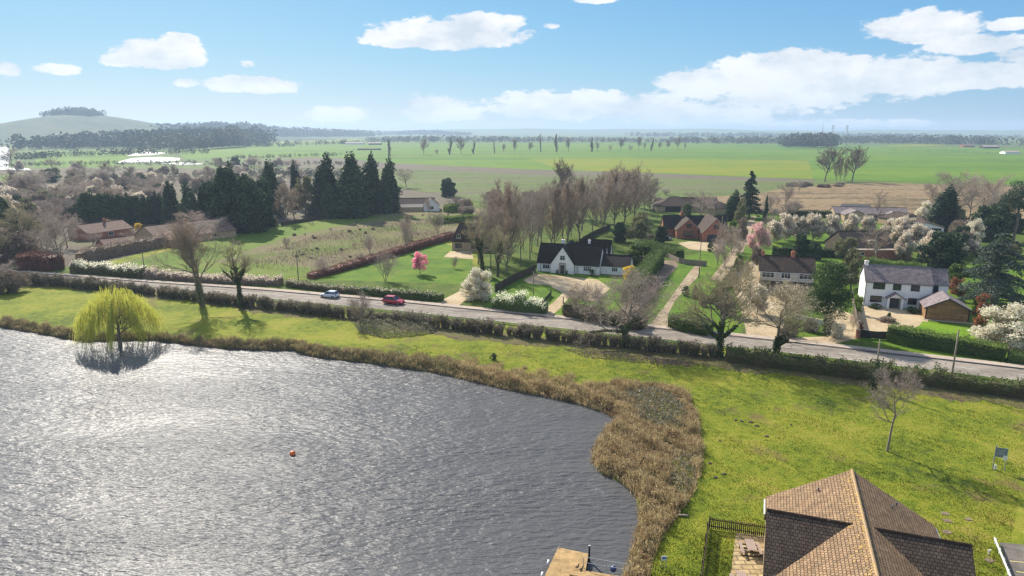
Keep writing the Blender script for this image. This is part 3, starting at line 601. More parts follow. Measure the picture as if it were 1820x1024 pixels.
# bare trees -------------------------------------------------------
for i in range(4): P_tree('belt%d' % i, 100+i, M_barkL if i % 2 else M_bark, M_twigP, 18, 8.5, levels=3, first=.12, spread=.62, ratio=.52, dens=1.05, kids0=2.6, kidsn=1.6, up=.22, tw=4, twl=.055, tww=.05, trunk_lv=1, r0=.012, n0=8, l0=.8)
for i in range(3): P_tree('bare%d' % i, 120+i, M_bark, M_twig, 13, 12, levels=3, first=.3, spread=.85, ratio=.66, kids0=2.6, kidsn=1.7, up=.12, tw=3, twl=.05, tww=.045, trunk_lv=1, r0=.018, n0=6, l0=.6)
for i in range(2): P_tree('poplar%d' % i, 140+i, M_bark, M_twigF, 20, 5, levels=2, dens=.9, first=.06, spread=.38, ratio=.3, kids0=4, kidsn=2, up=.3, tw=5, twl=.045, tww=.26, trunk_lv=1, r0=.045, n0=12, l0=.95)
for i in range(2): P_tree('vase%d' % i, 150+i, M_bark, M_twigF, 20, 15, dens=.7, levels=3, first=.2, spread=.55, ratio=.62, kids0=3, kidsn=1.6, up=.12, tw=3, twl=.05, tww=.13, trunk_lv=1, r0=.02, n0=6, l0=.62)
for i in range(2): P_tree('shrubby%d' % i, 160+i, M_bark, M_twig, 5, 5, levels=2, first=.1, spread=.7, ratio=.6, kids0=3.5, kidsn=2.6, up=.1, tw=7, twl=.09, tww=.03, trunk_lv=0, r0=.014, n0=4, l0=.5, stems=3)
P_tree('hero_twin', 21, M_barkL, M_twigP, 17.5, 13.5, levels=4, first=.35, spread=.55, ratio=.62, kids0=2.2, kidsn=1.25, up=.14, tw=3, twl=.035, tww=.032, trunk_lv=2, r0=.026, n0=7, l0=.62, stems=2, ivy=1500, ivyz=.3)
P_tree('hero_pollard', 22, M_bark, M_twigO, 13.9, 10.5, levels=3, first=.45, spread=.7, ratio=.42, kids0=3, kidsn=1.5, up=.14, tw=5, twl=.05, tww=.03, trunk_lv=1, r0=.03, n0=8, l0=.75, ivy=6500, ivyz=.62)
P_tree('hero_wide', 25, M_bark, M_twig, 12.8, 18, levels=4, first=.25, spread=1.0, ratio=.78, kids0=2.4, kidsn=1.35, up=.06, tw=3, twl=.045, tww=.028, trunk_lv=2, r0=.03, n0=6, l0=.48, ivy=4500, ivyz=.36)
P_tree('hero_ivy', 26, M_bark, M_twigO, 14.8, 15, levels=4, first=.25, spread=.72, ratio=.66, kids0=2.4, kidsn=1.35, up=.12, tw=3, twl=.04, tww=.027, trunk_lv=2, r0=.026, n0=7, l0=.62, ivy=5200, ivyz=.36)
P_tree('hero_pale', 27, M_bark, M_twigO, 13, 12.5, levels=4, first=.2, spread=.75, ratio=.68, kids0=2.6, kidsn=1.35, up=.08, tw=3, twl=.04, tww=.027, trunk_lv=2, r0=.024, n0=6, l0=.58, ivy=4200, ivyz=.36, cards_=(M_cream, 3500, .13))
P_tree('lawn_tree', 28, M_barkL, M_twig, 9, 6.2, levels=3, first=.38, spread=.7, ratio=.62, kids0=2.3, kidsn=1.7, up=.16, tw=3, twl=.045, tww=.018, trunk_lv=2, r0=.017, n0=6, l0=.66)
P_tree('ivy_round', 29, M_bark, M_twigO, 14, 11, levels=3, first=.2, spread=.8, ratio=.66, kids0=3, kidsn=1.7, up=.12, tw=3, twl=.05, tww=.045, trunk_lv=1, r0=.02, n0=6, l0=.6, ivy=5000, ivyz=.75)
P_tree('silver_birch', 30, mat('white_birch_bark', [(.35, .32, .30), (.55, .52, .50)], 4), M_twigP, 13, 5.5, levels=3, first=.25, spread=.55, ratio=.4, kids0=3, kidsn=1.6, up=.05, tw=4, twl=.06, tww=.03, trunk_lv=0, r0=.010, n0=8, l0=.85)
# leafy / blossom ---------------------------------------------------
for i in range(3): P_leaf('blossom%d' % i, 200+i, crown_blobs(rg, 5.5, 6.5, .2, 16, .24), 5.5, 6.5, 4200, .26, M_cream, M_bark, (.13, .4), hollow=.1, twigs=(M_twig, 2600, .05), second=(M_white, .22, .4))
for i in range(2): P_leaf('snow%d' % i, 210+i, crown_blobs(rg, 6, 7, .1, 20, .24), 6, 7, 9000, .20, M_white, M_bark, (.13, .4), hollow=.35, twigs=(M_twigO, 1500, .04), second=(M_cream, .3, 0))
P_leaf('pinkball', 220, crown_blobs(rg, 6, 5.4, .28, 18, .22), 6, 5.4, 6000, .22, M_pink, M_bark, (.12, .4), hollow=.3, twigs=(M_bark, 500, .04))
P_leaf('pinkpale', 221, crown_blobs(rg, 7, 9, .25, 18, .22), 7, 9, 7000, .28, M_pinkP, M_bark, (.15, .4), hollow=.3, twigs=(M_twig, 900, .05))
for i in range(3): P_leaf('conifer%d' % i, 230+i, cone_blobs(rg, 16, 9.5, n=36, p=.36, tops=4), 16, 9.5, 17000, .55, M_dark, M_bark, (.3, .5), hollow=.6, up=.5, second=(M_mid, .12, .3))
for i in range(2): P_leaf('darkbushy%d' % i, 240+i, crown_blobs(rg, 9, 9, .06, 24, .24), 9, 9, 14000, .42, M_dark, M_bark, (.25, .4), hollow=.6, second=(M_mid, .25, .4))
P_leaf('cypress', 250, cone_blobs(rg, 12, 2.2, n=20, p=.45), 12, 2.2, 5000, .3, M_dark, M_bark, (.15, .3), hollow=.6, up=1.0)
P_leaf('oliveround', 251, crown_blobs(rg, 9, 8, .15, 20, .22), 9, 8, 7000, .36, M_olive, M_bark, (.2, .5), hollow=.3, twigs=(M_twig, 700, .05))
P_leaf('greenround', 252, crown_blobs(rg, 5, 5.5, .08, 18, .25), 5, 5.5, 7500, .25, M_hedge, M_bark, (.15, .4), hollow=.6, second=(M_hedgeB, .2, .5))
P_leaf('brightbush', 253, crown_blobs(rg, 3.5, 4, .08, 14, .26), 3.5, 4, 4500, .2, M_hedgeB, M_bark, (.1, .4), hollow=.6)
P_leaf('yellowbush', 254, crown_blobs(rg, 5, 3.6, .1, 16, .24), 5, 3.6, 4200, .2, M_yellow, M_bark, (.1, .4), hollow=.4, twigs=(M_twigO, 400, .03))
P_leaf('redbush', 255, crown_blobs(rg, 3.6, 4, .08, 14, .25), 3.6, 4, 3600, .22, M_red, M_bark, (.1, .4), hollow=.5, second=(M_hedge, .25, 0))
P_leaf('brownbush', 256, crown_blobs(rg, 4, 6, .05, 16, .26), 4, 6, 4500, .26, M_brown, M_bark, (.1, .4), hollow=.3, twigs=(M_twig, 1500, .04))
P_leaf('darkbush', 257, crown_blobs(rg, 2.6, 2.6, .08, 12, .27), 2.6, 2.6, 3000, .16, M_ivy, M_bark, (.08, .4), hollow=.6)
def P_cedar(key, seed, H, W, leafm, tiers=13, n=11000, sz=.38, droop=.1, p=.75):
    rng = np.random.default_rng(seed); c = Cloud(); t = Cloud(); zs = np.linspace(.12, .97, tiers)
    t.add(*tubes(np.array([[0, 0, 0], [0, 0, H*.5]]), np.array([[0, 0, H*.5], [0, 0, H*.97]]), [W*.035, W*.022], [W*.022, W*.004], 7)); C = []; D = []
    for z in zs:
        L = W/2*(1-z)**p*1.02+.25
        for _ in range(7):
            a = rng.random()*6.28; l = L*rng.uniform(.7, 1.08); d = np.array([math.cos(a), math.sin(a), 0]); k = int(n/tiers/7*(.4+1.3*(1-z)))
            f = rng.random(k)**.7; wdt = .20*l*(1-f*.6); q = d*f[:, None]*l+np.stack([-d[1]*rng.normal(size=k)*wdt, d[0]*rng.normal(size=k)*wdt, z*H+.06*l-droop*l*f**2*2+rng.normal(size=k)*.12], 1)
            C.append(q); D.append(np.tile(d*1.1+[0, 0, -.1], (k, 1))); t.add(*tubes([[0, 0, z*H-.05*l]], [[d[0]*l*.8, d[1]*l*.8, z*H-droop*l*.9]], [.02*l], [.006*l], 4))
    c.add(*cards(np.concatenate(C), sz, rng, 2.2, np.concatenate(D))); PROTO[key] = [('trunk', mk(t.mesh('trunk', True), [M_bark]), None), ('crown', mk(c.mesh('crown'), [leafm]), None)]; SIZE[key] = (H, W)
P_cedar('cedar', 300, 17, 11, M_dark, 22, 15000, .5)
P_cedar('bluecedar', 301, 14, 16, M_blue, 12, 26000, .36, .16, .5)
def P_pine(key, seed, H, W, leafm, nb=14, n=8000, sz=.34, z0=.45, ivy=0):
    rng = np.random.default_rng(seed); bl = []; t = Cloud(); P = [np.array([0, 0, 0.])]
    for i in range(7): P.append(P[-1]+np.array([rng.normal()*.02*H*.5, rng.normal()*.02*H*.5, H*.92/7]))
    P = np.array(P); rr = np.linspace(.022*H, .006*H, 8); t.add(*tubes(P[:-1], P[1:], rr[:-1], rr[1:], 8))
    for i in range(nb):
        z = rng.uniform(z0, 1); a = i*2.4+rng.random(); r = W/2*.75*(1.15-z)**.5*rng.uniform(.5, 1.1)*(.95 if z < .93 else .3); b = np.interp(z*H*.92, P[:, 2], P[:, 0]), np.interp(z*H*.92, P[:, 2], P[:, 1])
        c = (b[0]+r*math.cos(a), b[1]+r*math.sin(a), z*H*.97); s = W*rng.uniform(.13, .2); bl.append((*c, s, s, s*.62)); t.add(*tubes([[b[0], b[1], z*H*.88]], [[c[0], c[1], c[2]-.05*s]], [.006*H], [.002*H], 5))
    C, D = blobs_pts(rng, bl, n, .35); c = Cloud(); c.add(*cards(C, sz, rng, 3, D+[0, 0, .4])); PROTO[key] = [('trunk', mk(t.mesh('trunk', True), [M_bark]), None), ('crown', mk(c.mesh('crown'), [leafm]), None)]; SIZE[key] = (H, W)
    if ivy:
        f = rng.random((ivy, 1)); q = np.column_stack([rng.normal(size=ivy)*.35, rng.normal(size=ivy)*.35, f[:, 0]*H*.36]); V, F = cards(q, .22, rng, 1.3); PROTO[key].append(('ivy', mk(mesh_np('ivy', V, F), [M_ivy]), None))
P_pine('pine', 310, 15, 10, M_dark, 18, 9000); P_pine('pine_ivy', 311, 12.5, 8, M_mid, 44, 17000, .3, .30, ivy=2500)
# willow ------------------------------------------------------------
def P_willow():
    rng = np.random.default_rng(9); S = skeleton(rng, levels=3, first=.3, spread=.85, l0=.45, ratio=.85, n0=5, kids0=2.6, kidsn=1.6, up=.05, r0=.032, wob=.14); H, W = 11.2, 14
    P0 = np.array([s[0] for s in S]); P1 = np.array([s[1] for s in S]); R0 = np.array([s[2] for s in S]); R1 = np.array([s[3] for s in S]); LV = np.array([s[4] for s in S])
    # fit the limbs inside the dome
    sc_ = np.array([W/2*.8/np.percentile(np.abs(P1[:, :2]), 99), 0, H*.92/P1[:, 2].max()]); sc_[1] = sc_[0]; P0 = P0*sc_; P1 = P1*sc_
    t = LV <= 1; V, F = tubes(P0[t], P1[t], R0[t]*H, R1[t]*H, 7); tr = mk(mesh_np('trunk', V, F, smooth=True), [M_bark])
    c = Cloud(); c.add(*tubes(P0[~t], P1[~t], np.maximum(R0[~t]*H*.6, .02), np.maximum(R1[~t]*H*.6, .015), 3), 1)
    n = 2100; a = rng.random(n)*2*PI; a = a+.22*np.sin(a*9+2)+.12*np.sin(a*17); q = rng.random(n)**.5; lob = 1+.09*np.sin(a*3+1)+.06*np.sin(a*7)+.05*rng.normal(size=n); r = W/2*q*.93*lob; z = H*(1-.5*q**2.2)*(1+.05*np.sin(a*5+q*4)+.05*np.sin(a*11))-rng.random(n)*1.1
    p = np.column_stack([r*np.cos(a), r*np.sin(a), z]); L = (z-rng.uniform(.5, 4.4, n)-.6*(1-q)*H*.6).clip(1.2, 9.5); out = np.column_stack([np.cos(a), np.sin(a), np.zeros(n)])*.35
    for k in range(7):
        f0, f1 = k/7, (k+1)/7; d = out*(1-f0)*.9*q[:, None]+[0, 0, -1]; d = nrm(d+rng.normal(size=(n, 3))*.05); e = p+d*(L/7)[:, None]; c.add(*ribbons(p, e, .04, .035, rng))
        m = 2
        for _ in range(m): g = rng.random((n, 1)); C = p*(1-g)+e*g+rng.normal(size=(n, 3))*.05; c.add(*cards(C, .16, rng, 3.2, [0, 0, -1.]))
        p = e
    PROTO['willow'] = [('trunk', tr, None), ('crown', mk(c.mesh('crown'), [M_willow, M_bark]), None)]; SIZE['willow'] = (H, W)
P_willow()
# gappy hedge plants and small clumps -------------------------------
def P_stump(key, seed, H=1.9, W=1.1, n=900, lm=M_hedgeD):
    rng = np.random.default_rng(seed); c = Cloud(); k = 26; a = rng.random(k)*6.28; r0 = rng.random(k)*W*.14; r1 = rng.uniform(.1, .5, k)*W; P0 = np.column_stack([r0*np.cos(a), r0*np.sin(a), np.zeros(k)]); P1 = np.column_stack([r1*np.cos(a), r1*np.sin(a), H*rng.uniform(.75, 1.15, k)])
    c.add(*tubes(P0, P1, np.full(k, .035), np.full(k, .014), 3), 0); i = rng.integers(0, k, 260); f = rng.uniform(.4, 1, (260, 1)); b = P0[i]*(1-f)+P1[i]*f; c.add(*ribbons(b, b+nrm(rng.normal(size=(260, 3))+[0, 0, .8])*.4, .02, .01, rng), 0)
    cr = c.mesh('stems'); i = rng.integers(0, k, n); f = rng.uniform(.05, .98, (n, 1)); q = P0[i]*(1-f)+P1[i]*f+rng.normal(size=(n, 3))*.09; V, F = cards(q, .13, rng, 1.4)
    PROTO[key] = [('stems', mk(cr, [M_twig]), None), ('leaves', mk(mesh_np('leaves', V, F), [lm]), None)]; SIZE[key] = (H, W)
for i in range(4): P_stump('stump%d' % i, 400+i, 1.95, 1.15+.25*i, 1000)

def PT(key, bx, by, ty, wpx, label, cat='tree', name='bare_tree', group=None, z=0, rz=None):
    """plant a prototype with its foot seen at (bx,by), its top at ty and a crown wpx wide"""
    p = G(bx, by); H, W = SIZE[key]; h = max(.4, HT(bx, by, ty)); o = place(key, (p.x, p.y, z), h/H, max(.2, WD(bx, by, wpx)/W), rz, label, cat, name, group); return o

# hedges ------------------------------------------------------------
def hedge(name, px, h, wd, lm, label, cat='hedge', dens=55, sz=.17, top=None, topf=.8, jag=.12, world=False, group=None, z=0.0, taper=0.0, core=M_core, h2=None):
    """clipped or ragged hedge along a line on the ground: dark woody inside, leaves all over"""
    P = np.array([[p[0], p[1]] for p in px]) if world else np.array([[G(*p).x, G(*p).y] for p in px]); P = resample(smooth(P, 2), .8); n = len(P)
    rng = np.random.default_rng(abs(hash(label)) % 99991 if False else sum(map(ord, label))); hs = np.interp(np.linspace(0, 1, n), np.linspace(0, 1, len(h)), h) if isinstance(h, (list, tuple)) else np.full(n, float(h))
    hs = hs*(1+rng.normal(size=n)*jag*.5); ws = wd*(1+rng.normal(size=n)*.06)
    t = np.gradient(P, axis=0); t /= np.linalg.norm(t, axis=1)[:, None]; nn = np.stack([-t[:, 1], t[:, 0]], 1); c = Cloud()
    # core: box-like loft a little inside the leaves
    prof = np.array([(-.42, 0), (-.46, .55), (-.36, .9), (.36, .9), (.46, .55), (.42, 0)]); V = np.zeros((n, 6, 3))
    for k, (u, v) in enumerate(prof): V[:, k, :2] = P+nn*(u*ws)[:, None]; V[:, k, 2] = z+hs*v
    i = np.arange(n-1); 
    for k in range(5): c.add(V.reshape(-1, 3), np.stack([i*6+k, i*6+k+1, (i+1)*6+k+1, (i+1)*6+k], 1), 2)
    c.add(V[0][[0, 1, 4, 5]], [[0, 1, 2, 3]], 2); c.add(V[-1][[0, 1, 4, 5]], [[0, 1, 2, 3]], 2)
    L = np.linalg.norm(np.diff(P, axis=0), axis=1).sum(); per = 2*hs.mean()+ws.mean(); N_ = int(L*per*dens)
    j = rng.integers(0, n-1, N_); f = rng.random((N_, 1)); B = P[j]*(1-f)+P[j+1]*f; hh = hs[j]; ww = ws[j]; s = rng.random(N_)*per; sl_ = 2*hs.mean()
    side = s < sl_; u = np.where(side, np.where(rng.random(N_) < .5, -.5, .5), rng.uniform(-.5, .5, N_)); v = np.where(side, rng.random(N_), 1.0)
    u = u*(1-taper*v); u = u*np.where(side, np.where(v > .85, .9, 1), 1); q = np.zeros((N_, 3)); q[:, :2] = B+nn[j]*(u*ww)[:, None]+rng.normal(size=(N_, 2))*sz*.45; q[:, 2] = z+np.maximum(.03, v*hh+rng.normal(size=N_)*(sz*.35+jag*hh*.25)*np.where(side, 1, 1.0))
    dirn = np.zeros((N_, 3)); dirn[:, :2] = nn[j]*np.sign(u)[:, None]*side[:, None]; dirn[:, 2] = (~side)*1.0
    mi = np.zeros(N_, int)
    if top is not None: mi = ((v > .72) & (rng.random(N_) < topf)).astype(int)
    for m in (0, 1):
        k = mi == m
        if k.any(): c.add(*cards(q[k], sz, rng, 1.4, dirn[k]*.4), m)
    if core is M_core: core = lm
    o = link(name, c.mesh(name), None, [lm, top or lm, core]); tag(o, label, cat, group); return o

# ---------------------------------------------------------------- buildings
M_wwall = mat('white_render', [(.76, .75, .72), (.87, .86, .83)], 1.5, fine=.08, fscale=12, bump=.01)
M_slate = tilemat('grey_slate_roof', [(.24, .20, .205), (.33, .28, .285)], .6, .33, .03, (.06, .05, .05))
M_blackroof = tilemat('dark_tile_roof', [(.030, .024, .022), (.055, .042, .036)], .25, .2, .02, (.015, .013, .012), moss=(.06, .065, .03))
M_brownroof = tilemat('brown_tile_roof', [(.065, .045, .036), (.115, .08, .06)], .33, .3, .03, (.03, .02, .015), moss=(.10, .10, .05))
M_pinkroof = tilemat('weathered_red_tile_roof', [(.22, .145, .11), (.30, .205, .155)], .33, .3, .03, (.10, .06, .045))
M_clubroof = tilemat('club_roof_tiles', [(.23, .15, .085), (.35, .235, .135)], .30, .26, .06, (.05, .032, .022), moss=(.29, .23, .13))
M_clubdark = tilemat('club_roof_tiles_mossy_shaded', [(.085, .06, .045), (.13, .095, .07)], .30, .26, .06, (.02, .015, .012), moss=(.14, .125, .085))  # darker club tiles: shade of the cross roof painted in, plus moss
M_lichen = mat('orange_lichen_ridge', [(.36, .25, .17), (.42, .29, .16), (.52, .33, .08)], 2.5, fine=.4, fscale=9)
M_brick = tilemat('red_brick', [(.34, .11, .065), (.46, .16, .095)], .225, .075, .006, (.35, .28, .22))
M_tanwall = tilemat('buff_brick', [(.42, .31, .18), (.50, .38, .24)], .225, .075, .006, (.40, .34, .26))
M_wood = tilemat('cedar_boards', [(.29, .165, .075), (.42, .25, .115)], 3.2, .16, .02, (.05, .028, .015))
M_frameW = mat('white_upvc', (.72, .72, .70), 3, rough=.4); M_frameD = mat('dark_frame', (.045, .045, .05), 3, rough=.5)
M_glass = glassmat('window_glass'); M_doorD = mat('dark_door', (.05, .05, .055), 3, rough=.5)
M_facia = mat('pale_bargeboard', (.36, .30, .24), 3); M_lead = mat('lead_grey', (.15, .15, .16), 3)
M_stone = mat('buff_stone', (.42, .35, .26), 3, fine=.2); M_pot = mat('terracotta', (.42, .18, .10), 5)
M_steel = mat('galvanised_steel', (.40, .41, .42), 5, rough=.5, metal=.6); M_whitepaint = mat('white_paint', (.74, .74, .72), 5, rough=.5, fine=.1)
M_pole = mat('weathered_pole', [(.20, .16, .11), (.32, .27, .19)], 2, fine=.3); M_fenceD = mat('dark_stained_timber', (.075, .055, .035), 5, fine=.3)
M_fenceL = mat('silvered_timber', [(.22, .18, .14), (.33, .28, .22)], 3, fine=.3); M_black = mat('black_paint', (.018, .018, .02), 4, rough=.45); M_cable = mat('cable', (.04, .04, .045), 3)
def uvbuild(mb, name, mats, parent):
    o = mb.build(name, mats, parent); me = o.data; uv = me.uv_layers.new(name='UVMap').data
    for p in me.polygons:
        n = p.normal; u = Vector((0, 0, 1)).cross(n)
        if u.length < .05: u = Vector((1, 0, 0))
        u.normalize(); v = n.cross(u)
        for li, vi in zip(p.loop_indices, p.vertices):
            c = me.vertices[vi].co; uv[li].uv = (c.dot(u), c.dot(v))
    return o
def slabs(mb, quads, th=.14, m=0):
    for q in quads:
        a = [Vector(p) for p in q]; n = (a[1]-a[0]).cross(a[2]-a[0]).normalized()
        if n.z < 0: a = a[::-1]; n = -n
        b = [p-n*th for p in a]
        if len(a) == 4: mb.hexa(b+a, m)
        else:
            i = len(mb.v); mb.v += [tuple(p) for p in b+a]; mb.f += [[i+2, i+1, i], [i+3, i+4, i+5], [i, i+1, i+4, i+3], [i+1, i+2, i+5, i+4], [i+2, i, i+3, i+5]]; mb.m += [m]*5
def gable(root, x0, x1, y0, y1, ev, rg_, wall, roof, axis='x', ov=.3, ovg=.2, th=.14, ridgem=None, hip=None, wname='wall', rname='roof', z0=0.0, barge=None):
    """walls under a pitched roof; ridge along axis; hip = (h0, h1) pulls the ridge ends in"""
    def M(a, b, z): return (a, b, z) if axis == 'x' else (b, a, z)
    if axis == 'y': x0, x1, y0, y1 = y0, y1, x0, x1      # now (x: along ridge, y: across)
    ym = (y0+y1)/2; k = (rg_-ev)/(ym-y0); h = hip or (0, 0); w = MB()
    if wall is not None:
        B = [M(x0, y0, z0), M(x1, y0, z0), M(x1, y1, z0), M(x0, y1, z0)]; T = [M(x0, y0, ev-.03), M(x1, y0, ev-.03), M(x1, y1, ev-.03), M(x0, y1, ev-.03)]
        for i in range(4): w.poly([B[i], B[(i+1) % 4], T[(i+1) % 4], T[i]])
        if not h[0]: w.poly([M(x0, y0, ev-.03), M(x0, y1, ev-.03), M(x0, ym, rg_-.06)])
        if not h[1]: w.poly([M(x1, y0, ev-.03), M(x1, y1, ev-.03), M(x1, ym, rg_-.06)])
        wo_ = uvbuild(w, wname, [wall], root)
    r = MB(); e = ev-k*ov; X0 = x0-(ovg if not h[0] else ov); X1 = x1+(ovg if not h[1] else ov); t = th*.9
    RA, RB = M(x0+h[0] if h[0] else X0, ym, rg_+t), M(x1-h[1] if h[1] else X1, ym, rg_+t)
    q = [[M(X0, y0-ov, e+t), M(X1, y0-ov, e+t), RB, RA], [M(X1, y1+ov, e+t), M(X0, y1+ov, e+t), RA, RB]]
    if h[0]: q.append([M(X0, y1+ov, e+t), M(X0, y0-ov, e+t), RA])
    if h[1]: q.append([M(X1, y0-ov, e+t), M(X1, y1+ov, e+t), RB])
    slabs(r, q, th); ro = uvbuild(r, rname, [roof], root)
    rm = MB(); rm.tube(RA, RB, .11, n=6)
    if h[0]: rm.tube(q[0][0], RA, .09, n=5); rm.tube(q[1][1], RA, .09, n=5)
    if h[1]: rm.tube(q[0][1], RB, .09, n=5); rm.tube(q[1][0], RB, .09, n=5)
    rm.build('ridge_tiles', ridgem or roof, ro)
    if barge:
        for X in ((X0-.03) if not h[0] else None, (X1+.03) if not h[1] else None):
            if X is None: continue
            bm_ = MB()
            for (ya, yb) in ((y0-ov, ym), (y1+ov, ym)):
                za, zb = e+t, rg_+t; s = .04 if X > (x0+x1)/2 else -.04
                P = [M(X, ya, za-.24), M(X+s, ya, za-.24), M(X+s, yb, zb-.24), M(X, yb, zb-.24), M(X, ya, za+.02), M(X+s, ya, za+.02), M(X+s, yb, zb+.02), M(X, yb, zb+.02)]
                bm_.hexa(P)
            bm_.build('bargeboard', barge, ro)
    return ro
def window(root, face, c, z, w, h, fm=None, bars=1, off=0.0, name='window', cross=0, surround=None):
    """face: '-y','+y','-x','+x'; c = centre along the wall; off = wall plane coordinate"""
    fm = fm or M_frameW
    def M(a, d, zz):                 # a along, d outwards
        return {'-y': (a, off-d, zz), '+y': (-a, off+d, zz), '-x': (off-d, a, zz), '+x': (off+d, a, zz)}[face]
    def bx(mb, a0, a1, d0, d1, z0, z1):
        mb.hexa([M(a0, d0, z0), M(a1, d0, z0), M(a1, d1, z0), M(a0, d1, z0), M(a0, d0, z1), M(a1, d0, z1), M(a1, d1, z1), M(a0, d1, z1)])
    mb = MB(); f = .09; a0, a1 = c-w/2, c+w/2; D0, D1 = .002, .07
    bx(mb, a0-f, a1+f, D0, D1+.03, z-f-.03, z); bx(mb, a0-f, a1+f, D0, D1, z+h, z+h+f); bx(mb, a0-f, a0, D0, D1, z+.001, z+h-.001); bx(mb, a1, a1+f, D0, D1, z+.001, z+h-.001)
    for i in range(1, bars+1):
        x = a0+w*i/(bars+1); bx(mb, x-.03, x+.03, .03, D1-.005, z+.001, z+h-.001)
    if cross: bx(mb, a0+.001, a1-.001, .028, D1-.008, z+h*.62, z+h*.62+.05)
    o = mb.build(name, fm, root); g = MB(); bx(g, a0+.002, a1-.002, .004, .03-.004, z+.002, z+h-.002); g.build('pane', M_glass, o); return o
def door(root, face, c, w, h, off, m=None, fm=None, z=0.0):
    def M(a, d, zz): return {'-y': (a, off-d, zz), '-x': (off-d, a, zz), '+x': (off+d, a, zz)}[face]
    def bx(mb, a0, a1, d0, d1, z0, z1): mb.hexa([M(a0, d0, z0), M(a1, d0, z0), M(a1, d1, z0), M(a0, d1, z0), M(a0, d0, z1), M(a1, d0, z1), M(a1, d1, z1), M(a0, d1, z1)])
    mb = MB(); bx(mb, c-w/2, c+w/2, .002, .05, z+.02, z+h)
    for i in range(2):
        for s in (-1, 1): bx(mb, c+s*w*.24-w*.16, c+s*w*.24+w*.16, .05, .07, z+.15+i*h*.5, z+.05+h*.42+i*h*.5)
    o = mb.build('door', m or M_doorD, root); f = MB(); bx(f, c-w/2-.1, c-w/2-.003, .002, .09, z, z+h+.1); bx(f, c+w/2+.003, c+w/2+.1, .002, .09, z, z+h+.1); bx(f, c-w/2, c+w/2, .002, .09, z+h+.003, z+h+.1); f.build('door_frame', fm or M_frameW, o)
    hd = MB(); hd.tube(M(c+w*.02, .08, z+h*.42), M(c+w*.02, .08, z+h*.55), .02, n=6); hd.build('handle', M_steel, o); return o
def chimney(root, x, y, z0, z1, m, s=.32, pots=2):
    mb = MB(); mb.box(x-s, x+s, y-s*.8, y+s*.8, z0, z1); mb.box(x-s-.06, x+s+.06, y-s*.8-.06, y+s*.8+.06, z1, z1+.12); o = uvbuild(mb, 'chimney', [m], root)
    for i in range(pots):
        p = MB(); px_ = x+(i-(pots-1)/2)*s*.9; p.tube((px_, y, z1+.12), (px_, y, z1+.5), .12, .1, 8); p.build('chimney_pot', M_pot, o)
    return o
def gutter(root, x0, x1, y, z, m=None, downs=()):
    mb = MB(); mb.tube((x0, y, z), (x1, y, z), .06, n=6)
    for d in downs: mb.tube((d, y+.25, z-.02), (d, y+.25, .1), .045, n=6)
    mb.build('gutter', m or M_frameD, root)

# white house with slate roof (right)
h = thing('white_house', (71.8, 135.2, 0), 'two-storey white rendered house with grey slate roof and gabled porch on the gravel drive', 'house', R(-17.3))
gable(h, 0, 11.9, 0, 6.6, 5.35, 8.0, M_wwall, M_slate, ov=.25, ridgem=M_lead)
gable(h, 11.95, 14.9, .7, 6.3, 5.2, 7.75, M_wwall, M_slate, ov=.25, ridgem=M_lead, wname='extension_wall', rname='extension_roof')
for c, z, w_, hh, b in ((2.5, 3.85, 2.0, 1.15, 2), (5.75, 3.85, 1.3, 1.1, 1), (9.0, 3.85, 1.4, 1.1, 1), (2.2, 1.15, 1.95, 1.1, 2), (8.75, 1.1, 1.4, 1.1, 1)): window(h, '-y', c, z, w_, hh, M_frameD, b)
window(h, '-y', 12.75, 3.6, .75, 1.3, M_frameD, 0, off=.7)
mb = MB(); mb.box(4.05, 4.45, -1.3, -.02, 0, 2.35); mb.box(6.55, 6.95, -1.3, -.02, 0, 2.35); mb.prism([(4.05, 2.35), (6.95, 2.35), (5.5, 3.15)], 'y', -1.28, -.02); po = mb.build('porch', M_wwall, h)
r = MB(); slabs(r, [[(3.75, -1.5, 2.22), (3.75, 0, 2.22), (5.5, 0, 3.4), (5.5, -1.5, 3.4)], [(7.25, 0, 2.22), (7.25, -1.5, 2.22), (5.5, -1.5, 3.4), (5.5, 0, 3.4)]], .14); uvbuild(r, 'porch_roof', [M_slate], po)
door(h, '-y', 5.5, 1.5, 2.15, -.25, M_doorD, M_frameD); chimney(h, .35, 3.3, 7.3, 8.75, M_wwall, .35, 1); gutter(h, -.2, 12, -.3, 5.05, M_frameD, (.1,))
for x in (3.5, 7.6):
    mb = MB(); mb.box(x-.08, x+.08, -.16, -.002, 1.85, 2.1); mb.build('wall_lamp', M_black, h)
# timber garage
h = thing('timber_garage', (78.4, 124.9, 0), 'timber-clad gabled garage with grey slate roof beside the white house', 'garage', R(-21))
gable(h, 0, 7.0, 0, 6.6, 2.5, 4.35, M_wood, M_slate, axis='y', ov=.45, ovg=.3, ridgem=M_lead, barge=M_frameD)
for x in (-.06, 6.86): mb = MB(); mb.box(x, x+.2, -.06, .14, 0, 2.45); mb.build('corner_post', M_wood, h)
mb = MB(); mb.box(-.4, 7.9, -.75, -.2, .0, .19); tag(mb.build('edging_strip', M_stone, None), 'pale edging strip along the front of the timber garage', 'edging'); bpy.data.objects['edging_strip'].location = (78.4, 124.9, 0); bpy.data.objects['edging_strip'].rotation_euler = (0, 0, R(-21))

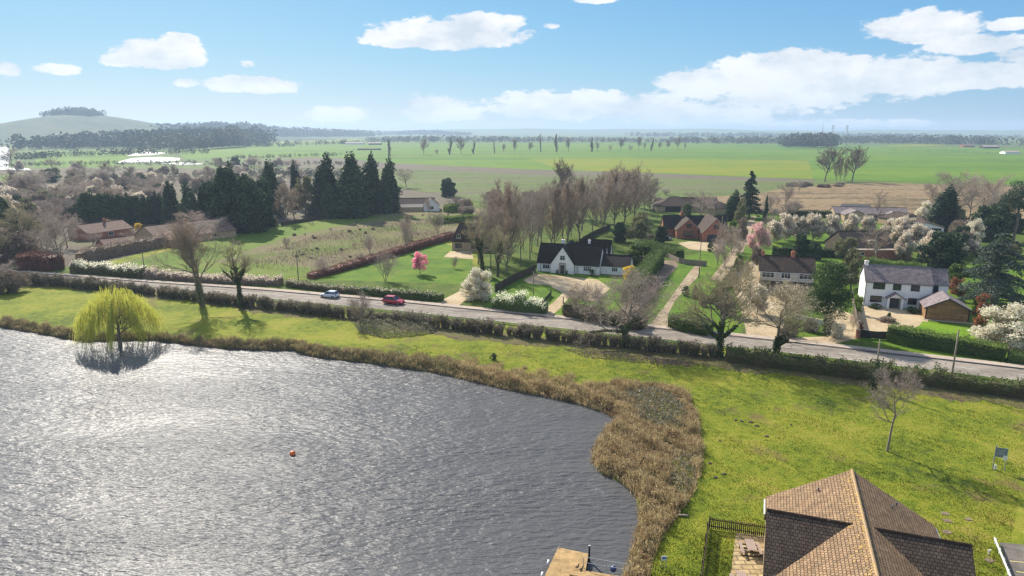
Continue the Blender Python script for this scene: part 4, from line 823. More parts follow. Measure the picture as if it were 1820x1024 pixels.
# brown-roofed two-storey house (middle right)
h = thing('semi_detached_house', (54.7, 147.4, 0), 'two-storey house with brown tiled roof and cream boarded upper floor', 'house', R(-15.5))
gable(h, 0, 11.1, 0, 7.2, 5.0, 7.7, M_tanwall, M_brownroof, ov=.35, ovg=.35)
mb = MB(); mb.box(.02, 11.08, -.12, -.002, 2.75, 4.93); uvbuild(mb, 'upper_cladding', [tilemat('cream_cladding', [(.62, .56, .48), (.68, .62, .54)], 4, .2, .01, (.4, .36, .3))], h)
for c, w_, b in ((1.7, 2.4, 2), (5.35, 1.8, 2), (9.4, 2.5, 2)): window(h, '-y', c, 3.55, w_, 1.1, M_frameW, b, off=-.12, cross=1)
r = MB(); slabs(r, [[(-.1, -1.5, 2.35), (11.2, -1.5, 2.35), (11.2, 0, 2.85), (-.1, 0, 2.85)]], .12); uvbuild(r, 'porch_roof', [M_blackroof], h)
for x in (.1, 2.3, 4.6, 6.8, 9, 11.0): mb = MB(); mb.box(x-.06, x+.06, -1.35, -1.23, 0, 2.28); mb.build('porch_post', M_frameW, h)
for c, w_ in ((1.2, 1.8), (7.6, 2.2), (10.1, 1.2)): window(h, '-y', c, .9, w_, 1.2, M_frameW, 1)
door(h, '-y', 3.7, 1.0, 2.05, 0, M_frameW); chimney(h, .6, 3.6, 7.2, 8.6, M_brick, .3, 1); chimney(h, 6.9, 3.6, 7.2, 8.7, M_brick, .4, 2)
gutter(h, -.3, 11.4, -.42, 4.72, M_frameW, (3.0,))

# white cottage with black roofs
h = thing('white_cottage', (6.4, 170.6, 0), 'white cottage with steep black tiled roofs and a tall front gable', 'house', R(-18.5))
gable(h, 0, 16, 0, 6.6, 2.5, 6.7, M_wwall, M_blackroof, ov=.3, ovg=.12)
gable(h, 3.9, 9.9, -1.1, 9.5, 2.55, 6.85, M_wwall, M_blackroof, axis='y', ov=.25, ovg=.12, wname='front_gable_wall', rname='front_gable_roof')
gable(h, 8, 16.1, 6.65, 10.8, 2.5, 6.55, M_wwall, M_blackroof, ov=.1, ovg=.12, wname='rear_gable_wall', rname='rear_gable_roof')
gable(h, 8, 16.5, 10.85, 15, 2.5, 6.75, M_wwall, M_blackroof, ov=.1, ovg=.12, wname='rear_gable_wall', rname='rear_gable_roof')
gable(h, 16.05, 23.2, 1.8, 7.4, 2.2, 4.5, M_wwall, M_blackroof, ov=.25, ovg=.12, wname='side_wing_wall', rname='side_wing_roof')
window(h, '-y', 2.4, .95, 1.7, .95, M_frameW, 2, cross=1); window(h, '-y', 6.9, 3.55, 1.15, 1.05, M_frameW, 1, off=-1.1, cross=1); window(h, '-y', 13, .95, 1.8, 1.0, M_frameW, 3, cross=1); window(h, '-y', 19.5, .9, 1.3, .9, M_frameW, 2, off=1.8, cross=1)
for y_ in (3.3, 8.7, 12.9): window(h, '+x', y_, 3.7, .7, .9, M_frameW, 1, off=16.0 if y_ < 5 else (16.1 if y_ < 10 else 16.5))
mb = MB(); mb.box(6.05, 6.35, -1.32, -1.102, 0, 2.5); mb.box(7.45, 7.75, -1.32, -1.102, 0, 2.5); mb.box(6.05, 7.75, -1.33, -1.102, 2.5, 2.8); mb.build('door_surround', M_stone, h)
door(h, '-y', 6.9, .95, 2.2, -1.1, M_doorD, M_stone); chimney(h, 5.2, 6.2, 5.2, 7.4, M_wwall, .4, 1); chimney(h, 11.5, 8.8, 6.2, 7.2, M_wwall, .3, 1)
for (x, y_) in ((.95, -.06), (9.95, -1.16), (10.6, -.06), (15.2, -.06)): mb = MB(); mb.tube((x, y_, .1), (x, y_, 2.35), .05, n=6); mb.build('downpipe', M_frameD, h)
for x in (5.7, 8.1):
    t = thing('potted_shrub', h.matrix_basis @ Vector((x, -1.6, 0)), 'small clipped shrub in a pot %s of the cottage door' % ('left' if x < 7 else 'right'), 'potted plant'); mb = MB(); mb.tube((0, 0, .09), (0, 0, .5), .2, .27, 10); mb.build('pot', M_black, t)
    V, F = cards(nrm(np.random.default_rng(3).normal(size=(160, 3)))*.3+[0, 0, .75], .12, np.random.default_rng(4)); link('foliage', mesh_np('foliage', V, F), t, [M_hedge])

# red brick house
h = thing('brick_house', (54.6, 224.6, 0), 'red brick house with two front gables, dark roof and an integral garage', 'house', R(-4))
gable(h, 0, 7.6, 0, 9, 3.0, 6.5, M_brick, M_brownroof, axis='y', ov=.4, ovg=.25, barge=M_facia, wname='front_gable_wall', rname='front_gable_roof')
gable(h, 7.2, 15.6, -6, 8, 3.0, 7.5, M_brick, M_brownroof, axis='y', ov=.4, ovg=.25, barge=M_facia, wname='garage_wing_wall', rname='garage_wing_roof')
gable(h, -3.5, 17.5, 4.5, 12, 2.8, 6.6, M_brick, M_blackroof, ov=.3)
window(h, '-y', 3.9, 3.7, 1.5, 1.2, M_frameD, 1); window(h, '-y', 3.8, .75, 3.1, 1.9, M_frameD, 3, cross=1); window(h, '-y', 11.5, 4.3, 1.6, 1.1, M_frameD, 1, off=-6)
door(h, '-y', 10.4, 3.0, 2.2, -6, M_doorD, M_frameD); chimney(h, 2.8, 8.2, 6.0, 7.8, M_brick, .45, 2)
gable(h, 1.5, 6, 11, 15, 3.2, 7.2, M_brick, M_pinkroof, axis='y', ov=.2, wname='rear_gable_wall', rname='rear_gable_roof')
mb = MB(); mb.box(-.8, 0.6, 224.6, 226, 0, 1); 

# buff brick house behind the ivy trees
h = thing('buff_house', (-17.9, 201.3, 0), 'buff brick chalet house with brown roof and small gabled dormer behind the bare trees', 'house', R(-8))
gable(h, 0, 12.5, 0, 7.5, 3.0, 7.6, M_tanwall, M_brownroof, ov=.35, hip=(1.6, 0))
gable(h, .9, 3.6, -.7, 3.6, 3.9, 5.7, M_brownroof, M_brownroof, axis='y', ov=.15, z0=3.2, wname='dormer_wall', rname='dormer_roof')
window(h, '-y', 2.25, 4.0, 1.1, 1.0, M_frameW, 1, off=-.7); window(h, '-y', 2.0, .9, 1.9, 1.2, M_frameD, 1); window(h, '-y', 7, .9, 2.1, 1.2, M_frameD, 2); window(h, '-y', 10.6, .9, 1.6, 1.2, M_frameD, 1)

def ridge_house(name, a, b, zr, zev, hw, wall, roof, label, cat='house', hip=None, wins=(), fm=None, dz=0, shift=0, chim=None):
    """house set out from the two ends of its ridge"""
    A = G(*a, zr); B = G(*b, zr); L = (B-A).to_2d().length; rz = math.atan2(B.y-A.y, B.x-A.x); t = thing(name, (A.x, A.y, 0), label, cat, rz)
    x0, x1 = (-(hip[0] if hip else 0), L+(hip[1] if hip else 0))
    gable(t, x0, x1, -hw, hw, zev, zr, wall, roof, ov=.35, hip=hip)
    for (c, z, w_, hh, bb) in wins: window(t, '-y', c*L, z, w_, hh, fm or M_frameW, bb, off=-hw)
    if chim: chimney(t, chim[0]*L, 0, zr-.4, zr+1.1, chim[1], .35, 1)
    return t, L
t, L = ridge_house('bungalow', (256, 403), (396, 388), 5.6, 2.3, 7.5, M_tanwall, M_pinkroof, 'long low bungalow with weathered pink-brown tiled roof behind the brown hedge', wins=((.3, .9, 1.6, 1.1, 1), (.7, .9, 1.6, 1.1, 1)), chim=(.5, M_brick))
gable(t, 2, 9, -14, -4, 2.3, 4.3, M_tanwall, M_pinkroof, axis='y', ov=.3, barge=M_frameW, wname='front_wing_wall', rname='front_wing_roof'); window(t, '-y', 5.5, .9, 1.8, 1.0, M_frameW, 1, off=-14)
t, L = ridge_house('garage', (177, 426), (222, 421), 3.8, 2.3, 3.2, M_brick, M_pinkroof, 'low garage with pink-brown tiled roof in front of the long bungalow', 'garage', wins=((.5, .9, 1.4, .9, 1),))
t, L = ridge_house('bungalow', (136, 401), (216, 391), 4.8, 2.4, 5.0, M_brick, M_pinkroof, 'bungalow with dull pink roof half hidden by dark conifers behind the long bungalow', wins=((.5, .9, 1.6, 1.1, 1),), chim=(.6, M_brick))
t, L = ridge_house('white_bungalow', (700, 353), (772, 352), 5.0, 2.6, 4.5, M_wwall, M_brownroof, 'white bungalow with brown roof beyond the orchard field beside the tall conifers', wins=((.7, .9, 1.3, 1.1, 1),))
gable(t, 13, 20, -9, 3, 2.5, 5.3, M_wwall, M_brownroof, axis='y', ov=.3, barge=M_frameW, wname='front_wing_wall', rname='front_wing_roof'); window(t, '-y', 16.5, 1, 1.6, 1.1, M_frameD, 1, off=-9)
gable(t, -6, 12.6, -10, -5.2, 2.0, 3.3, M_tanwall, M_facia, ov=.2, wname='outbuilding_wall', rname='outbuilding_roof')
t, L = ridge_house('timber_shed', (668, 362), (694, 362), 3.2, 2.3, 2.6, M_fenceL, M_blackroof, 'old open timber shed at the edge of the green paddock', 'shed'); door(t, '-y', 1.6, 2, 1.9, -2.6)
t, L = ridge_house('brown_bungalow', (1192, 350), (1206, 350), 6.0, 2.6, 6.5, M_tanwall, M_brownroof, 'brown hip-roofed bungalow with a dark open carport and white cars beside it', hip=(7, 7))
gable(t, 4, 22, 1, 9, 2.6, 5.2, M_tanwall, M_brownroof, ov=.3, wname='rear_wing_wall', rname='rear_wing_roof')
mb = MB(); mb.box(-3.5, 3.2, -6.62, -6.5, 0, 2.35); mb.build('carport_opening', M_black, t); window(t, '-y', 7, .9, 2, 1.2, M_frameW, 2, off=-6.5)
t, L = ridge_house('brown_bungalow', (1258, 354), (1268, 355), 5.6, 2.5, 6, M_tanwall, M_brownroof, 'second brown hipped bungalow half hidden behind the bare tree', hip=(6, 6), wins=((.2, .9, 1.4, 1.1, 1),))
t, L = ridge_house('long_brick_house', (1480, 367.5), (1610, 370), 4.6, 2.5, 4.4, M_tanwall, M_slate, 'long single-storey house with grey slate roof behind the blossom trees', wins=((.32, .9, 1.3, 1.1, 1), (.55, .9, 1.3, 1.1, 1), (.8, .9, 1.3, 1.1, 1)))
gable(t, 2, 10.5, -11, -3, 2.6, 4.4, M_tanwall, M_slate, axis='y', ov=.3, wname='front_wing_wall', rname='front_wing_roof'); window(t, '-y', 6.2, .9, 1.5, 1.1, M_frameW, 1, off=-11); gable(t, 19, 23, -7, -4, 2.6, 3.8, M_tanwall, M_slate, axis='y', ov=.3, wname='porch_wall', rname='porch_roof'); door(t, '-y', 21, 1.4, 2.1, -7, M_doorD, M_frameW)
gable(t, 5, 16, 4, 9, 2.6, 5.0, M_tanwall, M_facia, ov=.3, wname='rear_wing_wall', rname='rear_wing_roof')
t, L = ridge_house('carport_building', (1596, 377), (1622, 381), 4.6, 2.5, 5, M_tanwall, M_brownroof, 'brown-roofed wing with a deep open carport at the right of the long house', 'carport', hip=(4, 0))
t, L = ridge_house('carport', (1632, 383), (1648, 396), 4.0, 2.5, 5.2, M_wwall, M_brownroof, 'open-fronted gabled carport with brown roof sheltering a blue car', 'carport'); mb = MB(); mb.box(5.55+0*L, 5.7, -4, 4, .05, 2.3); 
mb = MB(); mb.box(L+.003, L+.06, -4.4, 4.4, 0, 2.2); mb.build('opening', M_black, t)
t, L = ridge_house('dark_roofed_house', (1489, 411), (1572, 411), 6.6, 2.6, 7.2, M_fenceD, M_blackroof, 'house with one big plain dark tiled roof slope behind the slate-roofed white house')
mb = MB(); mb.box(6.5, 9, -5.6, -3.2, 3.3, 4.7); mb.build('dormer', M_facia, t)
for c_ in (1.5, 4.5, 8.5, 12): window(t, '-y', c_, .9, 1.4, 1.1, M_frameW, 1, off=-7.2)
t = thing('flat_roofed_block', G(1520, 461), 'low flat-roofed garage block with pale edges behind the clipped hedge', 'garage'); mb = MB(); mb.box(0, 15.5, 0, 7, 0, 2.5); uvbuild(mb, 'wall', [M_brick], t); mb = MB(); mb.box(-.2, 15.7, -.2, 7.2, 2.5, 2.72); mb.build('roof', M_facia, t); window(t, '-y', 1.5, 1.1, 1.6, .9, M_frameW, 1)

# clubhouse in the foreground -------------------------------------------
h = thing('clubhouse', (28.9, 53.0, 0), 'clubhouse with a steep cross-gabled roof of lichened red-brown tiles', 'clubhouse', math.atan2(-5.05, 13.7)+0)
# local: ridge along -y (towards the camera), x to the right
HWD = 6.25
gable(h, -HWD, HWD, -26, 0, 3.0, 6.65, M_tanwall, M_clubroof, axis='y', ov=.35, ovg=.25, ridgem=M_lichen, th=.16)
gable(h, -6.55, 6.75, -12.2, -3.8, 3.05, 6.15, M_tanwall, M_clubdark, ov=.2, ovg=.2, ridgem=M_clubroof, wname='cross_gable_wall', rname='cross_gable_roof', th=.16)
for s in (-1, 1):
    mb = MB(); mb.tube((s*(HWD+.42), -.0, 2.78), (s*(HWD+.42), -2.6, 2.78), .07, n=6); mb.tube((s*(HWD+.42), -.05, 2.8), (s*(HWD+.1), -.05, .1), .05, n=6); mb.build('gutter', M_whitepaint, h)
for (x, y) in ((-2.6, -1.6), (2.9, -2.2), (3.4, -1.0)):
    zz = 6.65-abs(x)*(6.65-3.0)/HWD+.14; mb = MB(); mb.tube((x, y, zz-.1), (x, y, zz+.32), .07, n=8); mb.build('vent_pipe', M_lead, h)
# lichen band: small crusts beside the ridge
rng = np.random.default_rng(12); mb = MB(); kk = (6.65-3.0)/HWD; nn_ = math.sqrt(1+kk*kk)
for _ in range(330):
    d = -abs(rng.normal())*.55; s = rng.uniform(-15, .1); r_ = rng.uniform(.02, .075); z = 6.65+.144+d*kk+.012+rng.random()*.012
    a0 = rng.random()*6; P = [(d+r_*math.cos(a0+k*1.05)*rng.uniform(.6, 1.2), s+r_*math.sin(a0+k*1.05)*rng.uniform(.6, 1.2)) for k in range(6)]; mb.poly([(x, y, z+(x-d)*kk) for x, y in P])
mb.build('lichen', mat('orange_lichen', [(.38, .24, .09), (.50, .32, .08), (.42, .31, .17)], 3), h)['kind'] = 'stuff'

# patio, fences, picnic table -----------------------------------------------
M_patio = nodes('patio_slabs')[0]
bpy.data.materials.remove(M_patio)
M_patio = tilemat('patio_slabs', [(.36, .27, .14), (.48, .38, .21)], .9, .6, .01, (.20, .15, .09), moss=(.22, .18, .12))
pc = [G(1308, 947, .05), G(1385, 956, .05), G(1385, 1090, .05), G(1290, 1090, .05)]
mb = MB(); mb.poly([tuple(p) for p in pc]); mb.poly([(p.x, p.y, 0) for p in (pc[0], pc[3])]+[tuple(pc[3]), tuple(pc[0])]); mb.poly([(p.x, p.y, 0) for p in (pc[1], pc[0])]+[tuple(pc[0]), tuple(pc[1])]); tag(uvbuild(mb, 'patio', [M_patio], None), kind='structure')
def picket(name, a, b, h, label, m, gap=.17, wd=.09, post=1.9):
    A = Vector((a[0], a[1], 0)); B = Vector((b[0], b[1], 0)); L = (B-A).length; t = thing(name, A, label, 'fence', math.atan2(B.y-A.y, B.x-A.x))
    mb = MB(); n = int(L/gap)
    for i in range(n+1):
        x = i*gap; mb.hexa([(x, 0, .06), (x+wd, 0, .06), (x+wd, .02, .06), (x, .02, .06), (x, 0, h), (x+wd, 0, h), (x+wd, .02, h), (x, .02, h)])
    mb.build('pickets', m, t); mb = MB()
    for z in (.25, h-.25): mb.box(0, L, .022, .07, z, z+.08)
    mb.build('rails', m, t)
    for i in range(int(L/post)+1): mb = MB(); mb.box(i*post-.04, i*post+.04, .072, .16, 0, h+.02); mb.build('post', m, t)
    return t
a = G(1260, 940); b = G(1371, 957); c = G(1243, 1070)
picket('picket_fence', a, b, 1.15, 'dark brown picket fence across the top of the patio lawn', M_fenceD)
picket('picket_fence', c, a, 1.15, 'dark picket fence along the left of the patio lawn towards the lake', M_fenceD, gap=.15)
t = thing('white_post', G(1253, 1068), 'thick white capped post standing by the end of the dark picket fence', 'post'); mb = MB(); mb.tube((0, 0, 0), (0, 0, 1.6), .08, n=14); mb.build('shaft', M_whitepaint, t, True); mb = MB(); mb.tube((0, 0, 1.6), (0, 0, 1.72), .13, .11, 14); mb.build('cap', M_whitepaint, t)
M_tableT = mat('weathered_pink_timber', [(.30, .22, .18), (.42, .32, .27)], 4, fine=.25, sc3=(.3, 5, 1))
def picnic(loc, label, rz):
    t = thing('picnic_table', loc, label, 'picnic table', rz)
    mb = MB()
    for i in range(5): mb.box(-.36+i*.15, -.36+i*.15+.13, -.8, .8, .72, .76)
    mb.build('table_top', M_tableT, t)
    for s in (-1, 1):
        mb = MB()
        for i in range(2): mb.box(s*.72-.13+i*.14, s*.72-.13+i*.14+.12, -.8, .8, .42, .46)
        mb.build('bench', M_tableT, t)
    for y in (-.55, .55):
        mb = MB(); mb.box(-.86, .86, y-.04, y+.04, .33, .42); mb.box(-.38, .38, y-.04, y+.04, .63, .72); mb.box(-.82, .82, y-.04, y+.04, 0, .08)
        for s in (-1, 1): mb.box(s*.78-.04, s*.78+.04, y-.04, y+.04, .08, .33); mb.box(s*.06-.04, s*.06+.04, y-.041, y+.041, .08, .63)
        mb.build('leg_frame', M_fenceD, t)
    return t
p = G(1333, 983); picnic((p.x, p.y, .05), 'picnic table with two benches on the patio slabs', R(-8)); p = G(1318, 1042); picnic((p.x, p.y, .05), 'picnic table nearest the camera, cut by the bottom edge', R(-8))
# jetty -------------------------------------------------------------------
M_deck = tilemat('jetty_boards', [(.40, .27, .12), (.52, .36, .17)], 4, .14, .012, (.16, .10, .05)); Zd = -.25
q = [G(992, 973, Zd), G(1046, 984, Zd), G(1036, 1040, Zd), G(950, 1062, Zd)]
def platform(name, Q, z0, z1, m, parent=None):
    mb = MB(); mb.hexa([(p.x, p.y, z0) for p in Q[::-1]]+[(p.x, p.y, z1) for p in Q[::-1]]); return uvbuild(mb, name, [m], parent)
t = thing('jetty', (0, 0, 0), 'timber floating jetty with plank deck and white fenders at the lake edge', 'jetty'); platform('deck', q, Zd-.2, Zd, M_deck, t); 
Q2 = [Vector((p.x*.995+.02, p.y, 0)) for p in q]; platform('float', Q2, WZ-.3, Zd-.21, M_black, t)
for (px_, py_) in ((973, 1000), (962, 1022)):
    p = G(px_, py_, -.4); mb = MB(); mb.tube((p.x, p.y, -.62), (p.x+.12, p.y+.42, -.45), .09, n=10); mb.build('fender', M_whitepaint, t, True)
for (px_, py_) in ((993, 974), (1045, 985)):
    p = G(px_, py_, Zd); mb = MB(); mb.tube((p.x, p.y, Zd), (p.x, p.y, Zd+.14), .03, n=6); mb.tube((p.x-.12, p.y, Zd+.14), (p.x+.12, p.y, Zd+.14), .025, n=6); mb.build('cleat', M_steel, t)
t = thing('gangway', (0, 0, 0), 'plank gangway with a metal handrail leading from the jetty to the bank', 'gangway'); a0, a1, b1, b0 = G(1018, 1011, Zd+.1), G(1150, 1031, .12), G(1150, 1045, .12), G(1012, 1021, Zd+.1)
mb = MB(); mb.hexa([tuple(v-Vector((0, 0, .1))) for v in (b0, b1, a1, a0)]+[tuple(v) for v in (b0, b1, a1, a0)]); uvbuild(mb, 'walkway', [M_deck], t)
mb = MB(); up = Vector((0, 0, 1.0)); A, B = G(1037, 1009, Zd), G(1118, 1023, .1)
for f in (0, .5, 1): P = A.lerp(B, f); mb.tube(P, P+up, .028, n=6)
mb.tube(A+up, B+up, .028, n=6); mb.tube(A+up*.5, B+up*.5, .02, n=6); mb.build('handrail', M_steel, t)
p = G(1047, 998, WZ); t = thing('mooring_post', p, 'black timber mooring post standing in the water by the jetty corner', 'post'); mb = MB(); mb.tube((0, 0, -.6), (0, 0, 1.5), .09, n=10); mb.build('shaft', M_black, t, True); mb = MB(); mb.tube((0, 0, 1.5), (0, 0, 1.54), .1, n=10); mb.build('cap', M_steel, t)
t = thing('blue_buoy', G(1090, 1012, -.3), 'round dark blue buoy beside the gangway', 'buoy'); mb = MB(); mb.ball((0, 0, .05), .27, 18, 12); mb.build('ball', mat('navy_plastic', (.03, .05, .14), 3, rough=.35, spec=.5), t, True); mb = MB(); mb.tube((0, 0, .3), (0, 0, .38), .05, n=8); mb.build('eye', M_steel, t)
for (px_, py_) in ((1026, 1009), (1033, 1013)):
    p = G(px_, py_, Zd+.12); t = thing('duck', p, 'small brown duck resting on the end of the gangway, %s of the pair' % ('left' if px_ < 1030 else 'right'), 'duck', R(40))
    c_ = Cloud(); mb = MB(); mb.ball((0, 0, .09), .13, 10, 8, sz=.6); mb.v = [(x*1.5, y*.8, z) for x, y, z in mb.v]; mb.tube((.12, 0, .12), (.16, 0, .24), .04, .035, 8); mb.ball((.17, 0, .26), .05, 8, 6); mb.tube((.2, 0, .255), (.27, 0, .245), .02, .012, 6); mb.tube((-.16, 0, .12), (-.25, 0, .15), .05, .01, 6); mb.build('body', mat('brown_feathers', (.12, .08, .05), 9, fine=.4), t, True)
t = thing('orange_buoy', G(520, 808, WZ), 'bright orange racing buoy floating on the lake', 'buoy'); mb = MB(); mb.tube((0, 0, -.15), (0, 0, .32), .33, .36, 16); mb.tube((0, 0, .32), (0, 0, .44), .36, .2, 16); mb.build('body', mat('orange_plastic', (.75, .13, .02), 3, rough=.4, spec=.4), t, True); mb = MB(); mb.tube((0, 0, .44), (0, 0, .52), .05, n=8); mb.build('eye', M_steel, t); t.scale = (.85, .85, .9)
t = thing('lifebuoy_stand', G(1176, 1010), 'blue and white notice board on a thin post near the reeds', 'notice'); mb = MB(); mb.tube((0, 0, 0), (0, 0, 1.05), .03, n=6); mb.tube((.32, .02, 0), (.32, .02, 1.05), .03, n=6); mb.build('post', M_steel, t); mb = MB(); mb.box(-.06, .38, -.05, -.02, .75, 1.15); mb.build('board', M_whitepaint, t); mb = MB(); mb.box(-.01, .33, -.06, -.051, .86, 1.09); mb.build('panel', mat('blue_panel', (.10, .20, .38), 5), t)
# club sign ---------------------------------------------------------------
p = G(1764, 834); t = thing('club_sign', p, 'grey-blue notice board on two tall pale posts standing in the grass', 'sign', R(-20)); mb = MB(); mb.tube((0, 0, 0), (0, 0, 2.75), .06, n=8); mb.build('post', M_steel, t); mb = MB(); mb.tube((1.05, 0, 0), (1.05, 0, 2.55), .05, n=8); mb.build('post', M_steel, t)
M_signb = mat('grey_blue_board', (.16, .21, .24), 3); mb = MB(); mb.box(.02, 1.03, -.1, -.065, 1.5, 2.55); bo = mb.build('board', M_signb, t); mb = MB(); mb.box(.72, 1.1, -.12, -.101, 1.25, 1.75); mb.build('notice', M_whitepaint, t); mb = MB()
for i in range(5): mb.box(.12, .9-.1*(i % 3), -.108, -.1005, 2.3-i*.13, 2.35-i*.13)
mb.build('lettering', M_steel, bo); mb = MB(); mb.box(.12, .3, -.09, .02, 0, .55); mb.build('meter_box', M_whitepaint, t)
# white rail -----------------------------------------------------------------
A, B = G(1766, 965), G(1806, 1064); t = thing('timber_rail', A, 'low white knee rail along the edge of the car park', 'rail', math.atan2(B.y-A.y, B.x-A.x)); L = (B-A).to_2d().length; mb = MB(); mb.box(0, L, -.05, .05, .42, .54); mb.build('rail', M_whitepaint, t)
for i in range(6): mb = MB(); x = .1+i*(L-.2)/5; mb.box(x-.05, x+.05, .05, .15, 0, .5); mb.build('post', M_whitepaint, t)
t = thing('standpipe', G(1757, 986), 'small white standpipe post in the grass beside the white rail', 'standpipe'); mb = MB(); mb.tube((0, 0, 0), (0, 0, .45), .05, n=8); mb.build('pipe', M_whitepaint, t); mb = MB(); mb.tube((-.12, 0, .4), (.14, 0, .44), .06, n=8); mb.build('tap', M_whitepaint, t)
M_plate = mat('pinkish_concrete', (.21, .16, .10), 5, fine=.3)
for i, (px_, py_, r_, s) in enumerate(((1680, 913, .34, 'upper of the two in line with the roof end'), (1684, 926, .36, 'lower of the two in line with the roof end'), (1721, 923, .3, 'to the right of the other plates'), (1683, 946, .38, 'nearest the roof end'), (1759, 996, .35, 'beside the white standpipe'))):
    p = G(px_, py_); mb = MB(); mb.box(-r_, r_, -r_*.8, r_*.8, .0, .035); mb.box(-r_*.85, r_*.85, -r_*.65, r_*.65, .035, .045); o = mb.build('drain_cover', M_plate); o.location = p; o.rotation_euler[2] = R(-15+i*9); tag(o, 'worn drain cover in the lawn, '+s, 'drain cover', 'drain covers in the lawn')

# poles and cables ---------------------------------------------------------
def pole(px_, py_, ty, label, arm=True, mt=None, r_=.13):
    H = HT(px_, py_, ty); t = thing('utility_pole', G(px_, py_), label, 'pole', R(-70), 'wooden poles along the road'); mb = MB(); mb.tube((0, 0, 0), (0, 0, H), r_, r_*.72, 10); mb.build('shaft', mt or M_pole, t, True); mb = MB(); mb.tube((0, 0, H), (0, 0, H+.05), r_*.75, .02, 10)
    if arm: mb.box(-.5, .5, -.05, .05, H-.35, H-.23)
    mb.build('crossarm' if arm else 'pole_cap', M_fenceD, t); return t.location+Vector((0, 0, H-.3))
P1 = pole(258, 492, 448, 'wooden pole beside the blossom hedge at the far left of the road'); P2 = pole(531, 507, 446, 'wooden pole at the gap in the roadside hedge left of the silver car'); P3 = pole(948, 546, 482, 'thin wooden pole in front of the white cottage', r_=.1)
P4 = pole(1242, 495, 428, 'wooden pole between the dirt track and the bare trees'); P5 = pole(1553, 693, 603, 'wooden pole wrapped with ivy at its foot, in the long dark hedge', False); P6 = pole(1688, 692, 587, 'leaning pale wooden pole at the right end of the long dark hedge', False); P7 = pole(1281, 432, 385, 'wooden pole by the hedge above the brick house forecourt', r_=.11)
rng = np.random.default_rng(8); q = np.column_stack([rng.normal(size=900)*.22, rng.normal(size=900)*.22, rng.random(900)**1.3*4.5]); V, F = cards(q, .2, rng); link('ivy', mesh_np('ivy', V, F), [o for o in bpy.data.objects if o.get('label', '').startswith('wooden pole wrapped')][0], [M_ivy])
def cable(a, b, sag, label, r_=.016):
    a = Vector(a); b = Vector(b); mb = MB(); n = 14; pr = a
    for i in range(1, n+1):
        f = i/n; q = a.lerp(b, f); q.z -= 4*sag*f*(1-f); mb.tube(pr, q, r_, n=3, cap=False); pr = q
    tag(mb.build('overhead_cable', M_cable), label, 'cable', 'overhead cables')
cable(P1, P2, .9, 'cable strung between the two left roadside poles'); cable(P2, P3, .9, 'cable crossing above the pink cherry garden'); cable(P3, P4, .9, 'cable passing in front of the white cottage'); cable(P4, (P4.x+45, P4.y-30, 7.2), .8, 'cable from the track pole towards the brown-roofed house'); cable(P1, (P1.x-50, P1.y+14, 6.5), .8, 'cable leaving the frame at far left'); cable(P4, P7, .5, 'cable rising from the track pole to the brick house pole')

# roadside furniture -------------------------------------------------------
t = thing('water_hydrant_post', G(951, 551), 'small pale marker post on the verge below the thin pole', 'post'); mb = MB(); mb.tube((0, 0, 0), (0, 0, 1.0), .05, n=8); mb.build('shaft', M_whitepaint, t); mb = MB(); mb.box(-.16, .16, -.04, .04, .8, 1.1); mb.build('plate', M_whitepaint, t)
def gate(px0, px1, h, label, m=M_black, bars=0):
    a, b = G(*px0), G(*px1); L = (b-a).to_2d().length; t = thing('garden_gate', (a.x, a.y, .1), label, 'gate', math.atan2(b.y-a.y, b.x-a.x)); 
    for x in (0, L): mb = MB(); mb.box(x-.1, x+.1, -.1, .1, -.1, h+.1); mb.ball((x, 0, h+.18), .12, 8, 6); mb.build('gate_post', m, t)
    mb = MB(); n = max(4, int(L/.16))
    if bars:
        for i in range(5): mb.box(.12, L-.12, -.02, .02, .12+i*(h-.2)/4.2, .2+i*(h-.2)/4.2)
    else:
        for i in range(n): x = .13+(L-.26)*i/n; mb.box(x, x+(L-.26)/n-.012, -.025, .025, .04, h*(.88+.12*abs(2*i/n-1)**2))
    mb.build('gate_leaf', m, t); return t
gate((1526, 601), (1579, 605), 1.5, 'black solid timber gates closing the gravel drive of the white house'); gate((962, 545), (979, 527), 1.1, 'black gate standing open at the cottage entrance'); gate((1001, 540), (1004, 556), 1.1, 'dark open gate against the right side of the cottage entrance')
t = thing('brick_pier', G(1524, 602), 'low brick pier at the end of the white house fence', 'pier'); mb = MB(); mb.box(-.25, .25, -.25, .25, 0, 1.6); uvbuild(mb, 'pier', [M_brick], t); mb = MB(); mb.box(-.3, .3, -.3, .3, 1.6, 1.7); mb.build('coping', M_stone, t)
def panel_fence(px, h, label, m, posts=2.0, name='panel_fence'):
    t = thing(name, G(*px[0]), label, 'fence'); o0 = t.location.copy(); P = np.array([[G(*p).x-o0.x, G(*p).y-o0.y] for p in px]); P = resample(P, posts)
    for i in range(len(P)-1):
        a, b = Vector((*P[i], 0)), Vector((*P[i+1], 0)); d = (b-a).normalized(); s = Vector((-d.y, d.x, 0)); mb = MB(); k = max(1, int((b-a).length/.15))
        for j in range(k):
            u0 = a+d*((b-a).length*(j/k)); u1 = a+d*((b-a).length*((j+.93)/k)); hh = h*(.98+.03*((i*7+j*3) % 5)/5); w_ = s*(.02+.01*(j % 2)); mb.hexa([tuple(v) for v in (u0-w_, u1-w_, u1+w_, u0+w_)]+[tuple(v+Vector((0, 0, hh))) for v in (u0-w_, u1-w_, u1+w_, u0+w_)])
        mb.build('panel', m, t); mb = MB(); mb.box(a.x-.06, a.x+.06, a.y-.06, a.y+.06, 0, h+.1); mb.build('post', m, t)
    return t
panel_fence([(1514, 530), (1518, 560), (1526, 600)], 1.9, 'tall timber panel fence along the left of the white house drive', M_fenceL)
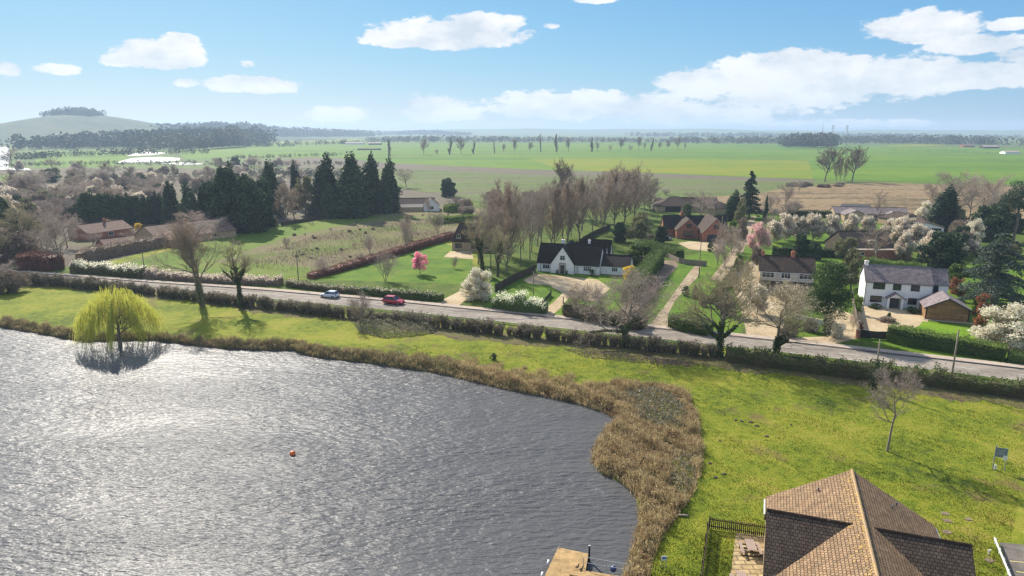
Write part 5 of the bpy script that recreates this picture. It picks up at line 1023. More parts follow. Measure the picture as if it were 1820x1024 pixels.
panel_fence([(1172, 452), (1210, 470), (1256, 474)], 1.5, 'weathered close-board fence between the tall hedge and the brick house lawn', M_fenceL)
panel_fence([(880, 520), (925, 496), (952, 484)], 1.9, 'dark board fence running up to the left corner of the white cottage', M_fenceD)
panel_fence([(500, 402), (560, 392), (650, 376)], 1.4, 'old grey board fence along the top of the green paddock', M_fenceD)
panel_fence([(1035, 432), (1060, 418), (1085, 408)], 1.9, 'dark board fence behind the black cottage roofs', M_fenceD)
# cars --------------------------------------------------------------------
M_tyre = mat('tyre_rubber', (.02, .02, .02), 6); M_rim = mat('alloy_rim', (.35, .35, .36), 6, rough=.35, metal=.7); M_lightR = mat('tail_lamp', (.35, .02, .02), 3, rough=.3); M_lightW = mat('head_lamp', (.7, .7, .72), 3, rough=.2)
def car(loc, rz, label, paint, L=4.2, W=1.78, H=1.55, suv=0, name='parked_car', group=None, van=0):
    m, n, l, p = nodes('car_paint'); p.inputs['Base Color'].default_value = (*paint, 1); p.inputs['Roughness'].default_value = .32; p.inputs['Coat Weight'].default_value = .5; p.inputs['Coat Roughness'].default_value = .1
    t = thing(name, loc, label, 'van' if van else 'car', rz, group); g = .20+.04*suv; bh = H*.60
    # side profile stations (x, z bottom, z top, half width) front at +x
    st = [(-L/2, g+.22, bh-.16, W*.42), (-L/2+.12, g+.05, bh-.03, W*.475), (-L*.3, g, bh+.02, W*.5), (0, g, bh, W*.5), (L*.2, g, bh-.02, W*.5), (L*.34, g, bh-.10, W*.49), (L/2-.16, g+.03, bh-.26, W*.46), (L/2, g+.16, bh-.40, W*.39)]
    mb = MB(); rings = []
    for x, z0, z1, w_ in st:
        zm = (z0+z1)/2; i = len(mb.v); mb.v += [(x, -w_*.94, z0), (x, -w_, zm), (x, -w_*.97, z1-.08), (x, -w_*.86, z1), (x, w_*.86, z1), (x, w_*.97, z1-.08), (x, w_, zm), (x, w_*.94, z0)]; rings.append(i)
    for a, b in zip(rings[:-1], rings[1:]):
        for k in range(8): mb.f.append([a+k, b+k, b+(k+1) % 8, a+(k+1) % 8]); mb.m.append(0)
    for i, rev in ((rings[0], 0), (rings[-1], 1)): f = [i+k for k in range(8)]; mb.f.append(f[::-1] if rev else f); mb.m.append(0)
    body = mb.build('body', m, t, True); 
    x0, x1 = -L/2+.16, L*.24; c0, c1 = -L*.36 if not van else -L*.46, L*.04
    P = [(x0, bh-.02, .80), (x1, bh-.04, .80), (c1, H-.07, .63), (c0, H-.05, .63)]
    def cab(mb, inset, zi, wi, sk=0):
        A = [(x0+inset, -W/2*.86*wi, bh-.06), (x1-inset, -W/2*.86*wi, bh-.06), (x1-inset, W/2*.86*wi, bh-.06), (x0+inset, W/2*.86*wi, bh-.06)]; B = [(c0+inset*.4, -W/2*.70*wi, H-zi), (c1, -W/2*.70*wi, H-zi), (c1, W/2*.70*wi, H-zi), (c0+inset*.4, W/2*.70*wi, H-zi)]; mb.hexa(A+B)
    mb = MB(); cab(mb, 0, .07, 1); mb.build('glasshouse', M_glass, t)
    rf = MB(); rf.hexa([(c0-.05, -W/2*.72, H-.08), (c1+.05, -W/2*.72, H-.08), (c1+.05, W/2*.72, H-.08), (c0-.05, W/2*.72, H-.08), (c0+.1, -W/2*.6, H), (c1-.15, -W/2*.6, H), (c1-.15, W/2*.6, H), (c0+.1, W/2*.6, H)])
    for s in (-1, 1):
        for (xb, xt) in ((x0, c0), (x1, c1), ((x0+x1)/2-.15, (c0+c1)/2), (x0+.75, c0+.45)):
            d = .05; rf.hexa([(xb-d, s*W/2*.87-.02, bh-.05), (xb+d, s*W/2*.87-.02, bh-.05), (xb+d, s*W/2*.87+.02, bh-.05), (xb-d, s*W/2*.87+.02, bh-.05), (xt-d, s*W/2*.71-.02, H-.07), (xt+d, s*W/2*.71-.02, H-.07), (xt+d, s*W/2*.71+.02, H-.07), (xt-d, s*W/2*.71+.02, H-.07)])
    rf.build('roof', m, t)
    for sx_ in (-L*.31, L*.315):
        for s in (-1, 1):
            w_ = MB(); y0, y1 = s*(W/2-.2), s*(W/2+.012); w_.tube((sx_, y0, .32), (sx_, y1, .32), .32, n=18); wo_ = w_.build('wheel', M_tyre, t, False); rr = MB(); rr.tube((sx_, y1, .32), (sx_, y1+s*.012, .32), .19, n=14); rr.build('rim', M_rim, wo_)
    for s in (-1, 1):
        q = MB(); q.box(L/2-.2, L/2-.05, s*W*.36-.14, s*W*.36+.14, bh-.40, bh-.28); q.build('headlight', M_lightW, t); q = MB(); q.box(-L/2-.01, -L/2+.14, s*W*.40-.1, s*W*.40+.1, bh-.28, bh-.06); q.build('tail_light', M_lightR, t); q = MB(); q.box(x1-.35, x1-.2, s*W*.5-.02, s*W*.5+s*.16+.02 if s > 0 else s*W*.5+.02, bh, bh+.13) if s > 0 else q.box(x1-.35, x1-.2, -W*.5-.14, -W*.5+.02, bh, bh+.13); q.build('wing_mirror', m, t)
    q = MB(); q.box(-L/2-.02, -L/2+.1, -W*.38, W*.38, g+.05, g+.2); q.box(L/2-.12, L/2+.02, -W*.36, W*.36, g+.02, g+.22); q.build('bumper_trim', M_black, t)
    return t
rd = math.atan2(*(lambda d: (d.y, d.x))(G(722, 546)-G(567, 532)))
p = G(586, 529.5); car((p.x, p.y, .12), rd+PI, 'white hatchback driving left along the road', (.62, .68, .74), 4.1, 1.75, 1.5, name='hatchback_car'); p = G(700, 541); car((p.x, p.y, .12), rd, 'dark red family car driving right along the road', (.42, .02, .035), 4.5, 1.85, 1.68, 1, name='suv_car')
for (px_, py_, rz, lb, pt) in ((1168, 373, .2, 'white van parked left of the carport of the far brown bungalow', (.65, .66, .68)), (1192, 374, .1, 'pale silver car parked in front of the far carport', (.5, .52, .56)), (1207, 375, 0, 'white car parked right of the far carport beside the round green bush', (.6, .6, .62)), (1627, 402, -.3, 'blue car parked under the brown-roofed carport', (.03, .08, .28)), (24, 308.5, 0, 'white camper van parked on the river meadow at far left', (.6, .6, .6)), (1183, 427, .4, 'light grey car parked left of the red brick house', (.45, .46, .48))):
    p = G(px_, py_); car((p.x, p.y, .11), rz, lb, pt, 4.8 if 'van' in lb else 4.2, 1.9, 2.1 if 'van' in lb else 1.5, 0, 'camper_van' if 'van' in lb else 'parked_car', van='van' in lb)
# far things ----------------------------------------------------------------
M_conc = mat('pale_concrete', (.34, .33, .31), .05)
def far(px_, py_, D): u = (px_-910)/FPX; return Vector((u*D*1.0, D*math.cos(PITCH), 0))
D = 5200
t = thing('tall_chimney', far(1434, 0, D), 'slim tall industrial chimney on the far right horizon', 'chimney'); mb = MB(); mb.tube((0, 0, 0), (0, 0, 82), 4.5, 2.8, 12); mb.build('stack', M_conc, t, True); mb = MB(); mb.tube((0, 0, 82), (0, 0, 85), 3.2, n=12); mb.build('cap', M_conc, t)
for x, s in ((1451, 'left'), (1475, 'right')):
    t = thing('industrial_tower', far(x, 0, D), 'squat pale tower on the far horizon, %s of the two right of the chimney' % s, 'tower'); mb = MB(); mb.box(-6, 6, -6, 6, 0, 62); mb.build('shaft', M_conc, t); mb = MB(); mb.box(-7, 7, -7, 7, 62, 72); mb.build('head', M_conc, t)
def sheds(px_, py_, w_, lab, wall=M_wwall, roof=M_facia, h_=6):
    p = G(px_, py_); W_ = WD(px_, py_, w_); t = thing('farm_building', p, lab, 'barn'); gable(t, -W_/2, W_/2, 0, 14, h_*.6, h_, wall, roof, ov=.6)
sheds(630, 257, 34, 'long low grey barn beyond the left end of the big green field'); sheds(666, 257.5, 22, 'small grey barn right of the long low barn', M_fenceD); sheds(1722, 262, 20, 'reddish farm shed at the far right edge of the field', M_brick, M_pinkroof); sheds(1762, 264, 28, 'grey farm shed at the far right edge of the field', M_fenceD, M_facia); sheds(1800, 274, 26, 'low pale barn at the right border of the big field', M_wwall, M_facia, 5)
sheds(1240, 250.5, 10, 'tiny white building among the distant trees in the middle', h_=7); sheds(1628, 253.5, 12, 'tiny pale building among the distant woods at right', h_=7); sheds(655, 267, 40, 'dark hedge-side barn line beside the first poplar', M_fenceD, M_blackroof, 3)

# ---------------------------------------------------------------- planting
random.seed(11); rp = np.random.default_rng(77)
PT('hero_twin', 362, 545, 383, 118, 'tall twin-stemmed bare tree rising from the gappy hedge', rz=.6)
PT('hero_pollard', 428, 548, 424, 78, 'ivy-clad bare pollard right of the twin-stemmed tree', rz=2)
PT('hero_wide', 1108, 616, 478, 190, 'broad spreading bare tree with ivy on its trunk at the bend of the dirt track', rz=1.0)
PT('hero_ivy', 1278, 634, 462, 170, 'tall bare roadside tree with ivy thick on its trunk and fork', rz=.3)
PT('hero_pale', 1378, 645, 497, 155, 'ivy-trunked bare tree with pale buds in front of the gravel yard', rz=2.2)
PT('lawn_tree', 1577, 802, 654, 96, 'young bare tree standing alone on the lakeside lawn', rz=1.1)
p = G(213, 612, 0); PT('willow', 213, 608, 503, 138, 'yellow-green weeping willow hanging over the lake edge', name='weeping_willow', z=-.8)
PT('pinkball', 747, 488, 446, 34, 'small bright pink cherry tree on the lawn', name='cherry_tree'); PT('shrubby0', 684, 500, 446, 48, 'round bare tree left of the pink cherry', name='bare_tree'); PT('shrubby1', 806, 478, 456, 18, 'tiny bare tree right of the pink cherry')
PT('snow0', 848, 533, 474, 66, 'big white blossom bush beside the sandy driveway', 'bush', 'blossom_bush'); PT('snow1', 597, 387, 362, 24, 'small white blossom bush below the conifers', 'bush', 'blossom_bush')
PT('pinkpale', 1346, 455, 395, 46, 'pale pink blossom tree at the side of the long track', name='blossom_tree'); PT('cypress', 1360, 398, 348, 11, 'narrow dark cypress like a pencil', name='cypress_tree')
PT('cedar', 1331, 388, 303, 52, 'dark layered cedar rising above the others at the end of the track', name='cedar_tree'); PT('conifer1', 1300, 392, 342, 40, 'dark green conifer just left of the layered cedar', name='conifer_tree'); PT('oliveround', 1318, 398, 350, 32, 'rounded green tree in front of the layered cedar', name='evergreen_tree')
PT('pine_ivy', 1470, 594, 460, 96, 'tall pine with ivy at its foot between the two houses', name='pine_tree'); PT('oliveround', 1512, 515, 440, 60, 'pale olive-green tree behind the pine', name='evergreen_tree'); PT('oliveround', 1500, 462, 420, 50, 'olive-green tree in front of the dark-roofed house', name='evergreen_tree')
PT('darkbushy0', 1425, 458, 416, 36, 'small dark yew behind the brown-roofed house', name='yew_tree'); PT('darkbushy1', 1447, 462, 430, 28, 'smaller dark yew right of its neighbour', name='yew_tree')
PT('bluecedar', 1765, 545, 414, 150, 'huge blue-green cedar behind the timber garage', name='cedar_tree'); PT('darkbushy0', 1672, 480, 412, 84, 'broad flat-topped dark yew behind the white house', name='yew_tree'); PT('greenround', 1700, 515, 470, 50, 'green bush between the white house and the blue-green cedar', 'bush', 'bush')
PT('conifer2', 1680, 412, 338, 72, 'large dull green conifer behind the white blossom', name='conifer_tree'); PT('darkbushy1', 1752, 428, 366, 66, 'dark evergreen right of the dull green conifer', name='evergreen_tree'); PT('pine', 1800, 430, 312, 84, 'dark pine at the right edge of the picture', name='pine_tree'); PT('pine', 1772, 425, 345, 40, 'slimmer dark pine left of the edge pine', name='pine_tree')
for i, (x, y, t, w_) in enumerate(((1690, 398, 304, 74), (1722, 392, 302, 60), (1764, 392, 306, 70), (1655, 388, 325, 40), (1745, 400, 330, 60))): PT('bare%d' % (i % 3), x, y, t, w_, 'bare brown tree behind the dark conifers at right, %s from the left' % ('third', 'fourth', 'sixth... ', 'second', 'fifth')[i].replace('... ', ''), group='bare trees behind the right conifers')
PT('bare1', 1395, 378, 322, 34, 'slim bare tree at the left edge of the tussock marsh'); PT('silver_birch', 1560, 392, 338, 26, 'bare birch in front of the long house', name='birch_tree'); PT('silver_birch', 1556, 470, 400, 60, 'spreading pale-barked birch in front of the dark roof', name='birch_tree')
PT('bare2', 1420, 342, 318, 24, 'small bare tree left of the pair of big bare trees')
PT('vase0', 1466, 323, 258, 50, 'big vase-shaped bare tree in the far field, left of the pair'); PT('vase1', 1514, 323, 259, 46, 'big vase-shaped bare tree in the far field, right of the pair')
for i, x in enumerate((1486, 1493, 1500)): PT('belt%d' % i, x, 322, 276+i, 12, 'slim bare tree between the two vase-shaped trees', group='slim trees between the pair')
ords = 'first second third fourth fifth sixth seventh eighth ninth tenth eleventh twelfth thirteenth fourteenth fifteenth sixteenth seventeenth eighteenth nineteenth twentieth'.split()
# line of trees across the far field
row = ((692, 277, 247, 13, 0), (753, 276, 246, 17, 1), (776, 275, 265, 11, 2), (799, 275, 243, 9, 0), (820, 275, 245, 16, 1), (841, 274, 249, 7, 0), (879, 273, 250, 5, 0), (895, 273, 255, 8, 1), (914, 273, 246, 13, 1), (942, 272, 252, 10, 1), (961, 270, 237, 6, 0), (989, 271, 238, 9, 0), (1010, 271, 245, 13, 1), (1052, 270, 244, 9, 0), (1062, 270, 252, 8, 1), (1084, 269, 257, 8, 2), (1103, 268, 245, 14, 1), (1120, 268, 258, 10, 2), (1135, 268, 242, 14, 1), (1146, 267, 253, 7, 1), (1157, 268, 245, 9, 0), (1172, 267, 251, 8, 1), (1187, 267, 248, 11, 1), (1205, 267, 242, 15, 1), (1217, 267, 254, 6, 1))
for i, (x, y, t, w_, k) in enumerate(row):
    lb = ('slim columnar poplar in the line across the far field', 'round-headed bare tree in the line across the far field', 'low bushy tree in the line across the far field')[k]+(', %s from the left' % ords[i] if i < 20 else ', %s from the right' % ords[len(row)-1-i])
    PT(('poplar%d' % (i % 2), 'vase%d' % (i % 2), 'shrubby0')[k], x, y, t, w_, lb, name='poplar_tree' if k == 0 else 'bare_tree', group='tree line across the far field')
PT('bare0', 722, 334, 299, 40, 'wide bare tree behind the white bungalow'); PT('darkbushy0', 798, 350, 317, 36, 'round dark evergreen beyond the bungalow', name='evergreen_tree'); PT('vase0', 1000, 385, 281, 56, 'tall dark bare tree rising above the belt', rz=2)
# woodland belt behind the cottage
belt = []
for (x, y, t, w_) in ((872, 478, 352, 62), (900, 486, 330, 60), (925, 476, 345, 56), (942, 462, 334, 54), (905, 455, 322, 56), (875, 450, 335, 56), (962, 456, 330, 56), (985, 448, 326, 56), (955, 438, 322, 50), (1008, 440, 326, 56), (1030, 430, 320, 54), (1000, 424, 330, 50), (1052, 420, 312, 54), (1035, 410, 322, 46), (1072, 410, 304, 54), (1092, 402, 298, 54), (1068, 396, 308, 46), (1110, 395, 296, 54), (1128, 388, 295, 54), (1100, 384, 302, 44), (1145, 382, 304, 44), (1155, 376, 318, 34), (1120, 376, 300, 44), (1135, 370, 305, 40), (850, 470, 380, 48), (930, 445, 330, 50), (980, 436, 334, 44), (1060, 402, 312, 44), (890, 468, 340, 50), (945, 450, 328, 46), (1015, 422, 322, 46)):
    PT('belt%d' % rp.integers(4) if rp.random() < .78 else 'bare%d' % rp.integers(3), x, y, t+rp.integers(-9, 10), w_*rp.uniform(.75, 1.2), 'tall bare pinkish-brown tree in the dense belt behind the white cottage', group='belt of bare trees behind the white cottage')
PT('hero_pollard', 858, 486, 380, 70, 'dark ivy-covered tree at the left end of the bare belt', rz=1); PT('ivy_round', 885, 492, 398, 60, 'bare tree with ivied trunk beside the sandy driveway')
PT('oliveround', 1140, 432, 375, 66, 'pale budding tree behind the cottage roofs', name='budding_tree'); PT('darkbushy0', 1102, 430, 395, 30, 'small dark evergreen behind the cottage wing', name='evergreen_tree'); PT('darkbushy1', 1175, 432, 402, 26, 'dark round evergreen left of the brick house', name='evergreen_tree'); PT('greenround', 1140, 470, 432, 62, 'green rounded tree at the right end of the cottage', name='evergreen_tree'); PT('yellowbush', 1118, 512, 470, 30, 'bright yellow forsythia beside the cottage wing', 'bush', 'forsythia_bush')
PT('bare1', 1245, 400, 335, 66, 'spreading bare tree behind the brick house'); PT('greenround', 1221, 383, 362, 18, 'round green bush beside the parked white car', 'bush', 'bush'); PT('brightbush', 1303, 420, 390, 20, 'bright green shrub right of the brick house', 'bush', 'bush'); PT('brownbush', 1318, 428, 386, 24, 'brown bare shrub beside the long track', 'bush', 'bush')
for i, (x, y, t, w_) in enumerate(((1285, 445, 395, 34), (1300, 452, 402, 38), (1276, 472, 420, 34), (1290, 480, 430, 30), (1310, 460, 420, 26))): PT('shrubby%d' % (i % 2), x, y, t, w_, 'bare shrubby tree crowding the right of the brick house forecourt', group='shrubby trees by the forecourt')
for i, (x, y, t, w_) in enumerate(((1375, 432, 392, 44), (1395, 428, 380, 42), (1418, 426, 384, 38), (1445, 428, 380, 46), (1478, 430, 382, 44), (1510, 426, 380, 40), (1540, 424, 384, 36), (1580, 428, 388, 40), (1600, 440, 386, 54), (1630, 446, 398, 48), (1606, 462, 412, 40), (1650, 458, 410, 44))):
    PT('blossom%d' % (i % 3), x, y, t, w_, 'cream blossom tree in the orchard row before the long house, %s from the left' % ords[i], name='blossom_tree', group='blossom trees before the long house')
PT('snow1', 1640, 398, 356, 30, 'pale blossom tree right of the long house', name='blossom_tree'); PT('snow0', 1725, 440, 388, 46, 'white blossom bush between the dark evergreens', 'bush', 'blossom_bush'); PT('blossom1', 1690, 455, 420, 50, 'faded blossom bush behind the yew', 'bush', 'blossom_bush')
PT('snow0', 1785, 618, 540, 112, 'large white blossom shrub at the right end of the clipped hedge', 'bush', 'blossom_bush'); PT('redbush', 1738, 590, 545, 30, 'red-leaved shrub beside the timber garage', 'bush', 'red_shrub'); PT('redbush', 1745, 562, 520, 36, 'red-leaved shrub behind the timber garage', 'bush', 'red_shrub'); PT('redbush', 1700, 525, 492, 34, 'orange-red shrub between the white house and the garage roof', 'bush', 'red_shrub'); PT('brightbush', 1735, 560, 530, 18, 'small green bush among the red shrubs', 'bush', 'bush')
PT('darkbush', 1579, 571, 555, 9, 'small round topiary ball in the drive bed', 'bush', 'topiary_bush'); PT('brownbush', 1578, 573, 563, 34, 'low reddish planting ringing the topiary ball', 'bush', 'shrub_bed'); PT('darkbush', 1556, 549, 540, 26, 'dark border plants under the left window of the white house', 'bush', 'border_plants'); PT('darkbush', 1622, 557, 545, 26, 'dark border plants right of the white house porch', 'bush', 'border_plants')
PT('snow1', 1487, 600, 574, 26, 'white flowering shrub at the pine foot', 'bush', 'blossom_bush'); PT('blossom0', 1345, 560, 505, 50, 'pale blossom bush behind the roadside trees', 'bush', 'blossom_bush'); PT('brownbush', 1400, 532, 505, 60, 'brown bare shrubs in front of the brown-roofed house', 'bush', 'bush')
for i, (x, y, t, w_, k) in enumerate(((1218, 527, 508, 18, 'darkbush'), (1235, 532, 508, 14, 'cypress'), (1330, 527, 505, 12, 'darkbush'), (1262, 448, 430, 14, 'darkbush'), (1233, 420, 412, 10, 'darkbush'), (1312, 468, 450, 16, 'brightbush'), (1524, 560, 525, 22, 'brightbush'), (1528, 592, 572, 12, 'redbush'), (1052, 492, 478, 12, 'darkbush'))):
    PT(k, x, y, t, w_, ('round clipped bush beside the dirt track', 'small dark upright conifer beside the dirt track', 'small dark bush at the edge of the gravel yard', 'small round bush on the brick house lawn', 'little bush near the brick house door', 'green bush beside the long track', 'green shrub against the white house fence', 'red shrub at the foot of the white house fence', 'dark bush against the cottage wall')[i], 'bush', 'bush')
for i, (x, y, t, w_) in enumerate(((1045, 548, 500, 60), (1075, 560, 510, 56), (1020, 545, 512, 40))): PT('shrubby%d' % (i % 2), x, y, t, w_, 'bare twiggy shrub in the cottage front hedge, %s' % ('middle one', 'right-hand one', 'left-hand one')[i], 'bush', 'bare_shrub')
PT('shrubby0', 640, 578, 520, 56, 'bare twiggy tree growing out of the gappy hedge near the red car'); PT('brownbush', 1125, 585, 552, 40, 'ivy and brown scrub at the foot of the broad bare tree', 'bush', 'bush')
# conifers and trees at the left middle
for i, (x, y, t, w_, k, lb) in enumerate(((490, 385, 292, 66, 0, 'dark conifer left of the pale willow-like tree'), (375, 408, 330, 62, 2, 'dark conifer left of the massive clump'), (450, 412, 318, 70, 2, 'dark conifer right of the massive clump'), (622, 385, 279, 88, 0, 'tallest broad dark conifer in the middle group'), (576, 384, 283, 66, 1, 'dark conifer left of the tallest one'), (663, 380, 282, 60, 2, 'tall dark conifer right of the tallest one'), (686, 378, 289, 54, 1, 'last tall dark conifer beside the white bungalow'), (530, 372, 292, 26, 2, 'narrow dark conifer behind the pale willow-like tree'), (590, 388, 330, 40, 0, 'short dark conifer at the foot of the tallest one'), (345, 402, 328, 44, 1, 'short dark conifer behind the long bungalow'), (310, 400, 325, 36, 0, 'pointed dark conifer above the long bungalow roof'))):
    PT('conifer%d' % k, x, y, t, w_, lb, name='conifer_tree')
for i, (x, y, t, w_) in enumerate(((402, 412, 300, 74), (447, 412, 314, 66), (424, 404, 298, 60), (388, 400, 322, 56), (470, 404, 322, 46), (352, 408, 345, 50))): PT(('darkbushy0', 'darkbushy1', 'conifer2')[i % 3], x, y, t, w_, 'dark evergreen in the massive clump at centre left, %s' % ('front left one', 'front right one', 'tallest one in the middle', 'back left one', 'rightmost one', 'leftmost one')[i], name='evergreen_tree')
for i in range(10): PT(('conifer%d' % (i % 3)) if i % 2 else 'darkbushy%d' % (i//2 % 2), 158+i*14, 402-i*.6, 343+(i*37 % 9), 34, 'dark conifer in the close row behind the two bungalows, %s from the left' % ords[i], name='conifer_tree', group='row of conifers behind the bungalows')
PT('oliveround', 543, 383, 310, 46, 'pale olive weeping tree between the conifers', name='willow_tree'); PT('belt1', 508, 395, 325, 44, 'pinkish bare tree below the conifers'); PT('belt2', 523, 388, 330, 34, 'slim pinkish bare tree below the conifers'); PT('brownbush', 300, 388, 370, 40, 'brown scrub behind the long bungalow', 'bush', 'bush'); PT('bare1', 345, 418, 372, 60, 'bare pinkish tree at the end of the long bungalow'); PT('bare0', 350, 440, 390, 96, 'bare pink-budded tree overlapping the bungalow roof')
PT('bare2', 107, 478, 378, 82, 'large bare tree beside the copper hedge at left'); PT('ivy_round', 40, 460, 360, 90, 'dense dark tree at the left edge'); PT('darkbushy1', 12, 440, 352, 50, 'dark evergreen at the left border', name='evergreen_tree'); PT('ivy_round', -20, 480, 385, 90, 'dark ivied tree cut by the left border'); PT('bare1', 75, 440, 365, 70, 'bare brown tree behind the dark left tree'); PT('yellowbush', 246, 408, 396, 16, 'small yellow forsythia behind the bungalow roofs', 'bush', 'forsythia_bush'); PT('bare0', 22, 302, 262, 30, 'bare tree by the far river at the left edge'); PT('belt3', 145, 310, 285, 22, 'small bare tree by the river bend')
PT('bare2', -10, 505, 452, 60, 'pale twiggy tree at the left end of the road'); PT('brownbush', 15, 520, 480, 70, 'brown thicket at the left end of the gappy hedge', 'bush', 'bush')
for i, (x, y, t, w_, k) in enumerate(((-15, 445, 350, 80, 'darkbushy0'), (30, 430, 352, 70, 'ivy_round'), (62, 455, 372, 60, 'ivy_round'), (85, 470, 400, 60, 'bare0'), (-5, 470, 400, 70, 'brownbush'), (45, 470, 410, 60, 'brownbush'), (120, 440, 376, 60, 'bare1'), (15, 410, 345, 50, 'blossom1'), (55, 405, 350, 44, 'oliveround'), (100, 410, 356, 44, 'bare2'))): PT(k, x, y, t, w_, 'tree in the dark thicket at the left border, %s' % ('outermost evergreen', 'ivied one behind', 'ivied one in front', 'bare one in front', 'low brown one at the border', 'low brown one beside the rusty hedge', 'bare one behind the large bare tree', 'pale blossoming one behind', 'olive one behind', 'thin bare one behind')[i], group='dark thicket at the left border')
for i, (x, y, t, w_, k) in enumerate(((1345, 470, 438, 24, 'brownbush'), (1330, 492, 462, 24, 'shrubby0'), (1300, 512, 480, 26, 'shrubby1'), (1356, 440, 408, 26, 'bare0'), (1368, 418, 380, 30, 'bare1'), (1290, 560, 520, 40, 'brownbush'), (1420, 560, 528, 40, 'shrubby1'), (1440, 590, 566, 30, 'brownbush'), (1400, 598, 576, 40, 'brownbush'), (1515, 590, 548, 18, 'shrubby0'), (1250, 545, 525, 20, 'brownbush'), (1495, 520, 480, 40, 'bare2'), (1610, 420, 388, 40, 'blossom2'), (1560, 455, 420, 30, 'shrubby1'))): PT(k, x, y, t, w_, 'scruffy shrub among the tracks and gardens, %s' % ('right of the long track', 'above the yard gate', 'left of the yard', 'under the pale pink tree', 'behind the pale pink tree', 'behind the ivied roadside tree', 'in the yard middle', 'right side of the front garden', 'front side of the front garden', 'by the timber panel fence', 'beside the dirt track', 'behind the tall pine', 'in front of the carport', 'in front of the dark roof')[i], 'bush', 'bush')
for i, (x, y, t, w_, k) in enumerate(((165, 436, 412, 44, 'shrubby0'), (240, 430, 405, 40, 'bare2'), (285, 432, 408, 40, 'blossom2'), (200, 412, 390, 40, 'brownbush'), (390, 420, 385, 60, 'bare2'))): PT(k, x, y, t, w_, 'shrubby tree among the low bungalow roofs, %s' % ('left of the low garage', 'right of the low garage', 'pale flowering one at the front wing', 'brown one between the roofs', 'twiggy one at the roof end')[i], group='shrubby trees among the bungalow roofs')
# orchard field trees and scrub
for i, (x, y, t, w_, k) in enumerate(((724, 450, 385, 26, 'shrubby0'), (658, 450, 415, 30, 'shrubby1'), (778, 415, 376, 34, 'shrubby0'), (723, 425, 378, 22, 'belt0'), (763, 380, 350, 14, 'shrubby1'), (575, 490, 458, 40, 'shrubby1'), (730, 430, 405, 14, 'shrubby0'), (640, 470, 448, 20, 'shrubby1'), (510, 440, 422, 20, 'shrubby0'))):
    PT(k, x, y, t, w_, 'small bare tree in the overgrown orchard field, %s' % ('above the pink cherry', 'left of the pink cherry', 'near the copper hedge top', 'on a tall thin stem', 'near the white bungalow', 'beside the copper hedge foot', 'stunted one in the middle', 'low one by the hedge', 'in the green paddock')[i], group='small trees in the orchard field')
for i in range(70):
    x = rp.uniform(520, 860); y = rp.uniform(378, 460)
    if y > 494-(x-548)*.318-8: continue
    PT(('brownbush', 'shrubby1')[i % 2], x, y, y-rp.uniform(2, 5), rp.uniform(4, 10), 'low brown scrub bush in the overgrown field', 'bush', 'scrub_bush', 'scrub bushes in the overgrown field')
rng = np.random.default_rng(66); Q = np.array([[G(x, y).x, G(x, y).y] for x, y in ((400, 470), (560, 420), (690, 392), (860, 386), (800, 408), (690, 448), (548, 490))]); q = rng.uniform(Q.min(0), Q.max(0), size=(60000, 2)); q = q[inside(q, Q)]; q = q[np.sin(q[:, 0]*.21+1)*np.sin(q[:, 1]*.17)+rng.normal(size=len(q))*.6 > -.3][:11000]; n = len(q); b = np.column_stack([q, np.zeros(n)]); c_ = Cloud(); c_.add(*ribbons(b, b+np.column_stack([rng.normal(size=(n, 2))*.12, rng.uniform(.2, .8, n)]), .08, .04, rng))
tag(link('weeds', c_.mesh('weeds'), None, [M_brown]), 'dead brown weed stalks covering the overgrown field', 'weeds', kind='stuff')
# mixed scrub woodland filling the left middle distance
for i in range(270):
    y = 292+rp.random()**1.15*108; x = rp.uniform(-40, 300+(y < 345)*230)
    if 150 < x < 300 and y > 388: continue
    if (y < 306 and 190 < x < 360) or (x < 110 and 305 < y < 318) or (y > 380 and x > 290): continue
    if (60 < x < 240 and y < 300): continue
    r_ = rp.random(); k = 'blossom%d' % rp.integers(3) if r_ < .30 else ('bare%d' % rp.integers(3) if r_ < .58 else ('brownbush' if r_ < .74 else ('oliveround' if r_ < .84 else ('belt%d' % rp.integers(4) if r_ < .95 else 'darkbushy1'))))
    hp = (y-232)*rp.uniform(.16, .30)*(1.15 if k[:2] in ('ba', 'be') else .9); wp = hp*rp.uniform(.9, 1.5)
    lb, nm = {'bl': ('pale blossoming tree in the mixed scrub woodland at left', 'blossom_tree'), 'ba': ('bare grey-brown tree in the mixed scrub woodland at left', 'bare_tree'), 'br': ('brown thicket bush in the mixed scrub woodland at left', 'bush'), 'ol': ('olive-green tree in the mixed scrub woodland at left', 'evergreen_tree'), 'be': ('pinkish bare tree in the mixed scrub woodland at left', 'bare_tree'), 'da': ('dark evergreen in the mixed scrub woodland at left', 'evergreen_tree')}[k[:2]]
    PT(k, x, y, y-hp, wp, lb, 'bush' if nm == 'bush' else 'tree', nm, 'mixed scrub woodland at left')
for i in range(26):
    x = 870+i*12.5; y = 352+(i % 5)*3-i*.35+(x > 1150)*4
    PT(('brownbush', 'shrubby0', 'bare1')[i % 3], x, y, y-rp.uniform(9, 18), rp.uniform(14, 26), 'low brown bush along the edge of the wet meadow', 'bush', 'bush', 'bushes edging the wet meadow')
for i in range(16):
    x = rp.uniform(780, 1000); y = rp.uniform(368, 400); PT(('brownbush', 'bare0', 'bare2')[i % 3], x, y, y-rp.uniform(22, 40), rp.uniform(24, 40), 'brown bare tree behind the left end of the belt', group='brown trees beyond the orchard')
for i in range(14):
    x = 1350+rp.random()*70; y = rp.uniform(372, 395); PT('bare%d' % (i % 3), x, y, y-rp.uniform(18, 34), rp.uniform(20, 34), 'thin bare tree left of the long house', group='thin trees left of the long house')
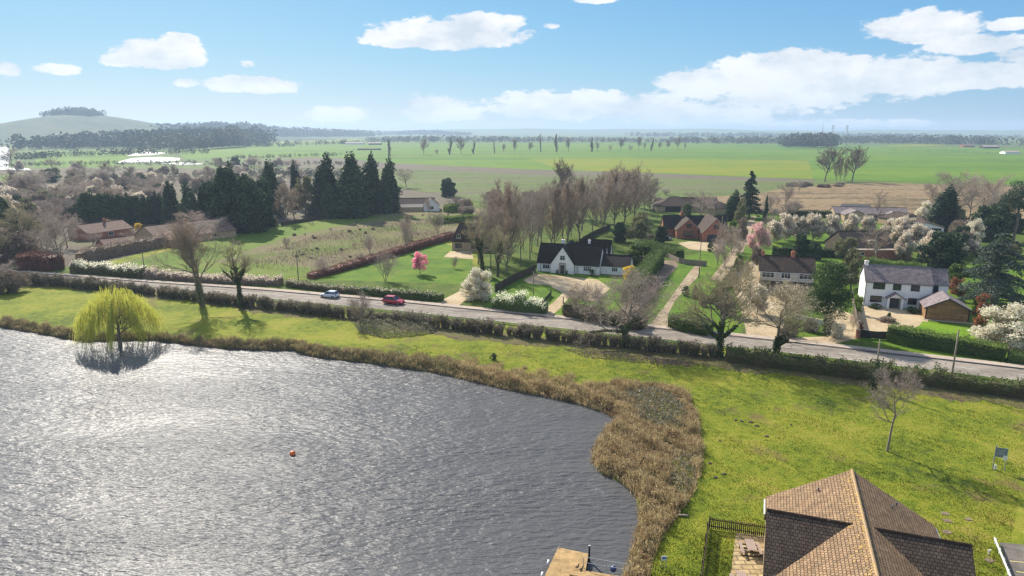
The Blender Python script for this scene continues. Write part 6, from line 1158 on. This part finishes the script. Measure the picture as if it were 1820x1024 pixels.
for i in range(12):
    x = rp.uniform(1400, 1500); y = 331+rp.uniform(-2, 4); PT('brownbush', x, y, y-rp.uniform(4, 9), rp.uniform(12, 24), 'grey bush along the marsh edge near the big bare pair', 'bush', 'bush', 'bushes along the marsh edge')
for i in range(20):
    x = rp.uniform(1690, 1860); y = rp.uniform(400, 470); PT(('brownbush', 'oliveround', 'blossom2', 'darkbushy0')[i % 4], x, y, y-rp.uniform(24, 44), rp.uniform(30, 50), 'mixed garden tree in the thicket at the right edge', group='thicket at the right edge')
# gappy roadside hedge --------------------------------------------------------
HG = HG[:15]
# keep every plant on the lake side of the verge
HGr = resample(smooth(HG), .88); kk2 = 0
for i, q in enumerate(HGr):
    if rp.random() < .05: continue
    s = rp.uniform(.75, 1.25)*(1.15 if i < 45 else 1); x, y = q+rp.normal(size=2)*.18
    place('stump%d' % rp.integers(4), (x, y, 0), s, s*rp.uniform(1.2, 1.8), None, 'flailed hedge plant in the gappy row between road and lake meadow', 'hedge plant', 'hedge_plant', 'gappy hedge row beside the road')
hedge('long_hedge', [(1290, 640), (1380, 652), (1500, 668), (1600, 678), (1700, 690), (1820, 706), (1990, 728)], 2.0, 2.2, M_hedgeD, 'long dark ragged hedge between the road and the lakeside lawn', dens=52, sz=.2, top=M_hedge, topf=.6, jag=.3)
hedge('blossom_hedge', [(132, 484), (190, 488), (258, 494)], 2.6, 2.6, M_hedgeD, 'flowering hedge left of the first roadside pole', dens=42, sz=.22, top=M_white, jag=.25); hedge('blossom_hedge', [(262, 494), (330, 499), (420, 504), (500, 507)], [2.2, 1.6, 1.5, 1.9], 2.8, M_brown, 'flowering hedge right of the first roadside pole', dens=42, sz=.22, top=M_cream, topf=.75, jag=.35)
hedge('garden_hedge', [(512, 509), (580, 518), (640, 523)], 1.5, 1.8, M_hedgeD, 'hedge beside the road left of the pink cherry garden', dens=50, sz=.18, top=M_cream, topf=.35, jag=.2); hedge('garden_hedge', [(643, 524), (720, 530), (786, 536)], 1.7, 1.8, M_hedge, 'dark green hedge between the pink cherry garden and the road', dens=55, sz=.18, top=M_cream, topf=.3, jag=.18)
hedge('copper_hedge', [(552, 496), (620, 478), (700, 455), (755, 438), (805, 424)], [1.3, 1.8, 2.1, 2.2], 2.4, M_copper, 'long copper-coloured hedge running diagonally beside the lawn', dens=40, sz=.2, jag=.15)
hedge('white_topped_hedge', [(882, 547), (925, 554), (972, 557)], [2.6, 3.2, 2.4], 3.2, M_hedge, 'rounded hedge with a white flowering top beside the cottage entrance', dens=55, sz=.19, top=M_white, topf=.85, jag=.3)
hedge('front_hedge', [(1008, 560), (1060, 572), (1118, 580), (1146, 584)], [2.4, 2.2, 2.2, 2.0], 3.4, M_hedgeD, 'ragged brown-green hedge in front of the cottage forecourt', dens=50, sz=.19, top=M_brown, topf=.5, jag=.3)
hedge('tall_hedge', [(1120, 537), (1140, 510), (1158, 486), (1168, 468)], 3.9, 3.6, M_hedge, 'tall dark clipped hedge along the side lane', dens=42, sz=.2, jag=.06); hedge('flat_topped_hedge', [(1132, 444), (1170, 450), (1208, 463)], 3.0, 3.0, M_hedge, 'flat-topped hedge in front of the brick house forecourt', dens=42, sz=.2, jag=.05)
hedge('corner_hedge', [(1200, 580), (1225, 588), (1262, 594)], [2.4, 2.2, 1.8], 4.0, M_hedge, 'round-ended dark hedge in the angle of the dirt track', dens=55, sz=.18, top=M_brown, topf=.4, jag=.15)
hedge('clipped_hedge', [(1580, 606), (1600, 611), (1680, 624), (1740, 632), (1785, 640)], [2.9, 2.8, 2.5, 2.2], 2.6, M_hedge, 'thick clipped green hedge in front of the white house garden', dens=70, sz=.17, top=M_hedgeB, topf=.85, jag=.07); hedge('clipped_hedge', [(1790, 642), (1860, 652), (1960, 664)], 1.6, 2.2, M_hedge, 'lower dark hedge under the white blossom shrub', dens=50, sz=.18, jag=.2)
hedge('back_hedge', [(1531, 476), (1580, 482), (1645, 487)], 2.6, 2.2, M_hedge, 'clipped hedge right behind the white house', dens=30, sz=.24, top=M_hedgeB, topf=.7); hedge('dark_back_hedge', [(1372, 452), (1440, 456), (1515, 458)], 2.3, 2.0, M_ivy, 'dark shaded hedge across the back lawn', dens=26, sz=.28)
hedge('brown_hedge', [(142, 468), (200, 455), (250, 445), (300, 437)], 3.2, 2.6, M_brown, 'grey-brown hedge in front of the left bungalows', dens=26, sz=.28, jag=.15); hedge('brown_hedge', [(305, 436), (360, 424), (420, 412), (490, 400)], 3.4, 2.8, M_brown, 'grey-brown hedge climbing along the green paddock', dens=24, sz=.3, jag=.15); hedge('rust_hedge', [(36, 480), (70, 478), (103, 480)], 4.0, 5, M_copper, 'rounded rusty hedge near the left end of the road', dens=32, sz=.26, jag=.1)
hedge('field_hedge', [(772, 398), (800, 396), (838, 393)], 2.4, 3, M_hedgeB, 'short green hedge at the top of the overgrown field', dens=22, sz=.32); hedge('field_hedge', [(792, 378), (815, 376), (836, 374)], 3.2, 4, M_hedgeB, 'second short green hedge behind the first one', dens=20, sz=.34)
hedge('garden_divider_hedge', [(1400, 384), (1450, 386), (1500, 388)], 2.5, 2, M_ivy, 'dark hedge left of the long house', dens=18, sz=.35); hedge('track_hedge', [(1262, 540), (1300, 498), (1316, 468)], 1.4, 1.4, M_hedgeD, 'low scruffy hedge between the two tracks', dens=40, sz=.2, jag=.4)
rb2 = np.random.default_rng(6)
t = thing('garden_wall', G(1398, 565), 'low white wall beside the gravel yard', 'wall', R(-48)); mb = MB(); mb.box(0, 11, 0, .25, 0, .9); mb.build('wall', M_wwall, t); mb = MB(); mb.box(-.05, 11.05, -.05, .3, .9, .98); mb.build('coping', M_stone, t)

# reeds and brambles round the lake -------------------------------------------
rng = np.random.default_rng(31)
def in_lake(P): return inside(P, LAKE)
cl = Cloud(); SL = resample(smooth(SHP, 1), .5)
PEN = np.array([[G(x, y).x, G(x, y).y] for x, y in ((1020, 690), (1090, 682), (1150, 685), (1195, 688), (1222, 705), (1240, 745), (1247, 800), (1243, 850), (1230, 880), (1205, 915), (1178, 950), (1162, 985), (1150, 1030), (1108, 1034), (1118, 985), (1128, 930), (1100, 860), (1060, 830), (1062, 790), (1105, 748), (1060, 724))])
lo_, hi_ = PEN.min(0), PEN.max(0); q = rng.uniform(lo_, hi_, size=(90000, 2)); q = q[inside(q, PEN) & ~in_lake(q)]
for bp in (((1100, 700), (1150, 690), (1195, 700), (1225, 730), (1220, 765), (1170, 770), (1125, 745)), ((1190, 800), (1235, 810), (1240, 860), (1215, 885), (1185, 860))): q = q[~inside(q, np.array([[G(*v).x, G(*v).y] for v in bp])) | (rng.random(len(q)) < .12)]
q = q[:23000]
s = rng.random(38000); j = (s*(len(SL)-1)).astype(int); dw = rng.random(38000)
wid = np.interp(SL[j][:, 0], [-100, -66, -55, -44, -30, -18, -6, 6, 14], [2.2, 1.2, .8, 2.6, 2.4, 4.6, 7.0, 8.5, 6]); t_ = np.gradient(SL, axis=0); t_ /= np.linalg.norm(t_, axis=1)[:, None]
e = SL[j]+np.stack([-t_[j][:, 1], t_[j][:, 0]], 1)*(dw**1.7*wid*.8*(.6+.5*np.sin(SL[j][:, 0]*.9)**2)*1.1-.25)[:, None]+rng.normal(size=(38000, 2))*.15
e = e[(e[:, 1] > 66)]; A = np.concatenate([q, e]); isP = np.concatenate([np.ones(len(q), bool), np.zeros(len(e), bool)])
dS = pdist(A, SHP); inl = in_lake(A); zb = np.where(inl, WZ, WZ-.05+np.minimum(dS/.9, 1)**.7*.85)
def nz(P, s, ph=0): return (np.sin(P[:, 0]*s+ph)*np.cos(P[:, 1]*s*1.3+ph*2)+np.sin(P[:, 0]*s*2.3+P[:, 1]*s*1.7+ph))*.5
hb = np.where(isP, .58+.5*nz(A, .6, 1)+.32*nz(A, 1.9, 3), .58+.34*nz(A, .8, 2)+.26*nz(A, 2.6))*np.where(isP, 1.0, 1.05)*(1-.35*np.clip((dS-1.6)/3, 0, 1)*(~isP)); hb = hb.clip(.15, 1.5)*rng.uniform(.55, 1.25, len(hb))
for rep in range(3):
    n = len(A); lean = rng.normal(size=(n, 2))*.28; b = np.column_stack([A+rng.normal(size=(n, 2))*.12, zb]); L = hb*rng.uniform(.6, 1.15, n); tp = b+np.column_stack([lean*L[:, None], L]); dk = (nz(A, .9, 5+0*rep)+rng.normal(size=n)*.5 > .75) | (~isP & (A[:, 0] < -8) & (rng.random(n) < .55))
    for m in (0, 1):
        k = dk == bool(m)
        cl.add(*ribbons(b[k], tp[k], .05, .02, rng), m)
        kk_ = np.where(k)[0]; C = tp[kk_]; cl.add(*cards(C, .15, rng, 2.4, [0, 0, .6]), m)
tag(link('reeds', cl.mesh('reeds'), None, [M_reed, M_reedD]), 'tawny dry reeds and rough grass fringing the lake', 'reeds', kind='stuff')
# bramble thickets
def thicket(name, px, h, label, lm=M_bramble, dens=26, sz=.2):
    P = np.array([[G(*p).x, G(*p).y] for p in px]); c0 = P.mean(0); lo, hi = P.min(0), P.max(0); ar = (hi-lo).prod(); n = int(ar*dens*2); q = rng.uniform(lo, hi, size=(n, 2)); q = q[inside(q, P)]; d = pdist(q, P, True); top = h*np.minimum(1, d/1.4)**.7*(.7+.3*nz(q, 1.1, 2)+.25*nz(q, 2.7, 4)); z = top*(.35+.65*rng.random(len(q))**.5)+.03
    c = Cloud(); c.add(*cards(np.column_stack([q, z]), sz, rng, 1.4, [0, 0, .5])); k = rng.random(len(q)) < .18; b = np.column_stack([q[k], z[k]*.6]); c.add(*ribbons(b, b+nrm(rng.normal(size=b.shape)+[0, 0, .6])*.7, .03, .015, rng), 1)
    return tag(link(name, c.mesh(name), None, [lm, M_twig]), label, 'brambles')
thicket('bramble_mound', [(628, 575), (665, 570), (720, 573), (775, 582), (772, 593), (735, 598), (680, 602), (640, 592)], 1.5, 'grey-green bramble mound below the gappy hedge'); thicket('bramble_mound', [(1100, 700), (1150, 690), (1195, 700), (1225, 730), (1220, 765), (1170, 770), (1125, 745)], .95, 'grey-green bramble patch at the neck of the reedy point', dens=34); thicket('bramble_patch', [(1190, 800), (1235, 810), (1240, 860), (1215, 885), (1185, 860)], .8, 'green bramble patch on the right side of the reedy point', dens=30)
thicket('bramble_patch', [(1000, 620), (1120, 632), (1240, 645), (1180, 650), (1040, 636)], .35, 'low dry bramble strip below the gappy hedge', M_brown, 16)
PT('darkbush', 877, 640, 628, 16, 'little dark bush alone on the lake bank', 'bush', 'bush')
# grass blades over the near meadow ------------------------------------------
lo = np.array([-60, 46]); 
n = 330000; yy = 47+(rng.random(n)**1.6)*62; xx = rng.uniform(-.82, .82, n)*yy; q = np.column_stack([xx, yy]); q = q[~in_lake(q)]; q = q[pdist(q, SHP) > 1.0]; q = q[~inside(q, PEN)]
hl = np.array([[G(x, y).x, G(x, y).y] for x, y in ((-60, 497), (440, 545), (1110, 618), (1290, 640), (1990, 728))]); q = q[q[:, 1] < np.interp(q[:, 0], hl[:, 0], hl[:, 1])-1.5]
pch = np.array([[G(x, y).x, G(x, y).y] for x, y in ((1308, 947), (1385, 956), (1385, 1090), (1290, 1090))]); q = q[~inside(q, pch)]; cpk = np.array([[G(x, y).x, G(x, y).y] for x, y in ((1776, 964), (2000, 985), (2000, 1100), (1808, 1100), (1790, 1010))]); q = q[~inside(q, cpk)]
cr_, sr_ = math.cos(math.atan2(-5.05, 13.7)), math.sin(math.atan2(-5.05, 13.7)); lx = (q[:, 0]-28.9)*cr_+(q[:, 1]-53)*sr_; ly = -(q[:, 0]-28.9)*sr_+(q[:, 1]-53)*cr_; q = q[~((np.abs(lx) < 6.9) & (ly < .2))]
n = len(q); tall = (.07+.05*nz(q, .35, 1)+.04*nz(q, 1.4, 2)).clip(.04, .2)*rng.uniform(.6, 1.5, n); b = np.column_stack([q, np.zeros(n)]); V, F = ribbons(b, b+np.column_stack([rng.normal(size=(n, 2))*.5*tall[:, None], tall]), .045, .02, rng)
tag(link('grass', mesh_np('grass', V, F), None, [M_meadow]), 'short yellow-green grass of the lake meadow', 'grass', kind='stuff')
rng = np.random.default_rng(4); mh2 = mat('molehill_soil', (.06, .045, .03), 4, fine=.4)
for i, (x, y) in enumerate(((1307, 747), (1318, 749), (1335, 751), (1345, 757), (1280, 784), (1262, 824), (1272, 849), (1287, 843), (1406, 755), (1363, 776))):
    p = G(x, y); mb = MB(); mb.ball((0, 0, 0), .26, 9, 6, sz=.45); o = mb.build('molehill', mh2, None, True); o.location = p; o.scale = (1+.3*rng.normal(), 1, 1); tag(o, 'small dark molehill in the grass right of the reedy point', 'molehill', 'molehills on the lakeside lawn')
t = thing('fallen_log', G(1213, 918), 'pale cut log lying at the edge of the reeds', 'log'); mb = MB(); mb.tube((-.4, .05, .12), (.5, -.05, .14), .11, .1, 10); mb.build('log', M_stone, t, True)

# far woods --------------------------------------------------------------------
M_woodF = leafmat('far_wood_leaves', [(.07, .065, .05), (.11, .10, .075), (.10, .12, .05)], trans=.1, obj=.1); M_woodD = leafmat('far_wood_dark', [(.03, .04, .025), (.05, .065, .04), (.09, .085, .06)], trans=.1, obj=.1)
def wood(label, px, hpx, depth, n, m, seed, name='distant_wood', sz=.55, zf=None, hm=None):
    """band of woodland standing along a line on the ground, depth metres deep"""
    rng = np.random.default_rng(seed); P = np.array([[G(*p).x, G(*p).y] for p in px]); s = np.concatenate([[0], np.cumsum(np.linalg.norm(np.diff(P, axis=0), axis=1))]); u = rng.random(n)*s[-1]; X = np.interp(u, s, P[:, 0]); Y = np.interp(u, s, P[:, 1])+rng.random(n)*depth
    hp = np.interp(u/s[-1], np.linspace(0, 1, len(hpx)), hpx) if isinstance(hpx, (list, tuple)) else np.full(n, float(hpx)); H = (hp/FPX*Y if hm is None else np.full(n, float(hm)))*rng.uniform(.6, 1.12, n); zb = zf(X, Y) if zf is not None else np.zeros(n); c = Cloud(); K = 34
    for k in range(K):
        d = nrm(rng.normal(size=(n, 3))); C = np.column_stack([X+d[:, 0]*H*.38, Y+d[:, 1]*H*.38, zb+H*(.56+d[:, 2]*.42)]); a = nrm(rng.normal(size=(n, 3))); b = nrm(np.cross(a, rng.normal(size=(n, 3)))); S_ = (H*sz*.5)[:, None]*rng.uniform(.5, 1.1, (n, 1)); c.add(np.stack([C-a*S_*.5, C+b*S_*.35, C+a*S_*.5, C-b*S_*.35], 1).reshape(-1, 3), np.arange(4*n).reshape(-1, 4))
    tag(link(name, c.mesh(name), None, [m]), label, 'wood', kind='stuff')
wood('blue-grey wood across the middle horizon', [(640, 254), (760, 253.5), (900, 254), (1100, 254), (1240, 255)], [9, 10, 9, 8, 7], 250, 420, M_woodF, 1)
wood('domed dark wood on the centre-left horizon', [(660, 241), (720, 240.5), (830, 242)], [6, 9, 5], 800, 420, M_woodD, 2, sz=.5)
wood('hazy woods and villages along the right horizon', [(1240, 256), (1400, 257), (1560, 256), (1700, 258), (1900, 262)], [9, 11, 10, 13, 15], 400, 620, M_woodF, 3)
wood('second line of hazy woods on the right horizon', [(1150, 244), (1400, 245), (1650, 246), (1850, 248)], 7, 900, 600, M_woodF, 4)
wood('brown wood block in front of the right horizon', [(1402, 263), (1440, 263.5), (1490, 263)], [22, 24, 23], 60, 150, M_woodF, 5, sz=.4)
wood('long dark wood below the hill at left', [(-60, 268), (100, 266), (240, 264), (330, 264)], [24, 22, 28, 24], 550, 800, M_woodD, 6); wood('dark woods along the foot of the hill', [(-60, 252), (100, 250), (220, 250), (330, 252)], [20, 18, 26, 22], 900, 900, M_woodD, 7)
wood('wooded rise right of the hill', [(230, 250), (330, 247), (440, 246), (560, 245), (640, 244)], [26, 24, 18, 13, 9], 700, 900, M_woodD, 8, sz=.45); wood('tall trees in front of the wooded rise', [(230, 268), (300, 270), (360, 266), (400, 262)], [30, 26, 32, 22], 150, 170, M_woodF, 9, sz=.4)
wood('scattered hedgerow trees left of the big field', [(400, 262), (480, 259), (560, 258), (640, 256)], 8, 60, 90, M_woodD, 10); wood('scrubby hedgerow along the near edge of the left fields', [(400, 283), (460, 282), (520, 280), (600, 278)], 6, 30, 90, M_woodF, 11); wood('hedgerow line between the left fields', [(330, 263), (380, 261), (470, 262), (520, 261)], 5, 60, 90, M_woodD, 12)
wood('clump of trees crowning the hill', [(20, 238), (20.1, 238)], 1, 1, 1, M_woodD, 13) if False else None
wood('belt of trees across the lower slope of the hill', [(-60, 246), (60, 246), (150, 246), (235, 246)], 9, 30, 260, M_woodD, 21, zf=hillf, hm=9); wood('hedgerow climbing the hill', [(60, 243), (160, 243)], 6, 20, 90, M_woodD, 22, zf=hillf, hm=6)
rng = np.random.default_rng(13); n = 170; X = hx(126)+rng.uniform(-1, 1, n)*82; Y = HILLD+rng.uniform(-60, 60, n); Z = hillf(X, Y); c = Cloud(); H = 23*rng.uniform(.7, 1.25, n)*(1-.35*np.abs((X-hx(126))/82)**2)
for k in range(40): d = nrm(rng.normal(size=(n, 3))); C = np.column_stack([X+d[:, 0]*H*.4, Y+d[:, 1]*H*.4, Z+H*(.5+d[:, 2]*.48)]); V, F = cards(C, 4.5, rng, 1.3); c.add(V, F)
tag(link('hilltop_clump', c.mesh('hilltop_clump'), None, [M_woodD]), 'clump of dark trees crowning the round hill', 'wood', kind='stuff')
n = 60; X = hx(-15)+rng.uniform(-1, 1, n)*60; Y = HILLD+200+rng.uniform(-60, 60, n); Z = hillf(X, Y); c = Cloud()
for k in range(40): d = nrm(rng.normal(size=(n, 3))); V, F = cards(np.column_stack([X+d[:, 0]*7, Y+d[:, 1]*7, Z+7+d[:, 2]*7]), 4.5, rng, 1.3); c.add(V, F)
tag(link('hilltop_clump', c.mesh('hilltop_clump'), None, [M_woodD]), 'second clump of trees on the hill at the left border', 'wood', kind='stuff')
wood('young trees planted in rows on the far right field', [(1590, 270), (1660, 271), (1740, 274), (1770, 275)], 6, 25, 60, M_woodF, 15, name='young_plantation', sz=.22)
wood('low scrub on the river plain at left', [(-60, 300), (60, 296), (200, 294), (330, 296), (480, 296), (620, 296)], 6, 60, 240, M_woodF, 16, name='scrub', sz=.6); wood('low grey scrub across the left middle', [(300, 320), (420, 316), (520, 318), (640, 318)], 11, 60, 240, M_woodF, 17, name='scrub', sz=.5); wood('riverside trees at the far left', [(-60, 290), (20, 286), (60, 282), (230, 276), (340, 276)], 12, 80, 150, M_woodD, 18, name='riverside_trees', sz=.5)
